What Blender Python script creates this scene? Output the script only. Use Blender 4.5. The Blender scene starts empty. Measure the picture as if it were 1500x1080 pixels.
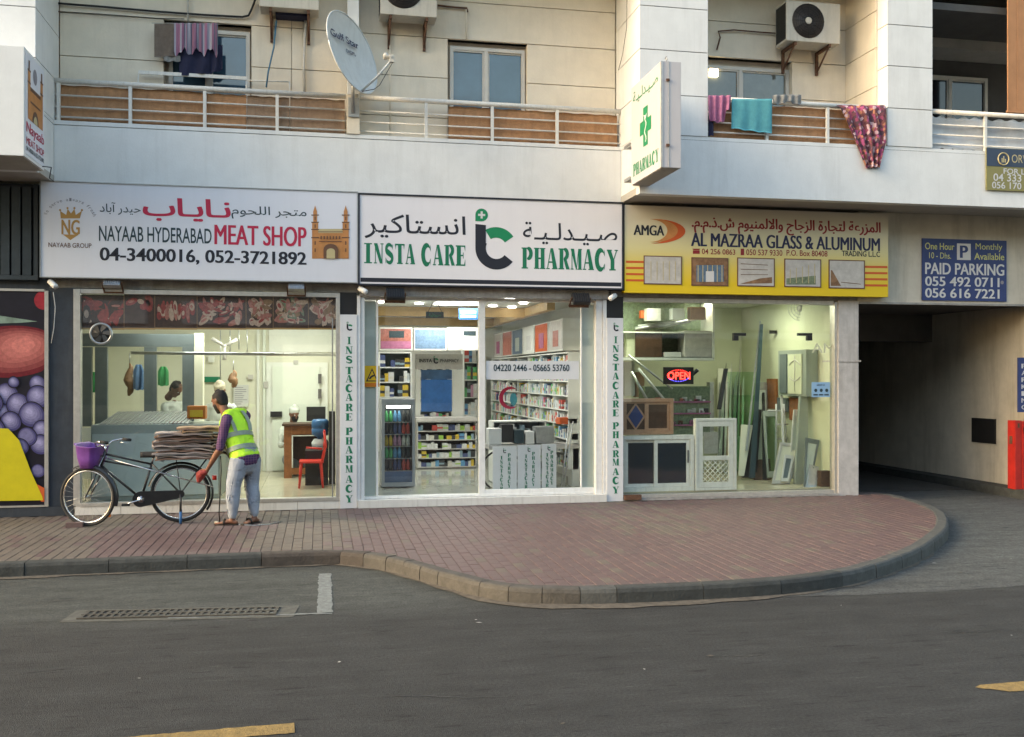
import bpy, bmesh, math, random
from math import sin, cos, tan, atan, atan2, radians, pi, sqrt
from mathutils import Vector, Matrix
random.seed(7)
R_ = random.uniform
sc = bpy.context.scene
col = sc.collection

# ------------------------------------------------------------------ camera, world, sun, exposure
TH, FPX, CD, CH = radians(11.2), 1425.0, 13.0, 1.75      # yaw, focal length in photo pixels, distance to the facade, eye height
cam = bpy.data.cameras.new('camera'); camo = bpy.data.objects.new('camera', cam); col.objects.link(camo)
camo.location = (0, -CD, CH); camo.rotation_euler = (pi/2, 0, -TH)
cam.sensor_width = 36; cam.lens = FPX/1500*36; cam.shift_y = 10/1500; cam.clip_start = .1; cam.clip_end = 2000
sc.camera = camo
w = bpy.data.worlds.new('World'); sc.world = w; w.use_nodes = True
nt = w.node_tree; bg = nt.nodes['Background']; sk = nt.nodes.new('ShaderNodeTexSky')
sk.sky_type = 'NISHITA'; sk.sun_disc = False; sk.sun_elevation = radians(24); sk.sun_rotation = radians(-95)
sk.air_density = 1.6; sk.dust_density = 3.5; sk.ozone_density = 1.0
nt.links.new(sk.outputs[0], bg.inputs[0]); bg.inputs[1].default_value = .15
sun = bpy.data.lights.new('sun', 'SUN'); sun.energy = .6; sun.angle = radians(25); sun.color = (1, .86, .68)
suno = bpy.data.objects.new('sun', sun); col.objects.link(suno)
suno.rotation_euler = Vector((.93, .10, -.48)).to_track_quat('-Z', 'Y').to_euler()
sc.view_settings.view_transform = 'Standard'; sc.view_settings.look = 'None'
sc.view_settings.exposure = 1.82; sc.view_settings.gamma = 1; sc.view_settings.use_curve_mapping = False
sc.render.engine = 'CYCLES'
sc.cycles.use_denoising = True; sc.cycles.max_bounces = 7; sc.cycles.transparent_max_bounces = 12
sc.cycles.sample_clamp_indirect = 6; sc.cycles.caustics_reflective = False; sc.cycles.caustics_refractive = False

def at(u, v, Y):                # the point on the vertical plane Y seen at photo pixel (u, v): used to read off real positions
    q = Y+CD; X = q*tan(TH+atan((u-750)/FPX)); d = X*sin(TH)+q*cos(TH)
    return Vector((X, Y, CH+(550-v)*d/FPX))
def XA(u, Y): return at(u, 550, Y).x
def ground(u, v, z=0.0):
    d = FPX*(CH-z)/(v-550); c = (u-750)/FPX*d
    return Vector((c*cos(TH)+d*sin(TH), d*cos(TH)-c*sin(TH)-CD, z))

# ------------------------------------------------------------------ materials
MATS = {}
def mat(name, c, rough=.6, metal=0, var=.12, scale=6, bump=0, bscale=80, spec=.4, streak=0, sscale=1.2, emit=0, dirt=None, coat=0, trans=0):
    m = bpy.data.materials.new(name); MATS[name] = m; m.use_nodes = True
    n = m.node_tree.nodes; L = m.node_tree.links; b = n['Principled BSDF']
    b.inputs['Roughness'].default_value = rough; b.inputs['Metallic'].default_value = metal
    b.inputs['Specular IOR Level'].default_value = spec; b.inputs['Coat Weight'].default_value = coat
    tc = n.new('ShaderNodeTexCoord'); src = None
    c4 = (*c, 1); b.inputs['Base Color'].default_value = c4
    if var:
        nz = n.new('ShaderNodeTexNoise'); nz.inputs['Scale'].default_value = scale; nz.inputs['Detail'].default_value = 6
        nz.inputs['Roughness'].default_value = .65
        L.new(tc.outputs['Object'], nz.inputs['Vector'])
        r = n.new('ShaderNodeMapRange'); r.inputs[1].default_value = .3; r.inputs[2].default_value = .7
        r.inputs[3].default_value = 1-var; r.inputs[4].default_value = 1+var
        L.new(nz.outputs['Fac'], r.inputs[0])
        mx = n.new('ShaderNodeVectorMath'); mx.operation = 'SCALE'; mx.inputs[0].default_value = c
        L.new(r.outputs[0], mx.inputs['Scale']); src = mx.outputs[0]
    if streak:                                               # rain streaks and grime
        mp = n.new('ShaderNodeMapping'); mp.inputs['Scale'].default_value = (sscale*5, sscale*5, sscale*.5)
        L.new(tc.outputs['Object'], mp.inputs[0])
        s = n.new('ShaderNodeTexNoise'); s.inputs['Scale'].default_value = 1; s.inputs['Detail'].default_value = 8; s.inputs['Roughness'].default_value = .7
        L.new(mp.outputs[0], s.inputs['Vector'])
        r2 = n.new('ShaderNodeMapRange'); r2.inputs[1].default_value = .5; r2.inputs[2].default_value = .8
        r2.inputs[3].default_value = 0; r2.inputs[4].default_value = streak
        L.new(s.outputs['Fac'], r2.inputs[0])
        m2 = n.new('ShaderNodeMix'); m2.data_type = 'RGBA'; L.new(r2.outputs[0], m2.inputs[0])
        if src: L.new(src, m2.inputs[6])
        else: m2.inputs[6].default_value = c4
        dc = dirt or (c[0]*.45, c[1]*.42, c[2]*.38); m2.inputs[7].default_value = (*dc, 1); src = m2.outputs[2]
    if src: L.new(src, b.inputs['Base Color'])
    if bump:
        bz = n.new('ShaderNodeTexNoise'); bz.inputs['Scale'].default_value = bscale; bz.inputs['Detail'].default_value = 5
        L.new(tc.outputs['Object'], bz.inputs['Vector'])
        bp = n.new('ShaderNodeBump'); bp.inputs['Strength'].default_value = bump; bp.inputs['Distance'].default_value = .01
        L.new(bz.outputs['Fac'], bp.inputs['Height']); L.new(bp.outputs[0], b.inputs['Normal'])
    if emit:
        b.inputs['Emission Color'].default_value = c4; b.inputs['Emission Strength'].default_value = emit
    return m
def glass_mat(name, tint=(1, 1, 1), refl=1.0, ior=1.5):
    m = bpy.data.materials.new(name); MATS[name] = m; m.use_nodes = True
    n = m.node_tree.nodes; L = m.node_tree.links; n.remove(n['Principled BSDF'])
    t = n.new('ShaderNodeBsdfTransparent'); t.inputs[0].default_value = (*tint, 1)
    g = n.new('ShaderNodeBsdfGlossy'); g.inputs['Roughness'].default_value = .02
    f = n.new('ShaderNodeFresnel'); f.inputs[0].default_value = ior
    ge = n.new('ShaderNodeNewGeometry'); fr = n.new('ShaderNodeMath'); fr.operation = 'MULTIPLY_ADD'; fr.inputs[1].default_value = -refl; fr.inputs[2].default_value = refl; L.new(ge.outputs['Backfacing'], fr.inputs[0])
    mu = n.new('ShaderNodeMath'); mu.operation = 'MULTIPLY'; L.new(fr.outputs[0], mu.inputs[1]); L.new(f.outputs[0], mu.inputs[0])
    mx = n.new('ShaderNodeMixShader'); L.new(mu.outputs[0], mx.inputs[0]); L.new(t.outputs[0], mx.inputs[1]); L.new(g.outputs[0], mx.inputs[2])
    L.new(mx.outputs[0], n['Material Output'].inputs[0]); return m
# building
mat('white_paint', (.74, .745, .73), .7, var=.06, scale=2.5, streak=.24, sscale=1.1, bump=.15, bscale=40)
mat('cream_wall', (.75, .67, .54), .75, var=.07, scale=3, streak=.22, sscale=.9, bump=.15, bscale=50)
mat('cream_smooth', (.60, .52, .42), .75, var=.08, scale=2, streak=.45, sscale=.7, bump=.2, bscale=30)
mat('lower_wall', (.53, .49, .41), .8, var=.14, scale=2, streak=.7, sscale=.7, bump=.2, bscale=30)
mat('column_stone', (.46, .44, .42), .8, var=.16, scale=7, streak=.7, sscale=1.5, bump=.3, bscale=40)
mat('shade_toned_wall', (.10, .095, .09), .85, var=.15, scale=3, streak=.3)  # dark base colour puts the shade of right bay and tunnel into the walls
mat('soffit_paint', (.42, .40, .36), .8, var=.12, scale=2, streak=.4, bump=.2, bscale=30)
mat('groove', (.10, .10, .10), .9)
mat('rail_paint', (.70, .68, .63), .45, var=.08, scale=20, streak=.4, sscale=4)
mat('bamboo', (.40, .215, .105), .8, var=.25, scale=9, streak=.5, sscale=3, bump=.3, bscale=60)
mat('bamboo_dull', (.30, .20, .13), .85, var=.25, scale=9, streak=.5, sscale=3, bump=.3, bscale=60)
mat('curtain_orange', (.42, .21, .10), .85, var=.12, scale=4, streak=.3, sscale=3)
mat('tarp', (.50, .51, .52), .35, var=.12, scale=5, streak=.3)
mat('window_frame', (.62, .59, .53), .5, var=.05)
mat('concrete', (.30, .29, .275), .85, var=.25, scale=8, streak=.6, bump=.5, bscale=30)
mat('dark_column', (.030, .038, .050), .55, var=.25, scale=5, streak=.4, dirt=(.09, .09, .09), sscale=2)
mat('dark_shutter', (.045, .058, .068), .45, .3, var=.2, streak=.4, dirt=(.1, .1, .1))
mat('aluminium', (.55, .53, .49), .38, .6, var=.1, scale=15, streak=.3, sscale=3)
mat('white_frame', (.76, .76, .74), .4, var=.08, scale=10, streak=.35, sscale=3)
mat('tile_white', (.68, .67, .63), .25, var=.06, scale=8, streak=.5, sscale=3)
mat('black', (.015, .015, .016), .45, var=.2)
mat('black_rubber', (.02, .02, .02), .75, var=.3, scale=30)
mat('black_paint', (.018, .019, .02), .3, var=.3, scale=20, coat=.3)
mat('chrome', (.62, .62, .62), .22, .95, var=.15, scale=30)
mat('steel', (.42, .43, .43), .35, .8, var=.15, scale=12)
mat('rust', (.12, .06, .035), .8, var=.4, scale=25, bump=.3)
mat('rust_dark', (.075, .07, .06), .7, .3, var=.3, scale=25)
mat('pipe_white', (.55, .53, .48), .5, var=.15, streak=.6, sscale=4)
mat('blue_hose', (.06, .17, .26), .5)
mat('navy_cloth', (.018, .02, .05), .9, var=.2)
mat('ac_paint', (.54, .51, .44), .5, var=.08, streak=.45, sscale=3)
mat('grille_dark', (.05, .045, .045), .5)
mat('dish_paint', (.60, .62, .61), .4, var=.06, streak=.35, sscale=2)
# ground
mat('asphalt', (.052, .051, .047), .82, var=.22, scale=3, bump=.9, bscale=130, streak=0)
mat('asphalt_worn', (.088, .092, .086), .85, var=.22, scale=5, bump=.9, bscale=120)
mat('drive', (.118, .120, .116), .85, var=.16, scale=3, bump=.5, bscale=90)
mat('kerb', (.068, .070, .066), .85, var=.28, scale=9, bump=.6, bscale=45)
mat('kerb_dark', (.042, .045, .043), .85, var=.3, scale=9, bump=.6, bscale=45)
mat('kerb_tan', (.068, .063, .055), .85, var=.28, scale=9, bump=.6, bscale=45)
mat('kerb_red', (.058, .049, .042), .85, var=.3, scale=9, bump=.6, bscale=45)
for i, c in enumerate([(.112, .073, .070), (.108, .071, .068), (.116, .075, .071), (.104, .070, .067)]): mat('brick_red_%d' % i, c, .62, var=.12, scale=7, bump=.35, bscale=90)
for i, c in enumerate([(.120, .098, .080), (.114, .094, .078), (.126, .102, .083)]): mat('brick_tan_%d' % i, c, .7, var=.13, scale=7, bump=.35, bscale=90)
mat('joint_sand', (.095, .074, .066), .95, var=.25, scale=20)
mat('line_white', (.17, .185, .18), .8, var=.3, scale=18, streak=.95, sscale=9, dirt=(.06, .062, .058), bump=.8, bscale=120)
mat('line_yellow', (.23, .155, .052), .8, var=.3, scale=18, streak=.9, sscale=8, dirt=(.045, .043, .038), bump=.8, bscale=120)
mat('litter', (.3, .3, .28), .8); mat('dust', (.09, .078, .062), .95, var=.35, scale=14)
mat('drain_concrete', (.08, .08, .07), .9, var=.3, scale=14)
# print / sign colours
mat('sign_white', (.70, .71, .76), .5, var=.02, scale=1, streak=.08)
mat('sign_white_warm', (.76, .74, .76), .5, var=.02, scale=1, streak=.08)
mat('box_white', (.52, .50, .51), .5, var=.03, scale=2, streak=.15); mat('strip_white', (.66, .67, .68), .5, var=.04, scale=4, streak=.15)
mat('ink_dark', (.022, .045, .055), .5, var=0); mat('ink_black', (.016, .018, .028), .5, var=0); mat('ink_navy', (.018, .02, .07), .5, var=0)
mat('ink_red', (.48, .018, .06), .5, var=0); mat('ink_maroon', (.26, .018, .022), .5, var=0); mat('ink_green', (.010, .17, .085), .5, var=0)
mat('ink_green2', (.008, .22, .09), .5, var=0); mat('ink_gold', (.42, .24, .07), .5, var=0); mat('ink_orange', (.50, .22, .07), .5, var=.15)
mat('ink_orange2', (.55, .10, .02), .5, var=0); mat('ink_yellow', (.56, .40, .02), .5, var=0); mat('ink_grey', (.25, .24, .27), .5, var=0)
mat('ink_white', (.60, .60, .60), .5, var=.03); mat('ink_brown', (.14, .07, .04), .5, var=0); mat('ink_cream', (.50, .42, .22), .5, var=.03)
mat('park_blue', (.030, .050, .165), .5, var=.12, scale=12); mat('lease_navy', (.04, .06, .10), .5, var=.04); mat('lease_olive', (.24, .22, .08), .5, var=.04)
mat('ink_paleyellow', (.55, .55, .2), .5, var=.1); mat('photo_grey', (.48, .46, .43), .5, var=.15, scale=12); mat('photo_blue', (.10, .16, .24), .4, var=.3, scale=20)
mat('opp_wall', (.34, .30, .24), .8, var=.1, scale=1); mat('lit_window', (.9, .8, .6), .5, var=0, emit=.5)
mat('photo_green', (.16, .2, .12), .5, var=.4, scale=25)
mat('fan_blade', (.07, .065, .06), .5)
m = mat('grad_sign', (.5, .45, .35), .5, var=0)                   # printed background: beige fading to yellow at the foot
n_ = m.node_tree.nodes; tc_ = n_.new('ShaderNodeTexCoord'); sp_ = n_.new('ShaderNodeSeparateXYZ'); cr_ = n_.new('ShaderNodeValToRGB')
m.node_tree.links.new(tc_.outputs['Generated'], sp_.inputs[0]); m.node_tree.links.new(sp_.outputs[2], cr_.inputs[0]); m.node_tree.links.new(cr_.outputs[0], n_['Principled BSDF'].inputs[0])
cr_.color_ramp.elements[0].color = (.70, .50, .01, 1); cr_.color_ramp.elements[1].color = (.58, .53, .44, 1); cr_.color_ramp.elements[0].position = .12
for p_, c_ in ((.3, (.70, .54, .09, 1)), (.52, (.66, .60, .30, 1)), (.75, (.62, .58, .42, 1))): e_ = cr_.color_ramp.elements.new(p_); e_.color = c_
# fruit and meat prints
mat('print_black', (.012, .010, .018), .35, var=.3); mat('print_mango', (.32, .022, .035), .35, var=.45, scale=7); mat('print_mango2', (.55, .14, .12), .35, var=.3, scale=9)
mat('print_grape', (.16, .15, .34), .35, var=.35, scale=14); mat('print_grape2', (.32, .30, .50), .35, var=.3, scale=14); mat('print_yellow', (.58, .50, .015), .35, var=.08)
for k_ in range(6):
    f_ = k_/5; mat('grape_%d' % k_, tuple(a+(b-a)*f_ for a, b in zip((.055, .05, .15), (.34, .32, .52))), .3, var=.18, scale=30); mat('mango_%d' % k_, tuple(a+(b-a)*f_ for a, b in zip((.14, .012, .02), (.62, .20, .17))), .3, var=.22, scale=24)
mat('print_leaf', (.22, .30, .24), .35, var=.3); mat('meat_red', (.26, .035, .03), .5, var=.5, scale=22); mat('meat_pink', (.36, .13, .10), .5, var=.45, scale=26)
mat('meat_dark', (.05, .022, .016), .5, var=.5, scale=18); mat('meat_fat', (.46, .32, .24), .5, var=.3, scale=30); mat('meat_board', (.22, .12, .06), .5, var=.4, scale=16)
# interiors
mat('room_wall', (.70, .69, .56), .6, var=.05, scale=2); mat('room_wall_green', (.56, .58, .42), .6, var=.06, scale=2); mat('room_white', (.74, .75, .70), .5, var=.04)
mat('cold_door', (.70, .74, .66), .35, var=.03); mat('floor_tile', (.55, .50, .36), .14, var=.07, scale=5); mat('floor_grey', (.36, .38, .33), .10, var=.1, scale=4)
mat('grout', (.3, .28, .22), .8); mat('partition', (.16, .19, .20), .4, .3, var=.1); mat('counter_front', (.34, .38, .34), .3, .2, var=.06, scale=2)
mat('wood', (.26, .095, .03), .45, var=.3, scale=12); mat('wood_pale', (.42, .25, .16), .5, var=.15, scale=14); mat('wood_dark', (.07, .035, .02), .5, var=.3, scale=12)
mat('red_plastic', (.62, .035, .02), .35, var=.05); mat('red_paint', (.40, .02, .014), .5, var=.2, streak=.6, sscale=5); mat('purple_plastic', (.17, .06, .30), .42, var=.16, scale=12, streak=.4, sscale=5)
mat('blue_plastic', (.04, .13, .30), .3); mat('green_cloth', (.03, .20, .06), .8); mat('blue_cloth', (.07, .13, .24), .8)
mat('screen_blue', (.03, .10, .26), .3, var=.3, scale=4, emit=.12); mat('panel_blue', (.06, .13, .26), .3, var=.25, scale=5, emit=0); mat('sticker_yellow', (.62, .40, .01), .5, var=.03); mat('sticker_orange', (.55, .16, .01), .5, var=.05)
mat('paper', (.62, .62, .60), .7, var=.05); mat('blue_light', (.25, .42, .62), .5, var=.05); mat('gold_trim', (.42, .27, .10), .5)
mat('light_panel', (1, .96, .86), .5, var=0, emit=5); mat('light_green', (.93, 1, .80), .5, var=0, emit=5); mat('led_red', (1, .03, .02), .5, var=0, emit=2.6); mat('led_blue', (.12, .10, 1), .5, var=0, emit=1.6); mat('lamp_warm', (1, .78, .4), .5, var=0, emit=5)
mat('screen_sign', (.55, .70, 1), .5, var=0, emit=1.5); mat('fridge', (.36, .38, .40), .35, .2, var=.05); mat('fridge_in', (.10, .12, .15), .4)
glass_mat('glass', (.975, .99, .985), 2.0); glass_mat('shop_glass_green', (.965, .985, .955), 2.0); glass_mat('glass_green', (.80, .93, .82), .8); glass_mat('glass_pane', (.55, .60, .60), 1.6)
mat('window_blue', (.045, .095, .14), .05, spec=1.0, var=.2, scale=2, coat=.6); mat('window_dark', (.012, .015, .022), .05, spec=.8, var=.2); mat('window_grey', (.12, .13, .12), .08, spec=.9, var=.15, coat=.5)
mat('tint_glass', (.010, .018, .030), .08, spec=.9, var=.2)
mat('frost', (.50, .56, .51), .35, var=.05, spec=.5)
# people and cloth
mat('skin', (.19, .085, .05), .55, var=.1, scale=20); mat('hair', (.012, .010, .010), .7, var=.3, scale=60, bump=.6, bscale=150); mat('vest', (.46, .80, .03), .65, var=.12, scale=9, bump=.6, bscale=20); mat('vest_strip', (.23, .28, .21), .45, var=.25, scale=12)
mat('sweat', (.27, .30, .35), .9, var=.2, scale=6, bump=.9, bscale=16); mat('shirt_white', (.62, .65, .60), .85, var=.06); mat('cap_beige', (.5, .45, .34), .85); mat('sandal', (.02, .015, .012), .6); mat('denim', (.05, .08, .15), .9, var=.1)
mat('towel_pink', (.38, .14, .24), .95, var=.2, scale=14, bump=.4, bscale=160); mat('towel_teal', (.10, .34, .38), .95, var=.12, scale=14, bump=.4, bscale=160)
mat('towel_brown', (.16, .125, .10), .95, var=.2, scale=14, bump=.4, bscale=160); mat('cloth_grey', (.22, .22, .21), .95, var=.3, scale=14)
def cells_mat(name, cols, scale, kind='VORONOI', stretch=(1, 1, 1), rough=.9):
    m = bpy.data.materials.new(name); MATS[name] = m; m.use_nodes = True; n = m.node_tree.nodes; L = m.node_tree.links
    tc = n.new('ShaderNodeTexCoord'); mp = n.new('ShaderNodeMapping'); mp.inputs['Scale'].default_value = stretch; L.new(tc.outputs['Object'], mp.inputs[0])
    if kind == 'VORONOI':
        v = n.new('ShaderNodeTexVoronoi'); v.inputs['Scale'].default_value = scale; out = v.outputs['Color']
    else:
        v = n.new('ShaderNodeTexNoise'); v.inputs['Scale'].default_value = scale; v.inputs['Detail'].default_value = 3; out = v.outputs['Fac']
    L.new(mp.outputs[0], v.inputs['Vector'])
    s = n.new('ShaderNodeSeparateXYZ') if kind == 'VORONOI' else None
    if s: L.new(out, s.inputs[0]); out = s.outputs[0]
    cr = n.new('ShaderNodeValToRGB'); cr.color_ramp.interpolation = 'CONSTANT' if kind == 'VORONOI' else 'LINEAR'
    L.new(out, cr.inputs[0]); els = cr.color_ramp.elements
    lo, hi = (0, 1) if kind == 'VORONOI' else (.3, .7)
    els[0].position = lo; els[0].color = (*cols[0], 1); els[1].position = lo+(hi-lo)*(len(cols)-1)/len(cols); els[1].color = (*cols[-1], 1)
    for i, c in enumerate(cols[1:-1]): e = els.new(lo+(hi-lo)*(i+1)/len(cols)); e.color = (*c, 1)
    b = n['Principled BSDF']; b.inputs['Roughness'].default_value = rough; L.new(cr.outputs[0], b.inputs['Base Color']); return m
cells_mat('cloth_floral', [(.10, .03, .04), (.16, .05, .07), (.55, .22, .12), (.30, .06, .12), (.55, .38, .40), (.08, .04, .06), (.40, .08, .20), (.2, .07, .06)], 26)
cells_mat('cloth_striped', [(.35, .33, .40), (.30, .14, .20), (.10, .11, .16), (.45, .42, .46), (.34, .16, .24), (.15, .15, .2)], 9, 'VORONOI', (5, .01, .01))
m = mat('shirt_check', (.055, .02, .10), .85, var=0)
n_ = m.node_tree.nodes; L_ = m.node_tree.links; tc_ = n_.new('ShaderNodeTexCoord'); fac_ = None
for dr_ in ('X', 'Z'):
    wv_ = n_.new('ShaderNodeTexWave'); wv_.bands_direction = dr_; wv_.inputs['Scale'].default_value = 11; L_.new(tc_.outputs['Object'], wv_.inputs[0])
    r_ = n_.new('ShaderNodeMath'); r_.operation = 'GREATER_THAN'; r_.inputs[1].default_value = .8; L_.new(wv_.outputs['Fac'], r_.inputs[0])
    if fac_: a_ = n_.new('ShaderNodeMath'); a_.operation = 'ADD'; L_.new(fac_, a_.inputs[0]); L_.new(r_.outputs[0], a_.inputs[1]); fac_ = a_.outputs[0]
    else: fac_ = r_.outputs[0]
mx_ = n_.new('ShaderNodeMix'); mx_.data_type = 'RGBA'; mx_.inputs[6].default_value = (.040, .016, .072, 1); mx_.inputs[7].default_value = (.13, .065, .13, 1); L_.new(fac_, mx_.inputs[0]); L_.new(mx_.outputs[2], n_['Principled BSDF'].inputs[0])
for i, c in enumerate([(.22, .135, .10), (.25, .20, .18), (.36, .30, .27), (.13, .085, .065), (.32, .215, .13), (.15, .135, .125)]): mat('card_%d' % i, c, .85, var=.15, scale=10)
PROD = [(.62, .62, .6), (.6, .6, .58), (.55, .6, .6), (.6, .58, .5), (.12, .3, .5), (.55, .08, .06), (.1, .4, .15), (.6, .42, .05), (.3, .5, .08), (.5, .25, .35), (.07, .09, .2), (.25, .35, .4), (.05, .05, .05)]
for i, c in enumerate(PROD): mat('pack_%d' % i, c, .45, var=.25, scale=25)

# ------------------------------------------------------------------ object helpers
ORIG = {}
def thing(name, label=None, cat=None, loc=(0, 0, 0), group=None, kind=None):
    o = bpy.data.objects.new(name, None); col.objects.link(o); o.location = loc; o.empty_display_size = .2
    ORIG[o] = Vector(loc); tag(o, label, cat, group, kind); return o
def tag(o, label=None, cat=None, group=None, kind=None):
    if label: o['label'] = label
    if cat: o['category'] = cat
    if group: o['group'] = group
    if kind: o['kind'] = kind
    elif cat: o['kind'] = 'thing'
    return o
class MB:
    def __init__(s): s.v = []; s.f = []; s.m = []; s.sm = []; s.cur = None
    def face(s, pts, m=None, smooth=False):
        b = len(s.v); s.v += [Vector(p) for p in pts]; s.f.append(list(range(b, b+len(pts)))); s.m.append(m or s.cur); s.sm.append(smooth)
    def mesh(s, vs, fs, m=None, smooth=False):
        b = len(s.v); s.v += [Vector(p) for p in vs]
        for f in fs: s.f.append([b+i for i in f]); s.m.append(m or s.cur); s.sm.append(smooth)
        return s
    def box(s, x0, x1, y0, y1, z0, z1, m=None, M=None):
        p = [Vector((x, y, z)) for z in (z0, z1) for y in (y0, y1) for x in (x0, x1)]
        if M: p = [M @ q for q in p]
        return s.mesh(p, [(0, 2, 3, 1), (4, 5, 7, 6), (0, 1, 5, 4), (2, 6, 7, 3), (0, 4, 6, 2), (1, 3, 7, 5)], m)
    def bbox(s, x0, x1, y0, y1, z0, z1, b=.01, m=None, M=None):        # box with chamfered edges
        bm = bmesh.new(); bmesh.ops.create_cube(bm, size=1)
        for q in bm.verts: q.co = Vector(((x0+x1)/2+q.co.x*(x1-x0), (y0+y1)/2+q.co.y*(y1-y0), (z0+z1)/2+q.co.z*(z1-z0)))
        bmesh.ops.bevel(bm, geom=bm.edges[:], offset=b, segments=2, affect='EDGES', profile=.7)
        bm.verts.index_update(); vs = [M @ q.co if M else q.co.copy() for q in bm.verts]; fs = [[q.index for q in f.verts] for f in bm.faces]; bm.free()
        return s.mesh(vs, fs, m)
    def prism(s, pts, y0, y1, m=None):                                # outline in x,z pushed from y0 to y1
        n = len(pts); vs = [(p[0], y0, p[1]) for p in pts]+[(p[0], y1, p[1]) for p in pts]
        fs = [list(range(n)), list(range(2*n-1, n-1, -1))]+[(i, i+n, (i+1) % n+n, (i+1) % n) for i in range(n)]
        return s.mesh(vs, fs, m)
    def tube(s, pts, r, seg=8, m=None, caps=True, smooth=True):
        pts = [Vector(p) for p in pts]; rs = r if isinstance(r, (list, tuple)) else [r]*len(pts); vs = []; fs = []
        up = None
        for i, p in enumerate(pts):
            t = (pts[min(i+1, len(pts)-1)]-pts[max(i-1, 0)]).normalized()
            if up is None: up = t.orthogonal().normalized()
            up = (up-t*up.dot(t)).normalized(); sd = t.cross(up)
            for k in range(seg): a = 2*pi*k/seg; vs.append(p+(up*cos(a)+sd*sin(a))*rs[i])
        for i in range(len(pts)-1):
            for k in range(seg): a, b = i*seg+k, i*seg+(k+1) % seg; fs.append((a, b, b+seg, a+seg))
        if caps: fs.append(list(range(seg-1, -1, -1))); fs.append([(len(pts)-1)*seg+k for k in range(seg)])
        return s.mesh(vs, fs, m, smooth)
    def ring(s, c, n, r, tr, seg=40, ts=8, m=None):                    # torus
        n = Vector(n).normalized(); a = n.orthogonal().normalized(); b = n.cross(a); c = Vector(c); vs = []; fs = []
        for i in range(seg):
            t = 2*pi*i/seg; d = a*cos(t)+b*sin(t)
            for k in range(ts): q = 2*pi*k/ts; vs.append(c+d*(r+tr*cos(q))+n*tr*sin(q))
        for i in range(seg):
            for k in range(ts): j = (i+1) % seg; l = (k+1) % ts; fs.append((i*ts+k, j*ts+k, j*ts+l, i*ts+l))
        return s.mesh(vs, fs, m, True)
    def disc(s, c, n, r, seg=24, m=None, rb=None, a0=0, a1=2*pi):
        n = Vector(n).normalized(); a = Vector((1, 0, 0)) if abs(n.y) > .9 else n.orthogonal().normalized(); b = Vector((0, 0, 1)) if abs(n.y) > .9 else n.cross(a)
        s.face([Vector(c)+a*cos(a0+(a1-a0)*i/seg)*r+b*sin(a0+(a1-a0)*i/seg)*(rb or r) for i in range(seg)], m); return s
    def lathe(s, c, prof, seg=20, m=None, ax=(0, 0, 1), sx=1, sy=1):
        ax = Vector(ax).normalized(); a = Vector((1, 0, 0)) if abs(ax.z) > .99 else ax.orthogonal().normalized(); b = ax.cross(a); c = Vector(c); vs = []; fs = []
        for r, h in prof:
            for k in range(seg): t = 2*pi*k/seg; vs.append(c+a*cos(t)*r*sx+b*sin(t)*r*sy+ax*h)
        for i in range(len(prof)-1):
            for k in range(seg): fs.append((i*seg+k, i*seg+(k+1) % seg, (i+1)*seg+(k+1) % seg, (i+1)*seg+k))
        fs.append(list(range(seg-1, -1, -1))); fs.append([(len(prof)-1)*seg+k for k in range(seg)])
        return s.mesh(vs, fs, m, True)
    def poly(s, uv, Y, m=None):                                       # flat print: outline given in photo pixels on the plane Y
        s.face([at(u, v, Y) for u, v in uv], m); return s
    def pbox(s, u0, u1, v0, v1, Y0, Y1, m=None, vm=None):              # box whose front is read off the photo on the plane Y0
        a = at(u0, v0, Y0); b = at(u1, v1, Y0)
        if vm: z1, z0 = at(vm, v0, Y0).z, at(vm, v1, Y0).z
        else: um = (u0+u1)/2; z1, z0 = at(um, v0, Y0).z, at(um, v1, Y0).z
        return s.box(a.x, b.x, Y0, Y1, z0, z1, m)
    def build(s, name, parent=None, m=None, label=None, cat=None, group=None, kind=None, loc=None):
        me = bpy.data.meshes.new(name); off = ORIG.get(parent, Vector()) if parent else Vector(loc or (0, 0, 0))
        me.from_pydata([v-off for v in s.v], [], s.f); names = []
        for k, q in enumerate(s.m):
            q = q or m
            if q not in names: names.append(q)
        for q in names: me.materials.append(MATS[q])
        for p, q, sm in zip(me.polygons, s.m, s.sm): p.material_index = names.index(q or m); p.use_smooth = sm
        me.validate(); me.update()
        o = bpy.data.objects.new(name, me); col.objects.link(o); ORIG[o] = off
        if parent: o.parent = parent
        else: o.location = off
        return tag(o, label, cat, group, kind)
def copy_tree(o, loc, label=None, parent=None):
    c = o.copy(); col.objects.link(c)
    if parent: c.parent = parent
    else: c.location = loc
    if label: c['label'] = label
    for ch in o.children: copy_tree(ch, None, None, c)
    return c
def rect(mb, u0, u1, v0, v1, Y, m):
    mb.face([at(u0, v1, Y), at(u1, v1, Y), at(u1, v0, Y), at(u0, v0, Y)], m)

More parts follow.
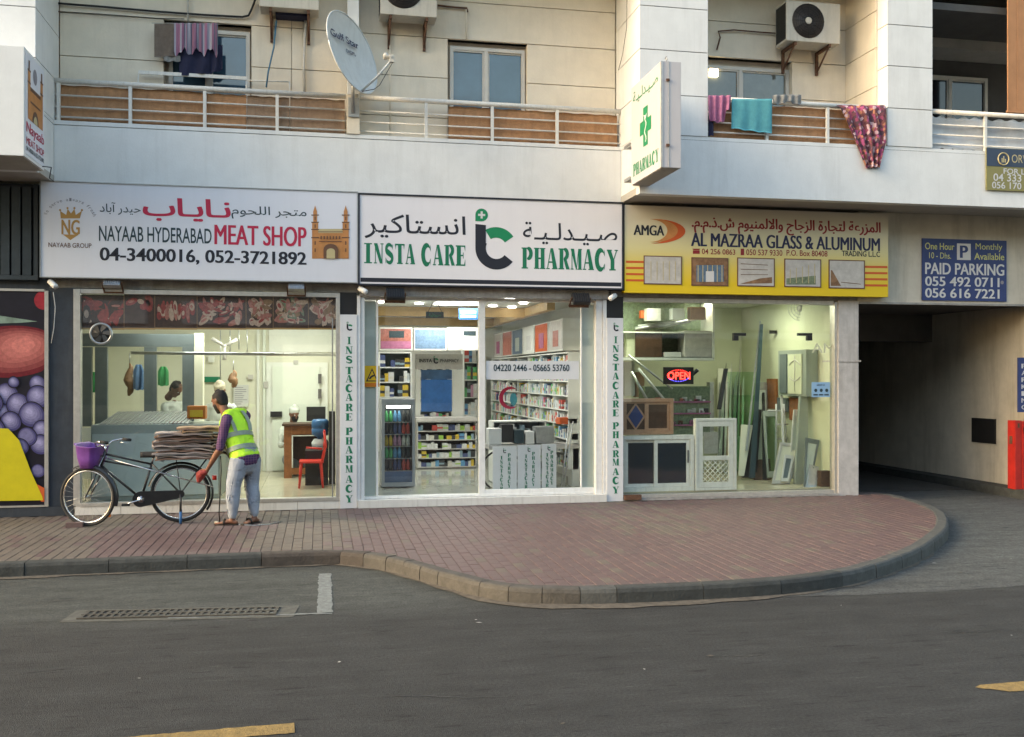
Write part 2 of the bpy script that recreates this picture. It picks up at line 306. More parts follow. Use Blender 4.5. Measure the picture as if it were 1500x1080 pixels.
# ------------------------------------------------------------------ lettering
AF = {'ا': (0xFE8D, 0xFE8E, 0, 0), 'ب': (0xFE8F, 0xFE90, 0xFE91, 0xFE92), 'ت': (0xFE95, 0xFE96, 0xFE97, 0xFE98), 'ج': (0xFE9D, 0xFE9E, 0xFE9F, 0xFEA0), 'ح': (0xFEA1, 0xFEA2, 0xFEA3, 0xFEA4),
'د': (0xFEA9, 0xFEAA, 0, 0), 'ذ': (0xFEAB, 0xFEAC, 0, 0), 'ر': (0xFEAD, 0xFEAE, 0, 0), 'ز': (0xFEAF, 0xFEB0, 0, 0), 'س': (0xFEB1, 0xFEB2, 0xFEB3, 0xFEB4), 'ش': (0xFEB5, 0xFEB6, 0xFEB7, 0xFEB8),
'ص': (0xFEB9, 0xFEBA, 0xFEBB, 0xFEBC), 'ع': (0xFEC9, 0xFECA, 0xFECB, 0xFECC), 'ك': (0xFED9, 0xFEDA, 0xFEDB, 0xFEDC), 'ل': (0xFEDD, 0xFEDE, 0xFEDF, 0xFEE0), 'م': (0xFEE1, 0xFEE2, 0xFEE3, 0xFEE4),
'ن': (0xFEE5, 0xFEE6, 0xFEE7, 0xFEE8), 'ة': (0xFE93, 0xFE94, 0, 0), 'و': (0xFEED, 0xFEEE, 0, 0), 'ي': (0xFEF1, 0xFEF2, 0xFEF3, 0xFEF4), 'آ': (0xFE81, 0xFE82, 0, 0), 'ﻻ': (0xFEFB, 0xFEFC, 0, 0)}
def arabic(s):
    s = s.replace('لا', 'ﻻ'); out = ''
    for i, c in enumerate(s):
        if c not in AF: out += c; continue
        p = s[i-1] if i else ' '; n = s[i+1] if i+1 < len(s) else ' '
        jp = p == 'ـ' or (p in AF and AF[p][2]); jn = (n == 'ـ' or n in AF) and AF[c][2]
        out += chr(AF[c][3] if jp and jn else AF[c][1] if jp else AF[c][2] if jn else AF[c][0])
    return out[::-1]
TC = {}
def glyphs(s, off=0.0, shear=0):
    key = (s, off, shear)
    if key in TC: return TC[key]
    cu = bpy.data.curves.new('lettering', 'FONT'); cu.body = s; cu.size = 1; cu.offset = off; cu.resolution_u = 4; cu.shear = shear
    o = bpy.data.objects.new('lettering', cu); col.objects.link(o)
    dg = bpy.context.evaluated_depsgraph_get(); dg.update(); me = bpy.data.meshes.new_from_object(o.evaluated_get(dg))
    bm = bmesh.new(); bm.from_mesh(me); bmesh.ops.remove_doubles(bm, verts=bm.verts, dist=1e-5); bm.faces.ensure_lookup_table()
    isl = {}; k = 0
    for f in bm.faces:
        if f in isl: continue
        st = [f]; isl[f] = k
        while st:
            g = st.pop()
            for e in g.edges:
                for h in e.link_faces:
                    if h not in isl: isl[h] = k; st.append(h)
        k += 1
    vs, fs = [], []
    for f in bm.faces:
        b = len(vs); vs += [(q.co.x, q.co.y, isl[f] % 6) for q in f.verts]; fs.append(list(range(b, b+len(f.verts))))
    x0, x1 = min(q[0] for q in vs), max(q[0] for q in vs); y0, y1 = min(q[1] for q in vs), max(q[1] for q in vs)
    vs = [((a-x0)/(x1-x0), (b-y0)/(y1-y0), c) for a, b, c in vs]
    bm.free(); bpy.data.meshes.remove(me); bpy.data.objects.remove(o); bpy.data.curves.remove(cu)
    TC[key] = (vs, fs, (x1-x0)/(y1-y0)); return TC[key]
def write3(mb, s, org, right, up, off=0, m=None, shear=0):            # lettering filling the parallelogram org + right, org + up
    ex = max(0, off-.008); vs, fs, asp = glyphs(s, 0 if 'M' in s else min(off, .008), shear); org, right, up = Vector(org), Vector(right), Vector(up); n = right.cross(up).normalized()
    for k, dx in enumerate((0,) if ex <= 0 else (-ex, 0, ex) if ex < .012 else (-ex, -ex/2, 0, ex/2, ex)):
        mb.mesh([org+right*(a*(1-2.4*ex/asp)+1.2*ex/asp+dx*1.2/asp)+up*b+n*(.0015+.0002*c+.0011*k/5) for a, b, c in vs], fs, m)
def write(mb, s, u0, u1, v0, v1, Y, m, off=0.015, shear=0):
    um = (u0+u1)/2; a = at(um, v1, Y).z; b = at(um, v0, Y).z; x0, x1 = XA(u0, Y), XA(u1, Y)
    write3(mb, s, (x0, Y, a), (x1-x0, 0, 0), (0, 0, b-a), off, m, shear)
def stroke(pts, ws):                                                  # one mitred ribbon
    P_ = [Vector(p) for p in pts]; a, b = [], []
    for i, p in enumerate(P_):
        d = P_[min(i+1, len(P_)-1)]-P_[max(i-1, 0)]; d = d.normalized() if d.length > 0 else Vector((1, 0)); n = Vector((-d.y, d.x))*ws[i]/2; a.append((p+n)[:]); b.append((p-n)[:])
    return [[a[i], b[i], b[i+1], a[i+1]] for i in range(len(P_)-1)]
def arcp(cx, cy, rx, ry, a0, a1, n=12): return [(cx+rx*cos(radians(a0+(a1-a0)*i/n)), cy+ry*sin(radians(a0+(a1-a0)*i/n))) for i in range(n+1)]
def arcw(n, thin, thick, f): return [thin+(thick-thin)*f(i/n) for i in range(n+1)]
def R4(x0, x1, y0, y1): return [(x0, y0), (x1, y0), (x1, y1), (x0, y1)]
def fat(ch):                                                          # a fat-face stencil serif alphabet
    hump = lambda t: sin(pi*t)**.8
    if ch == 'I': return [R4(.3, .7, 0, 1), R4(.1, .9, 0, .06), R4(.1, .9, .94, 1)]
    if ch == 'N': return [R4(.12, .2, 0, 1), R4(.8, .88, 0, 1), [(0, 1), (.36, 1), (.9, 0), (.62, 0)], R4(0, .32, 0, .05), R4(.68, 1, .95, 1)]
    if ch == 'T': return [R4(.32, .68, 0, 1), R4(.2, .8, 0, .06), R4(0, 1, .92, 1), [(0, 1), (.06, .7), (.12, .92)], [(1, 1), (.88, .92), (.94, .7)]]
    if ch == 'A': return [[(.38, 1), (.6, 1), (.98, 0), (.6, 0)], [(.38, 1), (.44, .95), (.14, 0), (.06, 0)], R4(.2, .58, .3, .37), R4(0, .3, 0, .05), R4(.5, 1, 0, .05)]
    if ch == 'E': return [R4(.1, .48, 0, 1), R4(0, .9, 0, .07), R4(0, .9, .93, 1), R4(.4, .72, .47, .54), [(.9, 0), (.9, .34), (.8, .07)], [(.9, 1), (.8, .93), (.9, .7)], R4(.68, .74, .36, .65)]
    if ch == 'H': return [R4(.08, .4, 0, 1), R4(.6, .92, 0, 1), R4(.4, .6, .46, .54), R4(0, .48, 0, .05), R4(0, .48, .95, 1), R4(.52, 1, 0, .05), R4(.52, 1, .95, 1)]
    if ch == 'M': return [R4(.08, .15, 0, 1), R4(.68, .95, 0, 1), [(0, 1), (.3, 1), (.56, 0), (.46, 0)], [(.68, 1), (.74, 1), (.55, 0), (.49, 0)], R4(0, .25, 0, .05), R4(.6, 1, 0, .05), R4(.68, 1, .95, 1)]
    if ch == 'Y': return [R4(.34, .68, 0, .5), [(0, 1), (.36, 1), (.68, .45), (.36, .45)], [(.86, 1), (.94, 1), (.62, .45), (.54, .45)], R4(.22, .8, 0, .06), R4(0, .45, .95, 1), R4(.7, 1, .95, 1)]
    if ch == 'P': return [R4(.1, .44, 0, 1), R4(0, .56, 0, .06), R4(0, .5, .94, 1)]+stroke(arcp(.48, .72, .34, .25, 90, -90), arcw(12, .06, .32, hump))
    if ch == 'R': return [R4(.1, .42, 0, 1), R4(0, .5, 0, .06), R4(0, .5, .94, 1), [(.44, .5), (.7, .5), (1, 0), (.68, 0)]]+stroke(arcp(.46, .74, .32, .23, 90, -90), arcw(12, .06, .3, hump))
    if ch == 'C': return stroke(arcp(.55, .5, .38, .46, 50, 310, 18), arcw(18, .06, .36, hump))+[[(.86, 1), (.78, .8), (.9, .66)], [(.86, .0), (.9, .34), (.78, .2)]]
    if ch == 'S': return stroke(arcp(.5, .735, .30, .215, 35, 235, 14)[:-1]+[(.42, .545), (.52, .50), (.62, .455)]+arcp(.5, .265, .30, .215, 55, -145, 14)[1:], arcw(30, .08, .30, lambda t: .3+.7*sin(pi*t)**2))+[[(.84, 1), (.76, .82), (.86, .68)], [(.12, 0), (.12, .32), (.24, .18)]]
    return []
def fatword(mb, s, org, right, up, adv, m):                            # right/up: vectors of one letter's width and height, adv: step
    org, right, up, adv = Vector(org), Vector(right), Vector(up), Vector(adv); n = right.cross(up).normalized(); k = 0
    for i, ch in enumerate(s):
        kk = k; k += 7 if ch in 'CSRP' else 0
        for p in fat(ch):
            area = sum(p[j][0]*p[(j+1) % len(p)][1]-p[(j+1) % len(p)][0]*p[j][1] for j in range(len(p)))
            if area < 0: p = p[::-1]
            mb.face([org+adv*i+right*a+up*b+n*(.0015+.0003*(k % 6)) for a, b in p], m); k += 1
def fatpx(mb, s, u0, u1, v0, v1, Y, m):
    x0, x1 = XA(u0, Y), XA(u1, Y); um = (u0+u1)/2; z0, z1 = at(um, v1, Y).z, at(um, v0, Y).z; st = (x1-x0)/(len(s)-.08)
    fatword(mb, s, (x0, Y, z0), (st*.92, 0, 0), (0, 0, z1-z0), (st, 0, 0), m)

# ================================================================== GROUND
def mask_mat(name, A, B, expr):                                       # two surfaces of the same ground meeting along a worn edge
    m = mat(name, A, .84, var=.2, scale=3, bump=.9, bscale=130); n = m.node_tree.nodes; L = m.node_tree.links; b = n['Principled BSDF']
    src = b.inputs['Base Color'].links[0].from_socket; tc = n.new('ShaderNodeTexCoord'); sp = n.new('ShaderNodeSeparateXYZ'); L.new(tc.outputs['Object'], sp.inputs[0])
    nz = n.new('ShaderNodeTexNoise'); nz.inputs['Scale'].default_value = 1.6; nz.inputs['Detail'].default_value = 9; nz.inputs['Roughness'].default_value = .7; L.new(tc.outputs['Object'], nz.inputs['Vector'])
    ad = n.new('ShaderNodeMath'); ad.operation = 'MULTIPLY_ADD'; ad.inputs[1].default_value = .9; L.new(nz.outputs['Fac'], ad.inputs[0]); L.new(sp.outputs[1], ad.inputs[2])
    r = n.new('ShaderNodeMapRange'); r.inputs[1].default_value = expr[0]; r.inputs[2].default_value = expr[1]; L.new(ad.outputs[0], r.inputs[0])
    mx = n.new('ShaderNodeMix'); mx.data_type = 'RGBA'; L.new(r.outputs[0], mx.inputs[0]); L.new(src, mx.inputs[6])
    k = n.new('ShaderNodeTexNoise'); k.inputs['Scale'].default_value = 9; k.inputs['Detail'].default_value = 8; k.inputs['Roughness'].default_value = .8; L.new(tc.outputs['Object'], k.inputs['Vector'])
    cr = n.new('ShaderNodeValToRGB'); L.new(k.outputs['Fac'], cr.inputs[0]); cr.color_ramp.elements[0].position = .3; cr.color_ramp.elements[1].position = .72
    cr.color_ramp.elements[0].color = (B[0]*.6, B[1]*.6, B[2]*.6, 1); cr.color_ramp.elements[1].color = (B[0]*1.35, B[1]*1.35, B[2]*1.3, 1)
    L.new(cr.outputs[0], mx.inputs[7])
    # dark and pale flecks drawn out along the way the tyres run
    mp = n.new('ShaderNodeMapping'); mp.inputs['Scale'].default_value = (1.6, 9, 1); L.new(tc.outputs['Object'], mp.inputs[0])
    f = n.new('ShaderNodeTexNoise'); f.inputs['Scale'].default_value = 2.2; f.inputs['Detail'].default_value = 6; L.new(mp.outputs[0], f.inputs['Vector'])
    fr = n.new('ShaderNodeValToRGB'); L.new(f.outputs['Fac'], fr.inputs[0]); e = fr.color_ramp.elements; e[0].position = .31; e[0].color = (.4, .4, .4, 1); e[1].position = .38; e[1].color = (1, 1, 1, 1)
    q = e.new(.64); q.color = (1, 1, 1, 1); q = e.new(.74); q.color = (1.5, 1.5, 1.45, 1)
    mu = n.new('ShaderNodeMix'); mu.data_type = 'RGBA'; mu.blend_type = 'MULTIPLY'; mu.inputs[0].default_value = 1; L.new(mx.outputs[2], mu.inputs[6]); L.new(fr.outputs[0], mu.inputs[7])
    g = n.new('ShaderNodeTexNoise'); g.inputs['Scale'].default_value = .55; g.inputs['Detail'].default_value = 7; g.inputs['Roughness'].default_value = .62; L.new(mp.outputs[0], g.inputs['Vector'])
    gr = n.new('ShaderNodeMapRange'); gr.inputs[1].default_value = .3; gr.inputs[2].default_value = .7; gr.inputs[3].default_value = .72; gr.inputs[4].default_value = 1.25; L.new(g.outputs['Fac'], gr.inputs[0])
    a2 = n.new('ShaderNodeTexNoise'); a2.inputs['Scale'].default_value = 55; a2.inputs['Detail'].default_value = 3; L.new(tc.outputs['Object'], a2.inputs['Vector'])
    a3 = n.new('ShaderNodeMapRange'); a3.inputs[1].default_value = .3; a3.inputs[2].default_value = .7; a3.inputs[3].default_value = .62; a3.inputs[4].default_value = 1.42; L.new(a2.outputs['Fac'], a3.inputs[0])
    a4 = n.new('ShaderNodeMath'); a4.operation = 'MULTIPLY'; L.new(gr.outputs[0], a4.inputs[0]); L.new(a3.outputs[0], a4.inputs[1]); gr = a4
    sc2 = n.new('ShaderNodeVectorMath'); sc2.operation = 'SCALE'; L.new(mu.outputs[2], sc2.inputs[0]); L.new(gr.outputs[0], sc2.inputs['Scale']); L.new(sc2.outputs[0], b.inputs['Base Color']); return m
mask_mat('road_surface', (.0250, .0258, .0252), (.050, .054, .051), (2.95, 3.65))
mask_mat('drive_surface', (.046, .049, .048), (.072, .076, .075), (-4, -1.9))
ROADZ = -.13
road = thing('road', 'dark worn asphalt road with a paler parking lane beside the kerb', None, (0, -8, ROADZ), kind='structure')
mb = MB(); mb.face([(-160, -200, ROADZ), (160, -200, ROADZ), (160, 60, ROADZ), (-160, 60, ROADZ)]); mb.build('asphalt_sheet', road, 'road_surface')
def strip(name, pts, m, z, parent=road, label=None):
    mb = MB(); mb.face([(p[0], p[1], z) for p in pts]); return mb.build(name, parent, m, label)
def rough_quad(p0, p1, wd, jag=.006, n=30):
    a, b = Vector(p0), Vector(p1); t = (b-a).normalized(); s = Vector((-t.y, t.x)); L = []; Rr = []
    for i in range(n+1): q = a+(b-a)*i/n; L.append(q+s*(wd/2+R_(-jag, jag))); Rr.append(q-s*(wd/2+R_(-jag, jag)))
    return [(q.x, q.y) for q in Rr+L[::-1]]
zz = ROADZ+.004
strip('painted_line', rough_quad((.052, -3.62), (.042, -5.16), .12, .008), 'line_white', zz, label='short white bay line running out from the kerb')
strip('painted_line', rough_quad((-1.15, -5.10), (.10, -5.20), .035, .012), 'line_white', zz+.001, label='thin worn white edge line beside the drain')
strip('centre_dash', rough_quad((-2.8, -7.83), (-.13, -7.69), .15, .007, 60), 'line_yellow', zz, label='faded yellow centre dash at the lower left')
strip('centre_dash', [(3.87, -7.80), (3.90, -7.83), (3.96, -7.86), (4.02, -7.91)]+[(4.1+.1*i, -7.915+R_(-.006, .006)+.004*i) for i in range(25)]+[(6.5-.1*i, -7.66+R_(-.006, .006)-.004*i) for i in range(26)]+[(3.93, -7.765)], 'line_yellow', zz, label='faded yellow centre dash at the lower right')
for i in range(34):                                                    # crumbs of paper and grit lying about
    if i == 0: mbl = MB()
    x, y = R_(-4, 8), R_(-8, -3.4); s = R_(.006, .02); a = R_(0, 3)
    mbl.face([(x+cos(a+k*1.57)*s*(1.6 if k % 2 else .7), y+sin(a+k*1.57)*s, zz+.002+R_(0, .004)) for k in range(4)], 'litter' if i % 3 else 'dust')
tag(mbl.build('grit', None, 'litter', loc=(0, -5, ROADZ)), kind='stuff', label='scattered crumbs of paper and grit on the asphalt')
def crack(p0, p1, wd, seed):
    rr_ = random.Random(seed); a, b = Vector(p0), Vector(p1); t = (b-a).normalized(); s_ = Vector((-t.y, t.x)); up_, dn_ = [], []; n = 24; off_ = 0
    for i in range(n+1): off_ += rr_.uniform(-.012, .012); q = a+(b-a)*i/n+s_*off_; w_ = wd*rr_.uniform(.2, 1)*sin(pi*(i+.3)/(n+.6)); up_.append((q+s_*w_)[:]); dn_.append((q-s_*w_)[:])
    strip('crack', dn_+up_[::-1], 'black', zz+.0005)
crack((.15, -7.23), (1.15, -7.42), .007, 1); crack((2.5, -6.9), (3.0, -6.95), .006, 2); crack((-2.0, -6.4), (-1.4, -6.35), .006, 3); crack((4.4, -6.6), (4.9, -6.75), .006, 4); crack((-2.6, -4.4), (-1.9, -4.3), .005, 5)
driveway = thing('driveway', 'pale grey concrete drive leading into the car park', None, (9, -2, -.12), kind='structure')
edge = [(3.0+.13*i, -5.40+R_(-.02, .02)+.03*sin(i*.31)) for i in range(101)]+[(16, 24), (3, 24)]
strip('concrete_sheet', edge, 'drive_surface', -.1275, driveway)
# drain
dr = thing('drain_grate', 'long slotted iron drain grating let into the parking lane', 'drain', (-1.05, -4.95, ROADZ))
mb = MB(); A_, B_ = Vector((-1.80, -4.90, 0)), Vector((-.34, -5.05, 0)); t_ = (B_-A_).normalized(); n_v = Vector((-t_.y, t_.x, 0)); Ld = (B_-A_).length
def dq(a0, a1, b0, b1, z0, z1, m): mb.box(a0, a1, b0, b1, z0, z1, m, Matrix(((t_.x, n_v.x, 0, A_.x), (t_.y, n_v.y, 0, A_.y), (0, 0, 1, ROADZ), (0, 0, 0, 1))))
dq(-.12, Ld+.16, -.19, .19, .001, .004, 'drain_concrete'); mb.build('surround', dr)
mb = MB(); dq(0, Ld, -.115, .115, .004, .007, 'black'); mb.build('gutter', dr)
nb = 26
for k in range(nb+1): mb = MB(); x = Ld*k/nb; dq(x-.013, x+.013, -.105, .105, .007, .014, None); o = mb.build('bar', dr, 'rust_dark')
for b0 in (-.125, -.012, .1): mb = MB(); dq(-.02, Ld+.02, b0, b0+.024, .007, .016, 'rust_dark'); mb.build('rail', dr)

# ---- pavement: kerb stones and bricks
KO = [(-24, -3.15), (-12, -3.2), (-6, -3.22), (-2.9, -3.25), (-1.4, -3.23), (0.0, -3.2), (.25, -3.27), (.62, -3.62), (1.05, -4.42), (1.33, -4.9), (1.6, -5.17), (2.15, -5.33), (2.97, -5.36), (3.95, -5.29), (4.8, -4.99), (5.85, -4.25), (6.77, -3.35), (7.33, -2.68), (7.85, -1.85), (8.12, -1.1), (8.24, -.45), (8.26, -.03)]
def catmull(P, n=8):
    out = []
    for i in range(len(P)-1):
        p0 = Vector(P[max(i-1, 0)]); p1 = Vector(P[i]); p2 = Vector(P[i+1]); p3 = Vector(P[min(i+2, len(P)-1)])
        for k in range(n):
            t = k/n; out.append(.5*((2*p1)+(p2-p0)*t+(2*p0-5*p1+4*p2-p3)*t*t+(3*p1-p0-3*p2+p3)*t*t*t))
    return out+[Vector(P[-1])]
KC = KO[:6]; curve = [Vector(p) for p in KO[:5]]+catmull(KO[4:], 10)[1:]
cum = [0]
for a, b in zip(curve, curve[1:]): cum.append(cum[-1]+(b-a).length)
def along(s):
    s = max(0, min(s, cum[-1]-1e-6)); i = 0
    while cum[i+1] < s: i += 1
    t = (s-cum[i])/(cum[i+1]-cum[i]); a, b = curve[i], curve[i+1]; d = (curve[min(i+2, len(curve)-1)]-curve[max(i-1, 0)]).normalized() if cum[i] > 20 else (b-a).normalized()
    return a+(b-a)*t, Vector((-d.y, d.x))                              # point, inward normal
pav = thing('pavement', 'red and tan brick pavement with a curved concrete kerb before the shops', None, (2, -2, 0), kind='structure')
strip('bedding', [(p.x+q.x*.05, p.y+q.y*.05) for p, q in [along(cum[-1]*i/160) for i in range(161)]]+[(8.2, .3), (-24, .3)], 'joint_sand', -.008, pav)
s = 0
while s < cum[-1]-.05:
    p, _ = along(s); ln = .75 if p.x < .2 or (2.2 < p.x < 4.2) else .30
    e = min(s+ln*R_(.92, 1.05), cum[-1]); N = 3; gap = .003; vs = []; prof = [(-.005, -.15), (0, -.03), (.012, -.002), (.03, .008), (.125, .008), (.14, .0), (.14, -.15)]
    tilt = R_(-.003, .003); sh = R_(-.004, .004)
    for k in range(N+1):
        q, n = along(s+gap+(e-s-2*gap)*k/N)
        for a, z in prof: vs.append((q.x+n.x*(a+sh), q.y+n.y*(a+sh), z+tilt*(k/N-.5)*2))
    L_p = len(prof); fs = [(k*L_p+j, (k+1)*L_p+j, (k+1)*L_p+j+1, k*L_p+j+1) for k in range(N) for j in range(L_p-1)]+[tuple(range(L_p)), tuple(N*L_p+j for j in reversed(range(L_p)))]
    if p.x > -9:
        mm = 'kerb_dark' if p.x < -.6 or 2.2 < p.x < 4.4 else 'kerb_red' if p.x < .4 else 'kerb_tan' if p.x < 2 else 'kerb'
        MB().mesh(vs, fs, mm).build('kerb_stone', pav)
    s = e
mb = MB(); vs = []; 
for x0 in [-24+.75*i for i in range(20)]: mb.box(x0, x0+.744, -3.2, -3.05, -.15, .008)
mb.build('kerb_run', pav, 'kerb_dark', kind='stuff')
# dust drift lying at the foot of the kerb bulge
mb = MB(); st = [along(cum[-1]-17.3+.2*i) for i in range(66)]
for i in range(65):
    (p, n), (q, m2) = st[i], st[i+1]; w0, w1 = [.03+.10*max(0, sin(k*.17+.6))+.02*sin(k*2.1) for k in (i, i+1)]
    mb.face([(p.x-n.x*w0, p.y-n.y*w0, zz+.003), (q.x-m2.x*w1, q.y-m2.y*w1, zz+.003), (q.x+m2.x*.02, q.y+m2.y*.02, zz+.012), (p.x+n.x*.02, p.y+n.y*.02, zz+.012)])
mb.build('dust', None, 'dust', loc=(2, -5, ROADZ), kind='stuff', label='sandy dust gathered along the foot of the kerb')
cpts = [along(cum[-1]*.55+cum[-1]*.45*i/300) for i in range(301)]
def inside(x, y):
    if y > -.012: return False
    if x < -.2: return y > -3.13
    if y > -3.1 and x < 6: return True
    c = 0; P_ = [(q.x+n.x*.035, q.y+n.y*.035) for q, n in cpts if q.x > -1]+[(8.2, 0), (-1, 0)]
    for i in range(len(P_)):
        (x0, y0), (x1, y1) = P_[i], P_[(i+1) % len(P_)]
        if (y0 > y) != (y1 > y) and x < x0+(y-y0)/(y1-y0)*(x1-x0): c ^= 1
    return bool(c)
bricks = []
bw, bl = .1015, .2
for i in range(int((8.3+9)/bw)):
    x = -9+i*bw; o_ = 0 if i % 2 else bl/2
    for j in range(28):
        y = -5.4+j*bl+o_
        full = inside(x+.004, y+.004) and inside(x+bw-.004, y+.004) and inside(x+.004, y+bl-.02) and inside(x+bw-.004, y+bl-.02)
        if full: bricks.append((x, y, bl)); continue
        for h in (0, bl/2):
            if inside(x+.002, y+h+.004) and inside(x+bw-.002, y+h+.004) and inside(x+.002, y+h+.09) and inside(x+bw-.002, y+h+.09): bricks.append((x, y+h, bl/2))
def tone(x, y):
    e = .12*sin(y*3+x)
    tan_ = (-.75+e*2 < x < .42+e*2 and y > -3.2) or x < -2.35+e
    if 3.2 < x < 4.4 and R_(0, 1) < .45 and y > -3: tan_ = True
    if R_(0, 1) < .07: tan_ = not tan_
    return ('brick_tan_%d' % random.randrange(3)) if tan_ else ('brick_red_%d' % random.randrange(4))
proto = {}
def brick_shape(l):
    g = .0022; mb = MB(); b = .0045; x0, x1, y0, y1 = g, bw-g, g, l-g
    vs = [(x0, y0, -.06), (x1, y0, -.06), (x1, y1, -.06), (x0, y1, -.06), (x0, y0, -b), (x1, y0, -b), (x1, y1, -b), (x0, y1, -b), (x0+b, y0+b, 0), (x1-b, y0+b, 0), (x1-b, y1-b, 0), (x0+b, y1-b, 0)]
    fs = [(0, 1, 5, 4), (1, 2, 6, 5), (2, 3, 7, 6), (3, 0, 4, 7), (4, 5, 9, 8), (5, 6, 10, 9), (6, 7, 11, 10), (7, 4, 8, 11), (8, 9, 10, 11)]
    return vs, fs
SH = {bl: brick_shape(bl), bl/2: brick_shape(bl/2)}
vis = sorted(bricks, key=lambda b: (Vector((b[0], b[1]+CD)).length if -3.4 < b[0] and b[2] == bl else 99))
rest = MB()
for k, (x, y, l) in enumerate(vis):
    vs, fs = SH[l]; z = R_(-.0015, .0015); tx, ty = R_(-.012, .012), R_(-.008, .008); m_ = tone(x, y)
    if k < 300:
        key = m_
        if key not in proto: proto[key] = MB().mesh(vs, fs, m_).build('brick', pav); o = proto[key]
        else: o = proto[key].copy(); col.objects.link(o)
        o.location = Vector((x, y, z-.0))-ORIG[pav]; o.rotation_euler = (tx, ty, 0)
        if k >= 0 and not o.get('fix'):
            o['fix'] = 1
    else: rest.mesh([(x+a, y+b, z+c+b*tx-a*ty) for a, b, c in vs], fs, m_)
for o in pav.children:
    if 'fix' in o: del o['fix']
for o in proto.values():                                               # brick meshes are drawn about their own corner
    for v_ in o.data.vertices: v_.co = v_.co+ORIG[pav]
rest.build('laid_bricks', pav, kind='stuff')

# ================================================================== BUILDING
bld = thing('apartment_building', 'cream and white apartment block with balconies above three lit ground floor shops', 'building', (2, 0, 0))
def B(name, x0, x1, y0, y1, z0, z1, m, parent=bld, label=None, bev=0):
    mb = MB(); (mb.bbox(x0, x1, y0, y1, z0, z1, bev) if bev else mb.box(x0, x1, y0, y1, z0, z1)); return mb.build(name, parent, m, label)
YB, YW = -.8, .25
ZG = [4.88, 5.455, 6.04, 6.612, 7.19, 7.5]
# balcony fronts
B('parapet', -3.243, 4.122, 0, .15, 4.13, 4.872, 'white_paint'); B('coping', -3.243, 4.122, -.006, .395, 4.88, 4.93, 'white_paint'); B('groove', -3.24, 4.12, .02, .13, 4.86, 4.89, 'groove')
for n_, x0, x1 in (('l', -16, -3.245), ('r', 4.124, 16)):
    B('balcony_front', x0, x1, YB, YB+.15, 4.14, 4.872, 'white_paint'); B('groove', x0+.01, x1-.01, YB+.02, YB+.13, 4.86, 4.89, 'groove')
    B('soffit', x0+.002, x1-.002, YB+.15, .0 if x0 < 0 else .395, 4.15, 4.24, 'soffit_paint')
    B('balcony_side', x0+.003 if x0 > 0 else x1-.15, x0+.15 if x0 > 0 else x1-.003, YB+.151, .14, 4.241, 4.872, 'white_paint')
    B('balcony_floor', x0+.002, x1-.002, YB+.01 if x0 > 0 else YB, .395, 4.88, 4.925, 'white_paint')
def pillar(x0, x1, y0, y1, m='white_paint', zs=ZG):
    mb = MB(); mb.box(x0+.012, x1-.012, y0+.012, y1-.012, zs[0], zs[-1]); mb.build('groove', bld, 'groove')
    for a, b in zip(zs, zs[1:]): B('pillar_panel', x0, x1, y0, y1, a+.045*(a == ZG[0])+.005, b-.005, m, bev=.004)
pillar(-4.7, -3.245, YB, .24); pillar(4.124, 5.075, YB, .24); pillar(7.714, 8.409, YB, .24)
pillar(12.0, 12.8, YB, .24)
px0, px1 = XA(508, -.02), XA(527, -.02)
pillar(px0+.01, px1-.01, -.01, .22, 'white_paint', [5.452, 6.04, 6.85, 7.5]); B('post_base', px0, px1, -.025, .22, 4.932, 5.447, 'cream_wall', bev=.004)
# back wall in panel courses with window openings
B('wall_core', -3.24, 8.6, .40, .55, 4.86, 7.5, 'cream_smooth')
def courses(x0, x1, Y, zs, holes, joints, m='cream_wall'):
    mb = MB()
    for a, b in zip(zs, zs[1:]):
        cuts = [x0, x1]+[j for j in joints if x0 < j < x1]
        for h in holes:
            if a < h[3]-.01 and b > h[2]+.01: cuts += [h[0], h[1]]
        cuts = sorted(set(max(x0, min(x1, c)) for c in cuts))
        for p, q in zip(cuts, cuts[1:]):
            if q-p < .02 or any(p > h[0]-.01 and q < h[1]+.01 and a < h[3]-.01 and b > h[2]+.01 for h in holes): continue
            mb = MB(); mb.bbox(p+.003, q-.003, Y, .392, a+.005, b-.005, .004); mb.build('wall_panel', bld, m)
ZC = [4.93, 5.27, 5.82, 6.365, 6.885, 7.49]
wA = (XA(240, YW), XA(368, YW), 4.9, 6.36); wB = (XA(656, YW), XA(772, YW), 4.9, 6.36); wC = (4.9, XA(1160, YW), 4.9, 6.36)
courses(-3.24, 4.12, YW, ZC, [wA, wB], [XA(427, YW), XA(571, YW)]); courses(5.08, 7.71, YW, ZC, [wC], [])
B('groove', -3.24, 4.12, .30, .39, 6.37, 7.49, 'groove'); B('groove', 5.08, 7.71, .30, .39, 6.37, 7.49, 'groove')
for a, b in zip(ZC, ZC[1:]): B('side_panel', 7.685, 7.713, YB+.24, YW-.003, a+.005, b-.005, 'cream_wall', bev=.003)
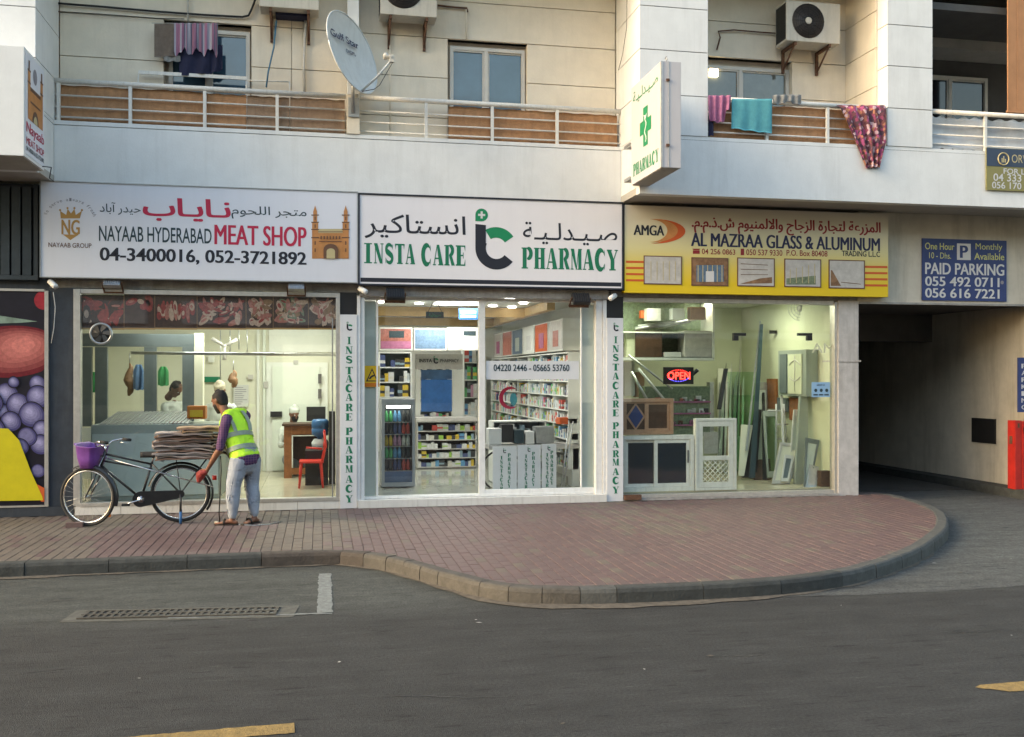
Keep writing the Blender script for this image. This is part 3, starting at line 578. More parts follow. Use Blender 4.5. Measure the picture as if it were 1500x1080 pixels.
def window(x0, x1, z0, z1, Y, splits, pane, fr='window_frame', t=.05, label=None, parent=bld, name='window'):
    f = MB(); xs = [x0]+splits+[x1]
    f.box(x0, x1, Y, Y+.06, z1-t, z1); f.box(x0, x1, Y, Y+.06, z0, z0+t)
    for x in xs: f.box(max(x0, x-t/2) if x not in (x0, x1) else (x0 if x == x0 else x1-t), (x+t/2) if x not in (x0, x1) else (x0+t if x == x0 else x1), Y+.001, Y+.061, z0+t+.0005, z1-t-.0005)
    wn = f.build(name, parent, fr, label)
    for i in range(len(xs)-1):
        a, b = xs[i]+t*.55, xs[i+1]-t*.55; p = pane[i] if isinstance(pane, list) else pane; dy = .012*(i % 2)
        if parent is bld:
            s_ = MB(); w_ = .022
            for q in ((a, b, z0+t, z0+t+w_), (a, b, z1-t-w_, z1-t), (a, a+w_, z0+t+w_, z1-t-w_), (b-w_, b, z0+t+w_, z1-t-w_)): s_.box(q[0], q[1], Y+.012+dy, Y+.03+dy, q[2]+.0006, q[3]-.0006)
            s_.build('sash', wn, fr)
        MB().box(a+.001, b-.001, Y+.034+dy*.5, Y+.042+dy*.5, z0+t+.002, z1-t-.002).build('pane', wn, p)
    return wn
Yw = .33
window(XA(247, Yw), XA(366, Yw), 4.94, 6.30, Yw, [XA(306, Yw)], 'window_blue', label='blue balcony window half hidden by laundry')
window(XA(659, Yw), XA(769, Yw), 4.94, 6.30, Yw, [XA(712, Yw)], 'window_blue', label='blue sliding balcony window with two panes')
window(5.0, XA(1156, Yw), 4.94, 6.27, Yw, [XA(1085, Yw)], ['window_grey', 'window_grey'], label='grey balcony window with a lit lamp showing')
B('ceiling_lamp', XA(1040, .325), XA(1052, .325), .33, .345, at(1046, 112, .33).z, at(1046, 101, .33).z, 'lamp_warm', label='small lit lamp glowing in the window')
# dim right bay
B('wall_core', 8.42, 16, 1.1, 1.25, 4.86, 7.5, 'shade_toned_wall'); B('bay_side', 8.411, 8.42, .251, 1.1, 4.93, 7.5, 'shade_toned_wall'); B('beam', 8.43, 12, .55, 1.09, at(1420, 78, .7).z, at(1420, 62, .7).z, 'soffit_paint')
B('bay_ceiling', 8.411, 12, -.5, 1.09, 7.0, 7.1, 'shade_toned_wall')
window(XA(1352, 1.0), XA(1447, 1.0), 4.94, at(1400, 112, 1.0).z, 1.0, [XA(1392, 1.0)], 'window_dark', fr='window_frame', label='dark window deep in the shaded right balcony')
# upper storeys
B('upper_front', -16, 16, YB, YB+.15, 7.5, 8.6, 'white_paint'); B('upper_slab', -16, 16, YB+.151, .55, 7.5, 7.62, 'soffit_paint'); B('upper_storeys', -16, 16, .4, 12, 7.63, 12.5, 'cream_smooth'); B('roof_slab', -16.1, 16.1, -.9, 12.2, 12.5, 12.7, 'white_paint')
B('wall_side', -16, -15.8, .3, 12, 0, 7.49, 'cream_smooth'); B('wall_side', 15.8, 16, .3, 16, 0, 7.49, 'cream_smooth'); B('wall_left', -15.79, -3.245, .401, .55, 4.14, 7.49, 'cream_smooth')
# the block across the street, which the shop glass and the windows mirror
opp = thing('opposite_building', 'tan apartment block across the street mirrored faintly in the shop windows', 'building', (0, -34, 0))
B('wall', -45, 45, -46, -34, ROADZ, 14.5, 'opp_wall', opp); B('parapet', -45.2, 45.2, -46.2, -33.8, 14.5, 15.3, 'cream_wall', opp); B('awning', -45, 45, -34, -32.6, 3.6, 3.9, 'white_paint', opp)
for fl_ in range(4):
    for k_ in range(-9, 10):
        if fl_ == 0: B('shop_window', k_*4.6-1.7, k_*4.6+1.7, -33.99, -33.95, .4, 3.2, 'window_dark' if k_ % 3 else 'lit_window', opp)
        else: B('window', k_*4.6-1.0, k_*4.6+1.0, -33.99, -33.95, fl_*3.2+2.0, fl_*3.2+3.6, 'window_grey', opp); B('balcony', k_*4.6-1.5, k_*4.6+1.5, -33.94, -33.0, fl_*3.2+.9, fl_*3.2+1.9, 'white_paint', opp)
# ground floor structure
B('lintel', -3.3, 7.75, .03, .40, 2.845, 4.128, 'concrete'); B('lintel_edge', .52, 3.93, -.04, .029, 2.80, 2.93, 'concrete')
B('wall_above_entry', 7.751, 15.79, 0, .35, 2.825, 4.149, 'lower_wall'); B('wall_right', 10.75, 15.79, .0, .35, -.14, 2.824, 'lower_wall')
B('drip_edge', 7.757, 10.8, -.012, .0, 2.80, 2.83, 'concrete')
cx0, cx1 = 7.428, 7.754
B('column_block', cx0, cx1, 0, .45, -.14, 1.955, 'column_stone', bev=.008); B('column_block', cx0, cx1, 0, .45, 1.967, 2.844, 'column_stone', bev=.008); B('column_band', cx0-.01, cx1+.03, -.012, .44, 1.948, 1.972, 'column_stone')
# car park tunnel
B('tunnel_wall', 7.74, 7.755, .452, 18, -.14, 2.9, 'shade_toned_wall'); B('tunnel_wall', 10.75, 10.9, .351, 18, -.14, 2.9, 'lower_wall', label='cream tunnel wall fading into the dark'); B('tunnel_ceiling', 7.756, 10.749, .351, 18, 2.83, 2.95, 'shade_toned_wall'); B('tunnel_end', 7.756, 10.749, 17.8, 18, -.14, 2.82, 'shade_toned_wall')
B('kerb', 10.42, 10.749, -1.6, 17, -.14, .01, 'kerb_dark', bev=.01)
for y_ in (2.6, 5.0, 7.4): B('beam', 7.757, 10.748, y_, y_+.35, 2.35, 2.829, 'shade_toned_wall')  # beams added to hold light back from the deeper tunnel
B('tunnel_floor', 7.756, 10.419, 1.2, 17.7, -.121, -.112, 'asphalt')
# dark column and poster bay of the neighbouring shop
B('dark_column', XA(72, 0), XA(108, 0), 0, .3, .12, 2.844, 'dark_column', label='dark blue grey column between poster and meat shop'); B('plinth', XA(-120, 0), XA(112, 0), -.02, .28, .0, .118, 'dark_column')
B('dark_fill', -15.79, XA(71, .0), .05, .3, -.13, 4.13, 'dark_column')
for k in range(26):
    x = -6.6+k*.125
    if x+.1 < XA(50, 0): MB().prism([(x, 2.99), (x+.1, 2.99), (x+.1, 4.08), (x, 4.08)], -.03+.0*(k), .045).build('shutter_slat', bld, 'dark_shutter')
B('shutter_frame', -7, XA(57, 0), -.05, .045, 2.93, 2.985, 'dark_shutter'); B('shutter_frame', XA(51, 0), XA(57, 0), -.05, .045, 2.986, 4.12, 'dark_shutter')
# rooms behind the shop fronts
def room(x0, x1, y0, y1, z1, wm, fm, cm, tile=.6, side=None):
    B('back_wall', x0, x1, y1, y1+.12, 0, z1, wm); B('side_wall', x0-.1, x0-.001, y0, y1, 0, z1, side or wm); B('side_wall', x1+.001, x1+.1, y0, y1, 0, z1, side or wm)
    B('room_ceiling', x0-.1, x1+.1, y0-.05, y1+.12, z1+.002, z1+.1, cm); B('room_floor', x0, x1, y0, y1, -.1, .088, 'grout')
    first = None; nx = int((x1-x0)/tile)+1; ny = int((y1-y0)/tile)+1; wd = (x1-x0)/nx; dp = (y1-y0)/ny
    for i in range(nx):
        for j in range(ny):
            p = Vector((x0+i*wd, y0+j*dp, R_(0, .0006)))
            if not first: first = MB().box(.002, wd-.002, .002, dp-.002, .085, .10, fm).build('floor_tile', bld); [setattr(v, 'co', v.co+ORIG[bld]) for v in first.data.vertices]; o = first
            else: o = first.copy(); col.objects.link(o)
            o.location = p-ORIG[bld]
room(-4.3, .33, .12, 4.3, 2.95, 'room_wall', 'floor_tile', 'room_white')
room(.55, 3.98, .3, 8.2, 2.86, 'room_white', 'floor_grey', 'room_white')
room(4.13, 7.42, .15, 3.3, 2.95, 'room_wall_green', 'floor_tile', 'room_white')

# ---- shop fronts (parts of the building: frame > panes, sills)
def front(label, boxes, fm, panes):
    mb = MB()
    for b in boxes: mb.bbox(*b[:6], .004, b[6] if len(b) > 6 else None)
    f = mb.build('shop_front', bld, fm, label)
    for p in panes: MB().box(*p[:6]).build('glass_pane', f, p[6] if len(p) > 6 else 'glass')
    return f
a, b, c = XA(108, 0), XA(118, 0), XA(498, 0)
xj = XA(487, .05)
f1 = front('pale aluminium framed glass front of the meat shop', [(a, b, -.02, .10, .0, 2.83), (b+.001, c, -.01, .10, 2.775, 2.83), (b+.001, c, -.03, .11, .105, .150), (XA(492, 0), c, -.02, .10, .151, 2.774)], 'aluminium',
  [(b, XA(320, .05), .045, .055, .15, 2.775), (XA(320, .05)+.006, xj, .045, .055, .15, 2.775), (xj+.006, XA(492, .05), .04, .05, .15, 2.775)])
B('door_rail', xj-.008, xj+.008, .02, .038, .06, 2.5, 'steel', f1)
B('door_bolt', xj-.04, xj+.04, .0, .03, .085, .098, 'black', f1)
n_t = 6; L0, L1 = XA(110, 0), XA(498, 0)
for k in range(n_t): B('plinth_tile', L0+(L1-L0)*k/n_t+.002, L0+(L1-L0)*(k+1)/n_t-.002, -.022, .11, .0, .104, 'tile_white')
p0, p1, p2, p3 = XA(523, 0), XA(534, 0), XA(551, .1), XA(557, .1)
q0, q1, q2, q3 = XA(888, 0), XA(873, 0), XA(852, .1), XA(847, .1)
mm0, mm1 = XA(701, .1), XA(710, .1)
f2 = front('white framed glass front of the pharmacy', [(p0, p0+.045, -.02, .16, 0, 2.80), (p0+.05, p1, .0, .16, 0, 2.80), (q1, q0-.055, .0, .16, 0, 2.80), (q0-.05, q0, -.02, .16, 0, 2.80),
  (p1, q1, .06, .14, 2.76, 2.80), (p1, q1, .05, .17, .105, .135), (mm0, mm1, .06, .13, .136, 2.76), (mm1, q1, .065, .12, .136, .19), (p2, p2+.025, .06, .12, .136, 2.76), (q2-.02, q2, .07, .12, .19, 2.76)], 'white_frame',
  [(p1, p2, .09, .10, .136, 2.76), (p2+.025, mm0, .09, .10, .136, 2.76), (mm1, q2-.02, .09, .10, .19, 2.76), (q2, q1, .09, .10, .19, 2.76)])
B('frosted_panel', p1+.004, p2-.004, .115, .125, .14, 2.74, 'frost', f2, 'pale blank film panel at the left edge'); B('frosted_panel', q2+.004, q1-.004, .115, .125, .19, 2.74, 'frost', f2)
B('number_band', XA(712, .085), XA(848, .085), .084, .088, at(780, 556, .085).z, at(780, 529, .085).z, 'strip_white', f2)
B('entry_step', p0+.01, q0-.01, -.06, .25, 0, .102, 'tile_white'); B('threshold', p2, XA(700, .2), .18, .4, .102, .112, 'aluminium')
g0, g1 = XA(913, .05), 7.427
f3 = front('frameless glass front of the glass shop', [(g1-.045, g1, .02, .16, 0.02, 2.82), (g0, g1-.046, .04, .16, 2.78, 2.84), (g0, g1-.046, .03, .17, .03, .075)], 'aluminium',
  [(g0, XA(1079, .1)-.004, .095, .107, .075, 2.78, 'shop_glass_green'), (XA(1079, .1)+.004, XA(1185, .1)-.004, .095, .107, .08, 2.78, 'shop_glass_green'), (XA(1185, .1)+.004, g1-.046, .095, .107, .075, 2.78, 'shop_glass_green')])
for u_, w_ in ((1075, 18), (1170, 20)):
    mb = MB(); mb.pbox(u_, u_+w_, 488, 492, .07, .13); s_ = u_ if u_ < 1100 else u_+w_-7; mb.pbox(s_, s_+7, 492.2, 499, .07, .13); mb.build('glass_clamp', f3, 'black')
B('sill_plinth', g0-.05, 7.426, -.03, .14, 0, .029, 'concrete')
B('pier', XA(888, 0)+.002, XA(913, 0), .0, .3, 0, 2.844, 'black'); B('pier', XA(498, 0)+.001, XA(523, 0)-.001, .0, .3, 0, 2.844, 'black')

# ---- railings
def railing(x0, x1, Y, ztop, posts, bars, label):
    mb = MB(); mb.tube([(x0, Y, ztop), (x1, Y, ztop)], .034, 14); r = mb.build('railing', bld, 'rail_paint', label)
    for z in bars: MB().tube([(x0, Y, z), (x1, Y, z)], .011, 8).build('bar', r, 'rail_paint')
    for x in posts: MB().box(x-.02, x+.02, Y-.018, Y+.018, 4.925, ztop-.02).build('post', r, 'rail_paint')
bz = [5.255, 5.11, 4.985]
railing(-3.24, px0, .03, 5.432, [XA(u, .03) for u in (86, 191, 300, 406)], bz, 'cream pipe railing of the left balcony half')
railing(px1, 4.122, .03, 5.432, [XA(u, .03) for u in (624, 721, 816)], bz, 'cream pipe railing right of the post')
railing(5.077, 7.712, YB+.06, 5.455, [XA(u, YB+.06) for u in (1123, 1212, 1296)], [5.28, 5.14, 5.01], 'cream pipe railing hung with towels')
railing(8.411, 12, YB+.06, 5.46, [XA(1443, YB+.06), 9.95+1], [5.28, 5.14, 5.01], 'cream pipe railing in front of grey tarpaulin')
def sag_sheet(x0, x1, Y, z0, z1, amp=.01, nx=14, nz=8, seed=0, ph=9, th=.004):
    mb = MB(); vs = []; fs = []; rr = random.Random(seed); a1, a2, a3 = rr.uniform(0, 6), rr.uniform(0, 6), rr.uniform(5, 12)
    for s in (0, 1):
        for j in range(nz+1):
            for i in range(nx+1):
                x = x0+(x1-x0)*i/nx; z = z0+(z1-z0)*j/nz+(amp*.8*sin(i*1.3+a1) if j in (0, nz) else 0)
                vs.append((x, Y+s*th+amp*sin(x*ph+a1+z*4)*.7+amp*sin(z*a3+a2+x*2), z))
    m_ = (nx+1)*(nz+1)
    for s in (0, 1):
        for j in range(nz):
            for i in range(nx): q = s*m_+j*(nx+1)+i; fs.append((q, q+1, q+nx+2, q+nx+1) if s == 0 else (q, q+nx+1, q+nx+2, q+1))
    for i in range(nx): fs.append((i, i+m_, i+1+m_, i+1)); q = nz*(nx+1)+i; fs.append((q, q+1, q+1+m_, q+m_))
    return mb.mesh(vs, fs, None, True)
Yp = .075
for (u0, u1, m_, l_) in ((85, 190, 'bamboo', 'tan screen board at the far left of the balcony railing'), (190, 300, 'bamboo', 'tan screen board second from the left pillar'), (301, 361, 'bamboo', 'narrow tan screen board ending below the blue window'), (362, 424, 'bamboo_dull', 'dull brown screen board right of the tan ones'), (425, 505, 'bamboo_dull', 'dull brown screen board beside the balcony post'),
    (657, 718, 'bamboo', 'tan screen board nearest the two paned blue window'), (719, 814, 'bamboo', 'tan screen board in the middle of the right half railing'), (815, 904, 'bamboo', 'tan screen board against the pillar with the pharmacy sign')):
    tag(sag_sheet(XA(u0, Yp), XA(u1, Yp), Yp, 4.95, 5.40+R_(-.015, 0), .006, seed=u0).build('screen_board', None, m_, loc=(XA(u0, Yp), Yp, 4.95)), l_, 'screen', 'screen boards tied behind the balcony railings')
for (u0, u1, l_) in ((1040, 1122, 'brown screen board behind the pink and teal towels'), (1123, 1212, 'brown screen board between teal towel and floral cloth'), (1213, 1294, 'brown screen board partly under the floral cloth')):
    tag(sag_sheet(XA(u0, -.69), XA(u1, -.69), -.69, 4.95, 5.42, .006, seed=u0).build('screen_board', None, 'bamboo', loc=(XA(u0, -.69), -.69, 4.95)), l_, 'screen', 'screen boards tied behind the balcony railings')
for (x0, x1, l_) in ((8.43, XA(1441, -.69), 'crumpled grey tarpaulin left of the railing post'), (XA(1446, -.69), 10.4, 'crumpled grey tarpaulin right of the railing post, above the lease banner')):
    tag(sag_sheet(x0, x1, -.69, 4.94, 5.40, .022, 24, 12, seed=int(x0*7)).build('tarpaulin', None, 'tarp', loc=(x0, -.69, 4.94)), l_, 'tarpaulin', 'tarpaulins behind the right railing')
bl_ = thing('slatted_blind', 'flat orange brown slatted blind closing the rightmost balcony', 'blind', (10, -.7, 6)); xb = XA(1475, -.7)
for k in range(9): MB().bbox(xb+k*.15, xb+k*.15+.146, -.72+R_(-.003, .003), -.70, 5.55, 7.3, .004).build('slat', bl_, 'curtain_orange')
MB().box(xb-.01, xb+1.36, -.73, -.69, 5.515, 5.548).build('bottom_rail', bl_, 'curtain_orange')

# ================================================================== SIGNS
YS = -.15
def panel_sign(name, label, u0, u1, v0, v1, Y, m, depth=.14, frame=None, cat='shop sign'):
    a, b = at(u0, v0, Y), at(u1, v1, Y); um = (u0+u1)/2; z1, z0 = at(um, v0, Y).z, at(um, v1, Y).z
    t = thing(name, label, cat, ((a.x+b.x)/2, Y+depth, (z0+z1)/2)); MB().box(a.x, b.x, Y, Y+depth, z0, z1).build('sign_panel', t, m)
    if frame:
        f = MB(); w_ = frame[1]
        f.box(a.x-w_, b.x+w_, Y-.012, Y+depth, z1+.0006, z1+w_); f.box(a.x-w_, b.x+w_, Y-.012, Y+depth, z0-w_, z0-.0006); f.box(a.x-w_, a.x-.0006, Y-.012, Y+depth, z0, z1); f.box(b.x+.0006, b.x+w_, Y-.012, Y+depth, z0, z1); f.build('sign_frame', t, frame[0])
    return t
def lettering(t, items, Y, name='lettering'):
    for it in items:
        s, u0, u1, v0, v1, m = it[:6]; mb = MB(); write(mb, s, u0, u1, v0, v1, Y, m, it[6] if len(it) > 6 else .015, it[7] if len(it) > 7 else 0); mb.build(name, t)
def charminar(t, u0, u1, v0, v1, Y):                                   # small print of a four-minaret gate
    W_, H_ = u1-u0, v1-v0; q = lambda x, y: (u0+x*W_, v0+y*H_); mb = MB(); k = [0]
    def r(x0, x1, y0, y1, m): k[0] += 1; mb.poly([q(x0, y1), q(x1, y1), q(x1, y0), q(x0, y0)], Y-.0004*k[0], m)
    r(.08, .94, .50, 1, 'ink_orange'); r(.10, .92, .42, .50, 'ink_cream'); r(.10, .92, .47, .485, 'ink_brown')
    for x0 in (0, .80):
        r(x0+.02, x0+.18, .30, 1, 'ink_orange'); r(x0+.05, x0+.15, .08, .30, 'ink_orange'); k[0] += 1; mb.poly([q(x0+.05, .08), q(x0+.15, .08), q(x0+.10, -.04)], Y-.0004*k[0], 'ink_orange')
        for y in (.14, .28, .42, .58): r(x0, x0+.2, y, y+.02, 'ink_brown')
        for y in (.18, .33, .66, .8): r(x0+.085, x0+.115, y, y+.07, 'ink_brown')
    for x in (.24, .32, .40, .48, .56, .64, .72): r(x, x+.035, .56, .62, 'ink_brown')
    r(.2, .8, .655, .67, 'ink_brown')
    k[0] += 1; mb.poly([q(.32, 1), q(.70, 1), q(.70, .82)]+[q(.51+.19*cos(a_*pi/8), .82-.11*sin(a_*pi/8)) for a_ in range(1, 8)]+[q(.32, .82)], Y-.0004*k[0], 'ink_brown')
    k[0] += 1; mb.poly([q(.40, 1), q(.62, 1), q(.62, .86)]+[q(.51+.11*cos(a_*pi/8), .86-.06*sin(a_*pi/8)) for a_ in range(1, 8)]+[q(.40, .86)], Y-.0004*k[0], 'ink_cream')
    mb.build('gate_print', t)
s1 = panel_sign('shop_sign', 'white meat shop sign board with red and dark lettering and an orange gate print', 60, 523, 274, 409.5, YS, 'sign_white', frame=('steel', .012))
lettering(s1, [(arabic('متجر اللحوم'), 339, 449, 303, 322, 'ink_dark', .004), (arabic('نـايـاب'), 209, 338, 291, 325, 'ink_red', .03), (arabic('حيدر آباد'), 146, 206, 297, 315, 'ink_dark', .004),
  ('NAYAAB HYDERABAD', 145, 310, 333, 355, 'ink_dark', .012), ('MEAT SHOP', 314, 449, 331, 360, 'ink_red', .045), ('04-3400016, 052-3721892', 146, 449, 366, 388, 'ink_black', .03), ('NAYAAB GROUP', 71, 134, 356, 363, 'ink_brown', .01), ('NG', 90, 117, 322, 344, 'ink_gold', .035)], YS)
charminar(s1, 456, 512, 304, 379, YS-.002)
mb = MB(); mb.poly([(92, 343.5), (115, 344), (103, 352)], YS-.002, 'ink_gold'); mb.poly([(89, 320), (117, 320), (120, 309), (111, 315), (109, 306), (104, 313), (99, 306), (97, 315), (88, 309)][::1], YS-.003, 'ink_gold')
for i, (u_, v_) in enumerate(((88, 308), (99, 305), (109, 305), (120, 308))): c_ = at(u_, v_, YS-.004); mb.disc(c_, (0, -1, 0), .013, 10, 'ink_gold')
mb.build('crown_print', s1)
txt = 'We serve always fresh'; mb = MB()
for i, ch in enumerate(txt):
    if ch == ' ': continue
    a_ = radians(165-150*i/(len(txt)-1)); c_ = at(103, 322, YS); r_ = .27; up_ = Vector((cos(a_), 0, sin(a_)*.85)); rt_ = Vector((sin(a_), 0, -cos(a_)*.85)); hh = .045 if ch in 'Wlfh' else .032
    write3(mb, ch, Vector((c_.x, YS, c_.z))+up_*r_-rt_*.012, rt_*.026, up_*hh, .0, 'ink_grey')
mb.build('lettering', s1)
s2 = panel_sign('shop_sign', 'white pharmacy sign board with green stencil lettering and a round dark and green logo', 527, 911, 292, 419, YS, 'sign_white_warm', frame=('ink_black', .022))
lettering(s2, [(arabic('انستاكير'), 534, 682, 315, 351, 'ink_black', .006), (arabic('صـيـدلـيـة'), 766, 904, 327, 359, 'ink_black', .006)], YS)
mb = MB(); fatpx(mb, 'INSTA', 532, 608, 357, 386.5, YS, 'ink_green'); fatpx(mb, 'CARE', 617, 683, 359, 389, YS, 'ink_green'); fatpx(mb, 'PHARMACY', 764, 905, 364.5, 395, YS, 'ink_green'); mb.build('lettering', s2)
mb = MB(); mb.poly([(528, 415), (910, 415.0), (910, 409), (528, 409)], YS-.0015, 'ink_black')
for a_, b_ in ((0, 0),): pass
mb.v = mb.v[:0]; mb.f = []; mb.m = []; mb.sm = []
za, zb = at(720, 416.5, YS).z, at(720, 410.5, YS).z; mb.face([(XA(528, YS), YS-.0015, za), (XA(910, YS), YS-.0015, za), (XA(910, YS), YS-.0015, zb), (XA(528, YS), YS-.0015, zb)], 'ink_black')
mb.build('foot_line', s2)
def ic_logo(t, C, s, right, up, n):                                    # s: scale in metres of the ring's outer radius
    mb = MB(); C, right, up, n = Vector(C), Vector(right), Vector(up), Vector(n)
    def ar(a0, a1, r0, r1, m, k, N=14): 
        for i in range(N):
            p, q = radians(a0+(a1-a0)*i/N), radians(a0+(a1-a0)*(i+1)/N)
            mb.face([C+n*k+(right*cos(x)+up*sin(x))*r*s for x, r in ((p, r0), (p, r1), (q, r1), (q, r0))], m)
    ar(35, 122, .5, 1, 'ink_green2', .002); ar(155, 322, .5, 1, 'ink_black', .0025, 24)
    pt = lambda x, y, k: C+right*x*s+up*y*s+n*k
    mb.face([pt(x, y, .003) for x, y in ((-1, 0), (-.5, -.05), (-.5, 1.08), (-1, 1.12))], 'ink_black')
    mb.face([pt(-.70+.30*cos(x*pi/10), 1.55+.30*sin(x*pi/10), .002) for x in range(20)], 'ink_green2'); mb.face([pt(x, y, .0023) for x, y in ((-1, 1.25), (-.7, 1.25), (-.7, 1.55), (-1, 1.55))], 'ink_green2')
    for a_, b_ in ((.05, .17), (.17, .05)): mb.face([pt(-.70+x*a_, 1.55+y*b_, .003+a_*.001) for x, y in ((-1, -1), (1, -1), (1, 1), (-1, 1))], 'ink_white')
    return mb.build('logo', t)
ic_logo(s2, at(727, 364, YS), .285, (1, 0, 0), (0, 0, 1), (0, -1, 0))
s3 = panel_sign('shop_sign', 'yellow and beige glass and aluminium shop sign with five framed photo prints', 915, 1301, 307, 432, YS, 'grad_sign')
lettering(s3, [('AMGA', 928, 973, 330, 345, 'ink_black', .05), (arabic('المزرعة لتجارة الزجاج والالمنيوم ش.ذ.م.م.'), 1013, 1290, 321, 345, 'ink_maroon', .026), ('AL MAZRAA GLASS & ALUMINUM', 1012, 1289, 345, 364.5, 'ink_navy', .05),
  ('04 256 0863', 1028, 1077, 365, 373, 'ink_maroon', .01), ('050 537 9330', 1093, 1146, 366, 374.5, 'ink_maroon', .01), ('P.O. Box 80408', 1152, 1212, 367, 375.5, 'ink_maroon', .01), ('TRADING L.L.C', 1233, 1289, 368, 376, 'ink_black', .02)], YS)
mb = MB()
def cres(u, v, ru, rv, du, m, k): 
    pts = [(u+ru*cos(x), v-rv*sin(x)) for x in [radians(-88+176*i/16) for i in range(17)]]; inn = [(u-du+(ru)*cos(x)*.72, v-rv*sin(x)*.98) for x in [radians(88-176*i/16) for i in range(17)]]
    for i in range(16): mb.poly([pts[i], pts[i+1], inn[15-i], inn[16-i]], YS-.002-k, m)
cres(958, 339, 46, 18, 6, 'ink_orange2', 0); cres(956, 338, 37, 17, 5, 'ink_orange', .001)
mb.poly([(1015, 372), (1025, 372), (1025, 367), (1015, 367)], YS-.002, 'ink_maroon'); mb.poly([(1016, 366.6), (1024, 366.6), (1026, 364.5), (1014, 364.5)], YS-.002, 'ink_maroon'); mb.poly([(1085, 374), (1090, 374), (1090, 364.5), (1085, 364.5)], YS-.002, 'ink_maroon')
mb.build('emblem', s3)
mb = MB()
for v_ in (382, 391, 400, 409):
    for u0_, u1_, dv in ((917, 943, 0), (1267, 1300, 7.5)): mb.poly([(u0_, v_+dv+3.2), (u1_, v_+dv+3.6), (u1_, v_+dv+.4), (u0_, v_+dv)], YS-.0015, 'ink_orange2')
mb.build('stripes', s3)
for k, (u0_, v0_, u1_, v1_) in enumerate(((943, 375, 999, 417), (1013, 377.5, 1067, 419), (1080, 378, 1135, 420), (1149, 379.5, 1203, 421), (1214, 381, 1267, 423))):
    mb = MB(); um = (u0_+u1_)/2; mb.pbox(u0_, u1_, v0_, v1_, YS-.008, YS-.0005, 'ink_brown'); mb.pbox(u0_+1.5, u1_-1.5, v0_+1.5, v1_-1.5, YS-.010, YS-.0085, ['photo_grey', 'meat_board', 'photo_grey', 'photo_grey', 'photo_grey'][k]); yy = YS-.0115
    if k == 0:
        for i in range(5): mb.poly([(u0_+10+i*9, v1_-6), (u0_+11+i*9, v1_-6), (u0_+11+i*9, v0_+8), (u0_+10+i*9, v0_+8)], yy, 'ink_cream')
    if k == 1:
        mb.poly([(u0_+7, v1_-6), (u1_-7, v1_-6), (u1_-7, v0_+11), (u0_+7, v0_+11)], yy, 'photo_blue'); mb.poly([(u0_+5, v0_+10), (u1_-5, v0_+10), (um+12, v0_+5), (um, v0_+3.5), (um-12, v0_+5)], yy, 'meat_board')
        for i in range(6): mb.poly([(u0_+9+i*7, v1_-6), (u0_+10.2+i*7, v1_-6), (u0_+10.2+i*7, v0_+11), (u0_+9+i*7, v0_+11)], yy-.001, 'ink_cream')
        mb.poly([(um-6, v1_-6), (um+6, v1_-6), (um+6, v0_+20), (um-6, v0_+20)], yy-.002, 'ink_white')
    if k == 2:
        mb.poly([(u0_+4, v1_-4), (u1_-4, v1_-5), (u1_-4, v1_-14), (um+6, v1_-12)], yy, 'meat_board')
        for i in range(3): mb.poly([(u0_+5, v0_+9+i*8), (u1_-10, v0_+11+i*7), (u1_-10, v0_+10.2+i*7), (u0_+5, v0_+8+i*8)], yy, 'ink_brown')
    if k == 3:
        mb.poly([(u0_+3, v1_-4), (u1_-8, v1_-4), (u1_-8, v1_-17), (u0_+3, v1_-13)], yy, 'photo_green')
        for i in range(5): mb.poly([(u0_+8+i*9, v1_-6), (u0_+9+i*9, v1_-6), (u0_+9+i*9, v0_+15-i*2), (u0_+8+i*9, v0_+15-i*2)], yy-.001, 'ink_cream')
    if k == 4: mb.poly([(u0_+3, v1_-4), (u0_+18, v1_-4), (u0_+5, v0_+15), (u0_+3, v0_+15)], yy, 'meat_board'); mb.poly([(u0_+18, v1_-9), (u1_-6, v1_-6), (u1_-6, v1_-7), (u0_+18, v1_-10)], yy, 'ink_brown')
    mb.build('photo_print', s3)
s4 = panel_sign('parking_sign', 'blue paid parking banner with white phone numbers above the car park entry', 1351, 1474.5, 351, 441, -.02, 'park_blue', .018, cat='parking sign')
lettering(s4, [('One Hour', 1355, 1398, 356, 366, 'ink_paleyellow', .01), ('10 - Dhs.', 1361, 1393, 370, 379, 'ink_paleyellow', .0), ('Monthly', 1429, 1468, 357, 369, 'ink_paleyellow', .01), ('Available', 1427, 1471, 371, 381, 'ink_paleyellow', .01),
   ('PAID PARKING', 1355, 1471, 386, 403, 'ink_white', .028), ('055 492 0711', 1355, 1464, 406, 420, 'ink_white', .024), ('056 616 7221', 1355, 1464, 423, 437, 'ink_white', .024)], -.02)
mb = MB(); mb.pbox(1402, 1422, 357, 381, -.0235, -.0205, 'ink_white'); write(mb, 'P', 1406, 1418, 360, 378, -.0235, 'park_blue', .04); mb.disc(at(1468, 414, -.022), (0, -1, 0), .028, 16, 'ink_grey'); mb.build('parking_symbol', s4)
s5 = panel_sign('lease_banner', 'navy and olive lease banner tied to the right balcony front', 1445, 1575, 219.5, 281, YB-.03, 'lease_olive', .02, cat='banner')
mb = MB(); mb.pbox(1445.3, 1574.5, 220, 246, YB-.034, YB-.0302, 'lease_navy'); a_ = at(1470, 233, YB-.036); mb.ring(a_, (0, -1, 0), .085, .009, m='ink_cream', seg=24)
for i, (dx, h_) in enumerate(((-.03, .06), (-.004, .09), (.022, .05))): mb.box(a_.x+dx, a_.x+dx+.016, YB-.037, YB-.035, a_.z-.05, a_.z-.05+h_, 'ink_cream')
mb.build('emblem', s5)
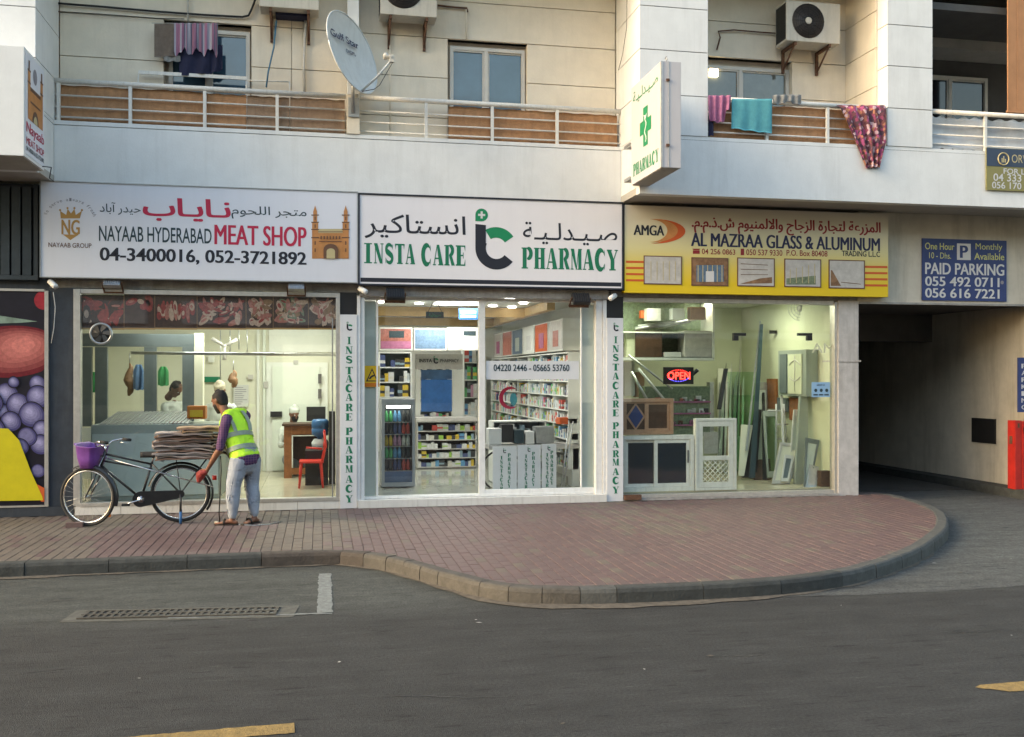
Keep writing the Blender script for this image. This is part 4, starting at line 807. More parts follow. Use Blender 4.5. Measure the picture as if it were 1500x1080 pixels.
lettering(s5, [('ORV', 1482, 1505, 227, 239, 'ink_cream', 0.0)], YB-.034); lettering(s5, [('FOR LEASE', 1470, 1526, 248, 256, 'ink_white', .012), ('04 333', 1455, 1496, 255, 266, 'ink_white', .012), ('056 170', 1453, 1496, 267, 277, 'ink_white', .012)], YB-.03)
# vertical strips with stacked letters
def vert_sign(u0, u1, v0, v1, vic, letters, label):
    Y = -.035; x0, x1 = XA(u0, Y), XA(u1, Y); zb = .0; zt = at((u0+u1)/2, v0, Y).z
    t = thing('strip_sign', label, 'sign', ((x0+x1)/2, 0, 0)); MB().bbox(x0, x1, Y, -.003, zb, zt, .004).build('sign_panel', t, 'strip_white'); mb = MB()
    for ch, v in letters:
        c_ = at((u0+u1)/2+1, v, Y); wd = .094 if ch != 'I' else .062; fatword(mb, ch, (c_.x-wd/2, Y, c_.z-.048), (wd, 0, 0), (0, 0, .096), (0, 0, 0), 'ink_green')
    mb.build('lettering', t); ic_logo(t, at((u0+u1)/2+2, vic, Y), .042, (1, 0, 0), (0, 0, 1), (0, -1, 0))
vert_sign(498, 523, 461, 745, 480, list(zip('INSTACARE', (499, 513, 527, 543, 555, 569, 582, 597, 611)))+list(zip('PHARMACY', (632, 646, 659, 673, 687, 702, 716, 731))), 'white strip sign with stacked green letters beside the meat shop')
vert_sign(889, 913, 466, 735, 481, list(zip('INSTACARE', (498, 511, 524, 538, 551, 565, 579, 592, 605)))+list(zip('PHARMACY', (624, 637, 651, 665, 677, 691, 704, 718))), 'white strip sign with stacked green letters between pharmacy and glass shop')
# projecting pharmacy light box
def leftface(t, X, y_far, y_near, z0, z1, draw):                      # drawing on a face seen from the left: near side is on the right
    pass
bx0, bx1, by0, by1, bz0, bz1 = 4.005, 4.255, -1.95, -.815, 4.235, 5.505
t = thing('projecting_sign', 'white box sign with a green cross jutting from the pillar', 'projecting sign', (4.13, -.8, 4.8))
MB().bbox(bx0, bx1, by0, by1, bz0, bz1, .006).build('sign_box', t, 'box_white'); MB().box(bx0+.02, bx1-.02, by0+.02, by1-.02, bz0-.006, bz0+.002).build('sign_base', t, 'soffit_paint')
mb = MB(); mb.box(bx0-.004, bx0+.02, by0-.006, by0+.015, bz0+.001, bz1-.001); mb.box(bx0+.09, bx0+.10, by0-.005, by0, bz0+.002, bz1-.002)
for z_ in (bz0+.25, bz1-.24): mb.box(bx0+.06, bx0+.10, by0-.02, by0-.004, z_, z_+.03, 'rust')
mb.build('edge_trim', t, 'aluminium')
FX = bx0-.001; rgt = Vector((0, -1, 0)); upv = Vector((0, 0, 1)); LN = by1-by0
o3 = lambda a, b: Vector((FX, by1-a*LN, bz0+b*(bz1-bz0)))
mb = MB(); write3(mb, arabic('صـيـدلـيـة'), o3(.07, .80), rgt*LN*.83, upv*.17, .008, 'ink_green2'); mb.build('lettering', t)
mb = MB(); st = LN*.86/8; fatword(mb, 'PHARMACY', o3(.07, .075), rgt*st*.92, upv*.155, rgt*st, 'ink_green2'); mb.build('lettering', t)
mb = MB(); c3 = o3(.5, .50); n3 = Vector((-1, 0, 0))
for k, (a_, b_) in enumerate(((.085, .245), (.215, .085))): mb.face([c3+rgt*x*a_+upv*y*b_+n3*(.002+.0005*k) for x, y in ((-1, -1), (1, -1), (1, 1), (-1, 1))], 'ink_green2')
for i in range(10):
    z_ = -.2+.034*i; mb.face([c3+rgt*x+upv*y+n3*.004 for x, y in ((.03*sin(i*1.2)-.012, z_), (.03*sin(i*1.2)+.016, z_), (.03*sin(i*1.2+1.2)+.016, z_+.034), (.03*sin(i*1.2+1.2)-.012, z_+.034))], 'ink_white')
mb.face([c3+rgt*x+upv*y+n3*.0045 for x, y in ((-.07, .155), (0, .08), (.07, .155), (0, .13))], 'ink_white'); mb.build('cross', t)
mb = MB()
for z_ in (bz0+.08, bz1-.75): mb.box(bx0+.05, 4.123, -.80, -.70, z_, z_+.04); mb.box(3.98, 4.0, -.815, -.62, z_, z_+.04); mb.box(3.98, 4.124, -.62, -.58, z_, z_+.04)
mb.ring((bx0+.07, by0+.02, bz1+.03), (1, 0, 0), .03, .005); mb.build('bracket', t, 'steel')
# projecting meat shop box at far left
t = thing('projecting_sign', 'white box sign with an orange gate print at the far left', 'projecting sign', (-3.8, -.8, 4.7)); lx = -3.148
MB().bbox(-4.75, lx, -1.6, -.81, 4.135, 5.325, .006).build('sign_box', t, 'white_paint'); MB().box(-4.7, lx-.02, -1.58, -.83, 4.127, 4.136).build('sign_base', t, 'soffit_paint')
FXl = lx+.001; MB().box(FXl, FXl+.003, -1.57, -.84, 4.17, 5.29).build('print_sheet', t, 'sign_white'); FXl += .004
q = lambda a, b: Vector((FXl, -1.55+a*.72, 4.18+b*1.10)); fw = Vector((0, 1, 0))
mb = MB()
def rr(x0, x1, y0, y1, m, k): mb.face([q(x0, y0)+Vector((k*.0004, 0, 0)), q(x1, y0)+Vector((k*.0004, 0, 0)), q(x1, y1)+Vector((k*.0004, 0, 0)), q(x0, y1)+Vector((k*.0004, 0, 0))], m)
rr(.12, .88, .36, .66, 'ink_orange', 1); rr(.14, .86, .66, .70, 'ink_brown', 2); rr(.14, .86, .54, .56, 'ink_brown', 3)
for x_ in (.10, .78): rr(x_, x_+.13, .36, .86, 'ink_orange', 4); rr(x_+.03, x_+.10, .86, .95, 'ink_brown', 4); rr(x_-.015, x_+.145, .72, .74, 'ink_brown', 5); rr(x_-.015, x_+.145, .84, .86, 'ink_brown', 6)
mb.face([q(.5+.17*cos(a_*pi/8), .36+.13*sin(a_*pi/8))+Vector((.003, 0, 0)) for a_ in range(9)], 'ink_brown'); mb.face([q(.5+.1*cos(a_*pi/8), .36+.08*sin(a_*pi/8))+Vector((.0035, 0, 0)) for a_ in range(9)], 'ink_cream')
mb.face([q(.48+.11*cos(a_*pi/8), .84+.08*sin(a_*pi/8))+Vector((.002, 0, 0)) for a_ in range(16)], 'ink_grey'); mb.build('gate_print', t)
mb = MB(); write3(mb, 'Nayaab', q(.02, .185), fw*.69, upv*.15, .015, 'ink_red'); write3(mb, 'MEAT SHOP', q(.02, .095), fw*.69, upv*.08, .02, 'ink_red'); write3(mb, '04-3400016 052-3721892', q(.02, .03), fw*.69, upv*.05, .01, 'ink_dark'); mb.build('lettering', t)
mb = MB(); mb.tube([(lx+.0, -.9, 4.17), (lx+.05, -.7, 4.20), (-3.22, -.3, 4.15), (-3.2, -.05, 4.13)], .006, 6); mb.build('wire', t, 'black')

# neighbouring poster
ppb = thing('fruit_poster', 'large dark window poster of mango, blue grapes and yellow fruit', 'poster', (-4, 0, .9)); Yq = -.012
x0, x1 = XA(-110, 0), XA(66, 0); MB().box(x0, x1, -.01, .045, .14, 2.79).build('poster_sheet', ppb, 'print_black')
mb = MB(); mb.box(x1, x1+.045, -.03, .045, .12, 2.80); mb.box(x0, x1, -.03, .045, 2.791, 2.82); mb.box(x0, x1, -.03, .045, .119, .139); mb.build('poster_frame', ppb, 'aluminium')
def blob(u, v, ru, rv, m, k, rot=0, cut=66.0, nm='fruit_print', n=36):
    pts = []
    for i in range(n):
        t_ = 2*pi*i/n; x, y = ru*cos(t_), rv*sin(t_)*(1-.08*cos(t_)); a_ = radians(rot); uu, vv = u+x*cos(a_)-y*sin(a_), v+x*sin(a_)+y*cos(a_); pts.append((min(uu, cut), vv))
    mbb.poly(pts[::-1], Yq-.0005*k, m)
mbb = MB()
for k_ in range(6): f_ = k_/5; blob(20+14*f_, 515-9*f_, 78*(1-.78*f_), 38*(1-.72*f_), 'mango_%d' % k_, 1+k_*.6, -3-5*f_)
mbb.build('mango_print', ppb)
mbb = MB(); mbb.poly([(-30, 458), (55, 471), (30, 473), (0, 474), (-30, 478)][::-1], Yq-.002, 'print_leaf'); blob(66, 440, 16, 14, 'print_mango', 2); mbb.build('leaf_print', ppb)
mbb = MB(); k = 3
for (u_, v_, r_) in ((10, 578, 17), (4, 602, 10), (27, 593, 17), (55, 562, 12), (56, 582, 17), (47, 608, 19), (16, 618, 15), (62, 630, 14), (60, 652, 15), (40, 640, 14), (30, 655, 12), (56, 690, 10), (-14, 590, 18), (-10, 630, 18), (20, 560, 8)):
    dk = (u_, v_) in ((40, 640), (30, 655), (56, 690)); blob(u_, v_, r_+1, r_*.97+1, 'print_black', k, 20)
    for k_ in range(3 if dk else 6): f_ = k_/5; blob(u_-r_*.22*f_, v_-r_*.26*f_, r_*(1-.75*f_), r_*.93*(1-.78*f_), 'grape_%d' % k_, k+.25+k_*.22, 25)
    k += 2
mbb.build('grape_print', ppb)
mbb = MB(); mbb.poly([(-60, 626), (12, 628), (28, 645), (45, 690), (62, 728), (63, 733), (-60, 735)][::-1], Yq-.026, 'print_yellow'); mbb.poly([(45, 705), (65, 715), (65, 735), (60, 735)][::-1], Yq-.0255, 'ink_orange2'); mbb.build('yellow_fruit_print', ppb)

# ---- small fittings under the signs
def flood(u, v, Y, m, label, w_=.24, h_=.17):
    c_ = at(u, v, Y); t = thing('floodlight', label, 'floodlight', (c_.x, Y, c_.z)); Mx = Matrix.Translation(c_) @ Matrix.Rotation(radians(-38), 4, 'X')
    MB().bbox(-w_/2, w_/2, -.03, .03, -h_/2, h_/2, .008, None, Mx).build('housing', t, m); mb = MB()
    for k in range(7): mb.box(-w_/2+.01+k*(w_-.02)/7, -w_/2+.02+k*(w_-.02)/7, -.045, -.0301, -h_/2+.01, h_/2-.01, None, Mx)
    mb.build('cooling_fins', t, m); mb = MB(); mb.box(-w_/2-.02, -w_/2-.005, -.02, .14, -.01, .01, None, Mx); mb.box(w_/2+.005, w_/2+.02, -.02, .14, -.01, .01, None, Mx); mb.box(-w_/2-.02, w_/2+.02, .141, .155, -.02, .02, None, Mx); mb.build('bracket', t, 'rust')
flood(579, 431, -.16, 'black', 'black floodlight under the left end of the pharmacy sign'); flood(851, 438, -.16, 'black', 'black floodlight under the right end of the pharmacy sign')
flood(164, 416, -.12, 'steel', 'small grey floodlight under the left end of the meat sign', .2, .09); flood(434, 421, -.12, 'steel', 'small grey floodlight under the right end of the meat sign', .2, .1)
for (u, v, l_) in ((77, 416, 'little white camera left below the meat sign'), (531, 425, 'little white camera under the gap between meat and pharmacy signs'), (898, 435, 'little white camera below the pharmacy sign right corner')):
    c_ = at(u, v, -.12); t = thing('bullet_camera', l_, 'camera', c_); d_ = Vector((.6, -.35, -.55 if u < 500 else -.4)).normalized() if u < 890 else Vector((-.6, -.4, -.35)).normalized()
    MB().lathe(c_, [(.01, -.06), (.035, -.055), (.037, .05), (.032, .07)], 14, None, d_).build('housing', t, 'white_frame'); MB().tube([c_-d_*.05, c_+Vector((0, .05, .05)), c_+Vector((0, .12, .07))], .01, 6).build('arm', t, 'steel')
mb = MB(); mb.tube([at(78, 428, -.03), at(81, 450, -.03), at(79, 480, -.03), at(75, 503, -.04)], .005, 6, 'paper'); tag(mb.build('loose_wire', None, 'paper', loc=at(78, 450, -.03)), 'thin white wire hanging down the dark column', 'wire')
mb = MB(); c_ = at(148, 489, .03); mb.ring(c_, (0, 1, 0), .125, .018, 28, 8); mb.lathe(c_, [(.118, -.01), (.118, .04)], 28, 'black', (0, 1, 0)); fan = mb.build('vent_fan', None, 'steel', loc=c_)
tag(fan, 'round exhaust fan set in the top left of the meat shop glass', 'fan')
for k in range(6):
    a_ = k*pi/3; e1 = Vector((cos(a_), 0, sin(a_))); e2 = Vector((-sin(a_), .25, cos(a_))); MB().mesh([c_+e1*.02+Vector((0, -.02, 0)), c_+e1*.11+e2*-.02+Vector((0, -.02, 0)), c_+e1*.11+e2*.05+Vector((0, -.02, 0)), c_+e1*.03+e2*.03+Vector((0, -.02, 0))], [(0, 1, 2, 3)]).build('blade', fan, 'fan_blade')

# ---- balcony fittings
def ac(u0, u1, v0, v1, Y, label, depth=.30, group='air conditioner units on the balcony walls'):
    a, b = at(u0, v1, Y), at(u1, v0, Y); x0, x1, z0, z1 = a.x, b.x, at((u0+u1)/2, v1, Y).z, at((u0+u1)/2, v0, Y).z
    t = thing('air_conditioner', label, 'air conditioner', ((x0+x1)/2, YW, z0), group); MB().bbox(x0, x1, Y, Y+depth, z0, z1, .012).build('casing', t, 'ac_paint')
    cx, cz, r = x0+(x1-x0)*.40, (z0+z1)/2+.01, min((z1-z0)*.43, .26); mb = MB(); mb.lathe((cx, Y-.001, cz), [(r, 0), (r, .004)], 32, None, (0, -1, 0)); mb.build('fan_opening', t, 'grille_dark')
    g = MB()
    for k in range(1, 8): g.ring((cx, Y-.012, cz), (0, 1, 0), r*k/7.5, .0035, 32, 5)
    for k in range(12): a_ = k*pi/6; g.tube([(cx, Y-.012, cz), (cx+r*cos(a_), Y-.012, cz+r*sin(a_))], .003, 5)
    g.build('fan_grille', t, 'black'); MB().lathe((cx, Y-.006, cz), [(.05, 0), (.05, .012), (.04, .016)], 18, None, (0, -1, 0)).build('fan_hub', t, 'ac_paint')
    g = MB()
    for k in range(10): zz_ = z0+(z1-z0)*(.1+.08*k); g.box(x0-.004, x0-.0005, Y+.03, Y+depth-.03, zz_, zz_+.02)
    g.box(x0-.001, x0-.0003, Y+.02, Y+depth-.02, z0+.03, z1-.03, 'black'); g.build('side_louvres', t, 'black')
    for x in (x0+(x1-x0)*.16, x0+(x1-x0)*.80):
        mb = MB(); mb.box(x, x+.035, Y+.02, YW+.0, z0-.045, z0-.001); mb.box(x, x+.035, YW-.045, YW-.003, z0-.34, z0-.046); mb.tube([(x+.017, Y+.06, z0-.04), (x+.017, YW-.03, z0-.30)], .014, 6); mb.build('bracket', t, 'rust')
    return t
ac(380, 467, -70, 12, -.12, 'air conditioner partly above the picture over the blue hose', .3); ac(557, 640, -52, 23, -.12, 'air conditioner with its dark fan showing, left of the two paned blue window', .3)
ac(1152, 1231, 3, 62, -.18, 'air conditioner on the wall of the right bay above the towels', .34)
def pipe(name, pts, r, m, label, cat='pipe', parent=None):
    P_ = [Vector(p) for p in pts]; o = MB().tube(P_, r, 8).build(name, None, m, loc=P_[0]); return tag(o, label, cat)
Yf = .21
pipe('cable', [at(84, 5, Yf), at(150, 10, Yf), at(230, 17, Yf), at(300, 22, Yf), at(355, 25, Yf), at(364, 23, Yf), at(368, 15, Yf), at(372, 5, Yf), at(376, -8, .1)], .014, 'black', 'black insulated pipe running along the left balcony wall', 'pipe')
pipe('cable', [at(84, 17, Yf), at(150, 21, Yf), at(230, 27, Yf), at(270, 28, Yf)], .006, 'black', 'thin dark cable just below the black pipe', 'cable')
pipe('drain_pipe', [at(275, -10, Yf), at(275.5, 32, Yf)], .013, 'pipe_white', 'short vertical pipe above the hanging laundry')
pipe('drain_pipe', [at(448, 20, Yf), at(446, 60, Yf), at(445, 100, Yf), at(446, 134, Yf)], .018, 'pipe_white', 'stained vertical drain pipe left of the dish')
pipe('hose', [at(405, 30, .12), at(401, 70, .12), at(393, 105, .1), at(390, 128, .09)], .011, 'blue_hose', 'blue hose hanging slanted under the air conditioner', 'hose')
pipe('drain_pipe', [at(571, 45, Yf), at(571.5, 120, Yf), at(572, 190, Yf)], .008, 'cream_wall', 'thin cream pipe beside the satellite dish')
pipe('cable', [at(641, 8, Yf), at(668, 11, Yf), at(684, 12, Yf), at(685, 18, Yf)], .014, 'rust', 'brown pipe stub right of the middle air conditioner', 'pipe')
pipe('cable', [at(683, 14, Yf), at(683, 58, Yf)], .010, 'cream_wall', 'cream conduit dropping to the window lintel', 'pipe')
pipe('cable', [at(1151, 50, Yf), at(1110, 47, Yf), at(1075, 44, Yf), at(1052, 46, Yf), at(1055, 55, Yf), at(1050, 73, Yf)], .011, 'rust', 'brown pipe bent down near the right bay window', 'pipe')
pipe('cable', [at(918.5, -10, -.4), at(918, 40, -.4), at(912, 80, -.3), at(906, 103, -.2)], .004, 'black', 'thin black cable slung down the pillar side', 'cable')
B('hose_box', XA(404, .15), XA(452, .15), .05, .249, at(428, 27, .15).z, at(428, 18, .15).z, 'navy_cloth')
# satellite dish
dc = at(516.5, 77, -.42); Rd = .545; nrm = Vector((.78, -.58, .26)).normalized()
up0 = Vector((0, 0, 1)); sx = nrm.cross(up0).normalized(); sy = sx.cross(nrm).normalized()
t = thing('satellite_dish', 'grey offset satellite dish with its arm pointing right beside the white post', 'satellite dish', (px0, -.1, 5.4))
mb = MB(); vs = []; fs = []; NR, NS = 8, 44
for sgn in (0, 1):
    for i in range(NR+1):
        r = Rd*i/NR
        for k in range(NS): a_ = 2*pi*k/NS; vs.append(dc+sx*cos(a_)*r*.94+sy*sin(a_)*r+nrm*(.12*(i/NR)**2-.12-.006*sgn))
    b0 = sgn*(NR+1)*NS
    for i in range(NR):
        for k in range(NS): j = (k+1) % NS; f = (b0+i*NS+k, b0+i*NS+j, b0+(i+1)*NS+j, b0+(i+1)*NS+k); fs.append(f if sgn == 0 else f[::-1])
mb.mesh(vs, fs, None, True); mb.tube([dc+sx*cos(2*pi*k/NS)*Rd*.94+sy*sin(2*pi*k/NS)*Rd for k in range(NS+1)], .010, 6); mb.build('reflector', t, 'dish_paint')
ce = lambda a, b: dc+sx*a*Rd+sy*b*Rd+nrm*(.12*(a*a+b*b)-.117)
mb = MB(); rt_ = -sx if (-sx).x < 0 else sx
rt_ = sx if sx.dot(Vector((1, -.2, 0))) > 0 else -sx
write3(mb, 'Gulf Star', dc-rt_*.34+sy*.15+nrm*(-.055), rt_*.62, sy*.105, .018, 'ink_navy'); write3(mb, 'DIGITAL', dc+rt_*.02+sy*.05+nrm*(-.095), rt_*.28, sy*.05, .01, 'ink_navy'); mb.build('lettering', t)
lnb = at(574, 88, -.75); foot = dc-sy*(Rd*.98)+nrm*.0
mb = MB(); mb.tube([foot-nrm*.03, foot+(lnb-foot)*.5+Vector((0, 0, -.02)), lnb], .016, 8); mb.build('arm', t, 'dish_paint')
ld = (dc-lnb).normalized(); mb = MB(); mb.lathe(lnb-ld*.02+Vector((0, 0, .03)), [(.028, 0), (.03, .09), (.045, .10), (.045, .125)], 16, None, ld); mb.box(-.03, .03, -.025, .025, -.03, .06, None, Matrix.Translation(lnb)); mb.build('receiver', t, 'ac_paint')
mb = MB(); mb.tube([foot, at(548, 131, -.6), at(556, 125, -.65), lnb-ld*.03], .005, 6); mb.build('wire', t, 'black')
mb = MB(); mb.tube([dc-nrm*.12, dc-nrm*.22, Vector((px0+.08, -.06, dc.z-.05))], .025, 8); mb.tube([(px0+.08, -.06, 5.2), (px0+.08, -.06, dc.z+.1)], .025, 8); mb.box(px0+.02, px0+.16, -.05, -.026, 5.15, 5.4); mb.build('mount', t, 'steel')

# laundry
def drape(name, label, u0, u1, v0, v1, Y, m, cat='towel', folds=6, amp=.02, seed=1, nx=26, nz=16, shape=None, over=0, group=None):
    rr_ = random.Random(seed); ph = rr_.uniform(0, 6); mb = MB(); vs = []; fs = []; th = .008
    for s_ in (0, 1):
        for j in range(nz+1):
            for i in range(nx+1):
                a_, b_ = i/nx, j/nz; uu0, uu1 = (u0, u1) if not shape else shape(b_)
                p = at(uu0+(uu1-uu0)*a_, v0+(v1(a_) if callable(v1) else v1)*b_-v0*b_, Y)
                f_ = amp*(sin(a_*folds*2*pi+ph+b_*1.2)+.4*sin(a_*folds*4.7+ph*2+b_*3))*(.35+.65*b_)
                y_ = Y+f_+(th if s_ else 0)+(over*(1-b_*nz/1.5)**2 if over and b_ < 1.5/nz else 0)
                vs.append((p.x, y_, p.z+.006*sin(a_*folds*6+ph)*(b_ > .9)))
    m_ = (nx+1)*(nz+1)
    for s_ in (0, 1):
        for j in range(nz):
            for i in range(nx): q_ = s_*m_+j*(nx+1)+i; fs.append((q_, q_+nx+1, q_+nx+2, q_+1) if s_ == 0 else (q_, q_+1, q_+nx+2, q_+nx+1))
    for j in range(nz):
        for e_ in (0, nx): q_ = j*(nx+1)+e_; fs.append((q_, q_+nx+1, q_+nx+1+m_, q_+m_))
    for i in range(nx):
        for e_ in (0, nz): q_ = e_*(nx+1)+i; fs.append((q_, q_+1, q_+1+m_, q_+m_))
    mb.mesh(vs, fs, None, True); return tag(mb.build(name, None, m, loc=at((u0+u1)/2, v0, Y)), label, cat, group)
Yt = YB-.02
drape('towel', 'teal towel hung over the railing', 1072, 1131, 145, lambda a_: 188+8*a_ if a_ < .9 else 195, Yt, 'towel_teal', folds=3, amp=.008, seed=2)
drape('towel', 'bunched pink towel against the pillar on the railing', 1037.5, 1071, 140, lambda a_: 180-10*abs(a_-.45)-14*(a_ > .75), Yt, 'towel_pink', folds=3.5, amp=.03, seed=5)
drape('towel', 'dark plum cloth showing beneath the pink towel', 1037.5, 1045, 170, 199, YB+.02, 'navy_cloth', folds=1, amp=.01, seed=6)
drape('bedspread', 'floral red bedspread draped over the railing and hanging below', 1228, 1300, 153, lambda a_: 246, Yt-.01, 'cloth_floral', 'cloth', folds=4.5, amp=.035, seed=9, nx=36, nz=26, shape=lambda b_: (1228+40*b_**.85, 1298+2*b_-26*max(0, b_-.55)**1.1/.45**1.1*.45), over=.04)
drape('cloth', 'grey rumpled rag lying on the railing right of the teal towel', 1133, 1174, 139, lambda a_: 151+2*sin(a_*9), Yt+.02, 'cloth_grey', folds=4, amp=.02, seed=3, nz=6)
drape('towel', 'brown towel on the clothes line', 226, 259, 35, lambda a_: 84-2*a_, .12, 'towel_brown', folds=1.5, amp=.012, seed=11)
drape('cloth', 'striped mauve fringed cloth on the clothes line', 255, 319, 34, lambda a_: 76+5*sin(a_*21)+3*sin(a_*47), .11, 'cloth_striped', 'cloth', folds=7, amp=.022, seed=12, nx=40)
drape('cloth', 'folded grey cloth under the brown towel', 240, 264, 82, lambda a_: 90, .13, 'cloth_grey', folds=2, amp=.01, seed=13)
drape('trousers', 'dark navy trousers hanging before the left window', 262, 308, 72, lambda a_: 112-5*a_, .15, 'navy_cloth', 'clothes', folds=2, amp=.02, seed=14)
drape('shirt', 'dark navy shirt hanging right of the mullion', 308, 326, 66, lambda a_: 108-6*a_, .15, 'navy_cloth', 'clothes', folds=1.5, amp=.02, seed=15)
pipe('clothes_line', [at(222, 34, .115), at(270, 34.5, .115), at(322, 36, .115)], .004, 'steel', 'thin clothes line holding the laundry', 'line')
t = thing('drying_rack', 'white folding drying rack standing behind the left railing', 'drying rack', at(285, 150, .14))
mb = MB(); mb.box(-.0, 1, -.012, .012, -.022, .022, None, Matrix.Translation(at(203, 106, .16)) @ Matrix.Scale((at(362, 115, .16)-at(203, 106, .16)).x, 4, (1, 0, 0))); mb.build('top_bar', t, 'rail_paint')
for a_ in ((203, 106, 201, 140), (361, 118, 360, 150), (363, 118, 424, 120), (424, 119, 425, 140)): MB().tube([at(a_[0], a_[1], .16), at(a_[2], a_[3], .18)], .009, 6).build('leg', t, 'rail_paint')

# ================================================================== INTERIORS
def panel_light(name, label, x0, x1, y0, y1, z, m, watts, colr=(1, .96, .86), cat='ceiling light', group=None):
    t = thing(name, label, cat, ((x0+x1)/2, (y0+y1)/2, z), group); MB().box(x0-.02, x1+.02, y0-.02, y1+.02, z+.011, z+.04).build('housing', t, 'white_frame'); MB().box(x0, x1, y0, y1, z, z+.01).build('diffuser', t, m)
    la = bpy.data.lights.new('ceiling_light_glow', 'AREA'); la.shape = 'RECTANGLE'; la.size = x1-x0; la.size_y = y1-y0; la.energy = watts; la.color = colr
    lo = bpy.data.objects.new('ceiling_light_glow', la); col.objects.link(lo); lo.parent = t; lo.location = (0, 0, -.01); return t
LW = .35
panel_light('ceiling_light', 'long ceiling light in the meat shop over the counter', -2.4, -1.2, 1.6, 1.9, 2.9, 'light_green', 30*LW, (1, 1, .90))
panel_light('ceiling_light', 'ceiling light over the desk end of the meat shop', -.9, .1, 2.3, 2.6, 2.9, 'light_green', 40*LW, (1, 1, .90))
for i, y_ in enumerate((1.2, 3.2, 5.6)): panel_light('ceiling_light', ['front', 'middle', 'rear'][i]+' square ceiling light of the pharmacy', 1.7, 2.4, y_, y_+.5, 2.82, 'light_panel', (22, 26, 26)[i]*LW, (1, .98, .92))
panel_light('ceiling_light', 'ceiling light at the left of the glass shop', 4.25, 5.0, .9, 1.1, 2.9, 'light_green', 11*LW, (.95, 1, .78)); panel_light('ceiling_light', 'ceiling light at the right of the glass shop', 5.9, 6.9, 1.3, 1.5, 2.9, 'light_green', 24*LW, (1, 1, .80))
def Bt(name, label, cat, x0, x1, y0, y1, z0, z1, m, group=None, bev=.004):
    c_ = ((x0+x1)/2, y0, z0); o = MB().bbox(x0, x1, y0, y1, z0, z1, bev).build(name, None, m, loc=c_); return tag(o, label, cat, group)
def Bp(name, parent, u0, u1, v0, v1, Y, dep, m):
    return MB().pbox(u0, u1, v0, v1, Y, Y+dep).build(name, parent, m)
# --- meat shop
desc = ['dark liver cuts on a plate', 'raw red beef lump', 'row of lamb ribs', 'mixed chops and bones', 'pale chicken pieces', 'meat with green herbs', 'curled pale tripe']
for k, (u0, u1) in enumerate(((118.5, 182), (182, 227), (227, 289), (289, 360.7), (360.7, 400.5), (400.5, 452), (452, 494))):
    t = thing('meat_poster', 'window poster strip picture of '+desc[k], 'poster', at((u0+u1)/2, 480, .065)); Bp('poster_sheet', t, u0, u1, 432, 483, .066, .008, 'meat_dark')
    mb = MB(); mb.pbox(u0, u1, 480.5, 483, .0635, .0655, 'ink_gold'); rr_ = random.Random(k+4)
    for j in range(40 if k != 1 else 7):
        cu, cv = rr_.uniform(u0+7, u1-7), rr_.uniform(442, 473); ang = rr_.uniform(0, pi); L1_, L2_ = (rr_.uniform(5, 11), rr_.uniform(2, 4.5)) if k not in (0, 1) else (rr_.uniform(8, 15), rr_.uniform(4, 8)); n_ = 10
        if k == 2: cu = u0+6+(j % 9)*6; cv = 456+rr_.uniform(-8, 8); ang = pi/2+rr_.uniform(-.2, .2)
        pts = [(min(max(cu+L1_*cos(a_)*cos(ang)-L2_*sin(a_)*sin(ang), u0+1), u1-1), min(max(cv+L1_*cos(a_)*sin(ang)+L2_*sin(a_)*cos(ang), 433), 480)) for a_ in [2*pi*q_/n_*(1) for q_ in range(n_)]]
        mm_ = ['meat_red', 'meat_red', 'meat_pink', 'meat_fat'][j % 4] if k in (0, 1, 2, 3) else ['meat_pink', 'meat_fat', 'meat_board', 'photo_green' if k == 5 else 'meat_fat'][j % 4]
        if k in (0, 1): mm_ = 'meat_red' if j % 3 else 'meat_dark'
        mb.poly(pts[::-1], .0655-.0003*(j+1)/3, mm_)
        if j % 2: mb.poly([((p[0]-cu)*.55+cu-.6, (p[1]-cv)*.45+cv-.5) for p in pts][::-1], .0652-.0003*(j+1)/3, ['meat_fat', 'meat_red', 'meat_pink'][j % 3])
    mb.pbox(u1-.8, u1+.2, 432.5, 480, .0615, .064, 'meat_board'); mb.build('meat_print', t)
for k, (u0, u1, v0, v1, Y, dep, m_, l_) in enumerate(((120, 285, 489, 508, 2.0, .08, 'partition', 'header'), (120, 134, 508.5, 625, 2.0, .08, 'partition', 'post'), (139, 157, 508.5, 625, 2.0, .08, 'partition', 'post'), (211, 229, 508.5, 625, 2.0, .08, 'partition', 'post'), (267, 284, 508.5, 640, 2.0, .08, 'partition', 'post'))):
    if k == 0: pt = thing('partition', 'dark grey framed partition window of the cutting room', 'partition', at(200, 700, 2.0))
    Bp(l_, pt, u0, u1, v0, v1, Y, dep, m_)
Bp('lower_board', pt, 121, 284, 626, 700, 2.0, .08, 'room_white'); Bp('glass_pane', pt, 157.5, 210.5, 509, 625, 2.03, .01, 'glass'); Bp('glass_pane', pt, 229.5, 266.5, 509, 625, 2.03, .01, 'glass')
mb = MB(); mb.pbox(284.5, 297, 488, 700, 2.0, 2.2); tag(mb.build('wall_end', bld, 'room_wall'))
pipe('rail_pipe', [at(192, 517, 1.5), at(494, 520, 1.5)], .022, 'steel', 'steel hanging rail across the meat shop', 'rail')
for (u, v0, v1, m_, l_) in ((203, 534, 572, 'blue_cloth', 'blue apron hanging from the steel rail'), (239, 537, 566, 'green_cloth', 'bright green apron hanging from the steel rail'), (139, 545, 575, 'green_cloth', 'small green cloth hooked at the left post')):
    drape('apron', l_, u-8, u+8, v0, lambda a_, v1=v1: v1-3*abs(a_-.5), 2.6, m_, 'apron', folds=2, amp=.015, seed=u, nz=10, shape=lambda b_, u=u: (u-4-4*min(1, b_*4), u+4+4*min(1, b_*4)))
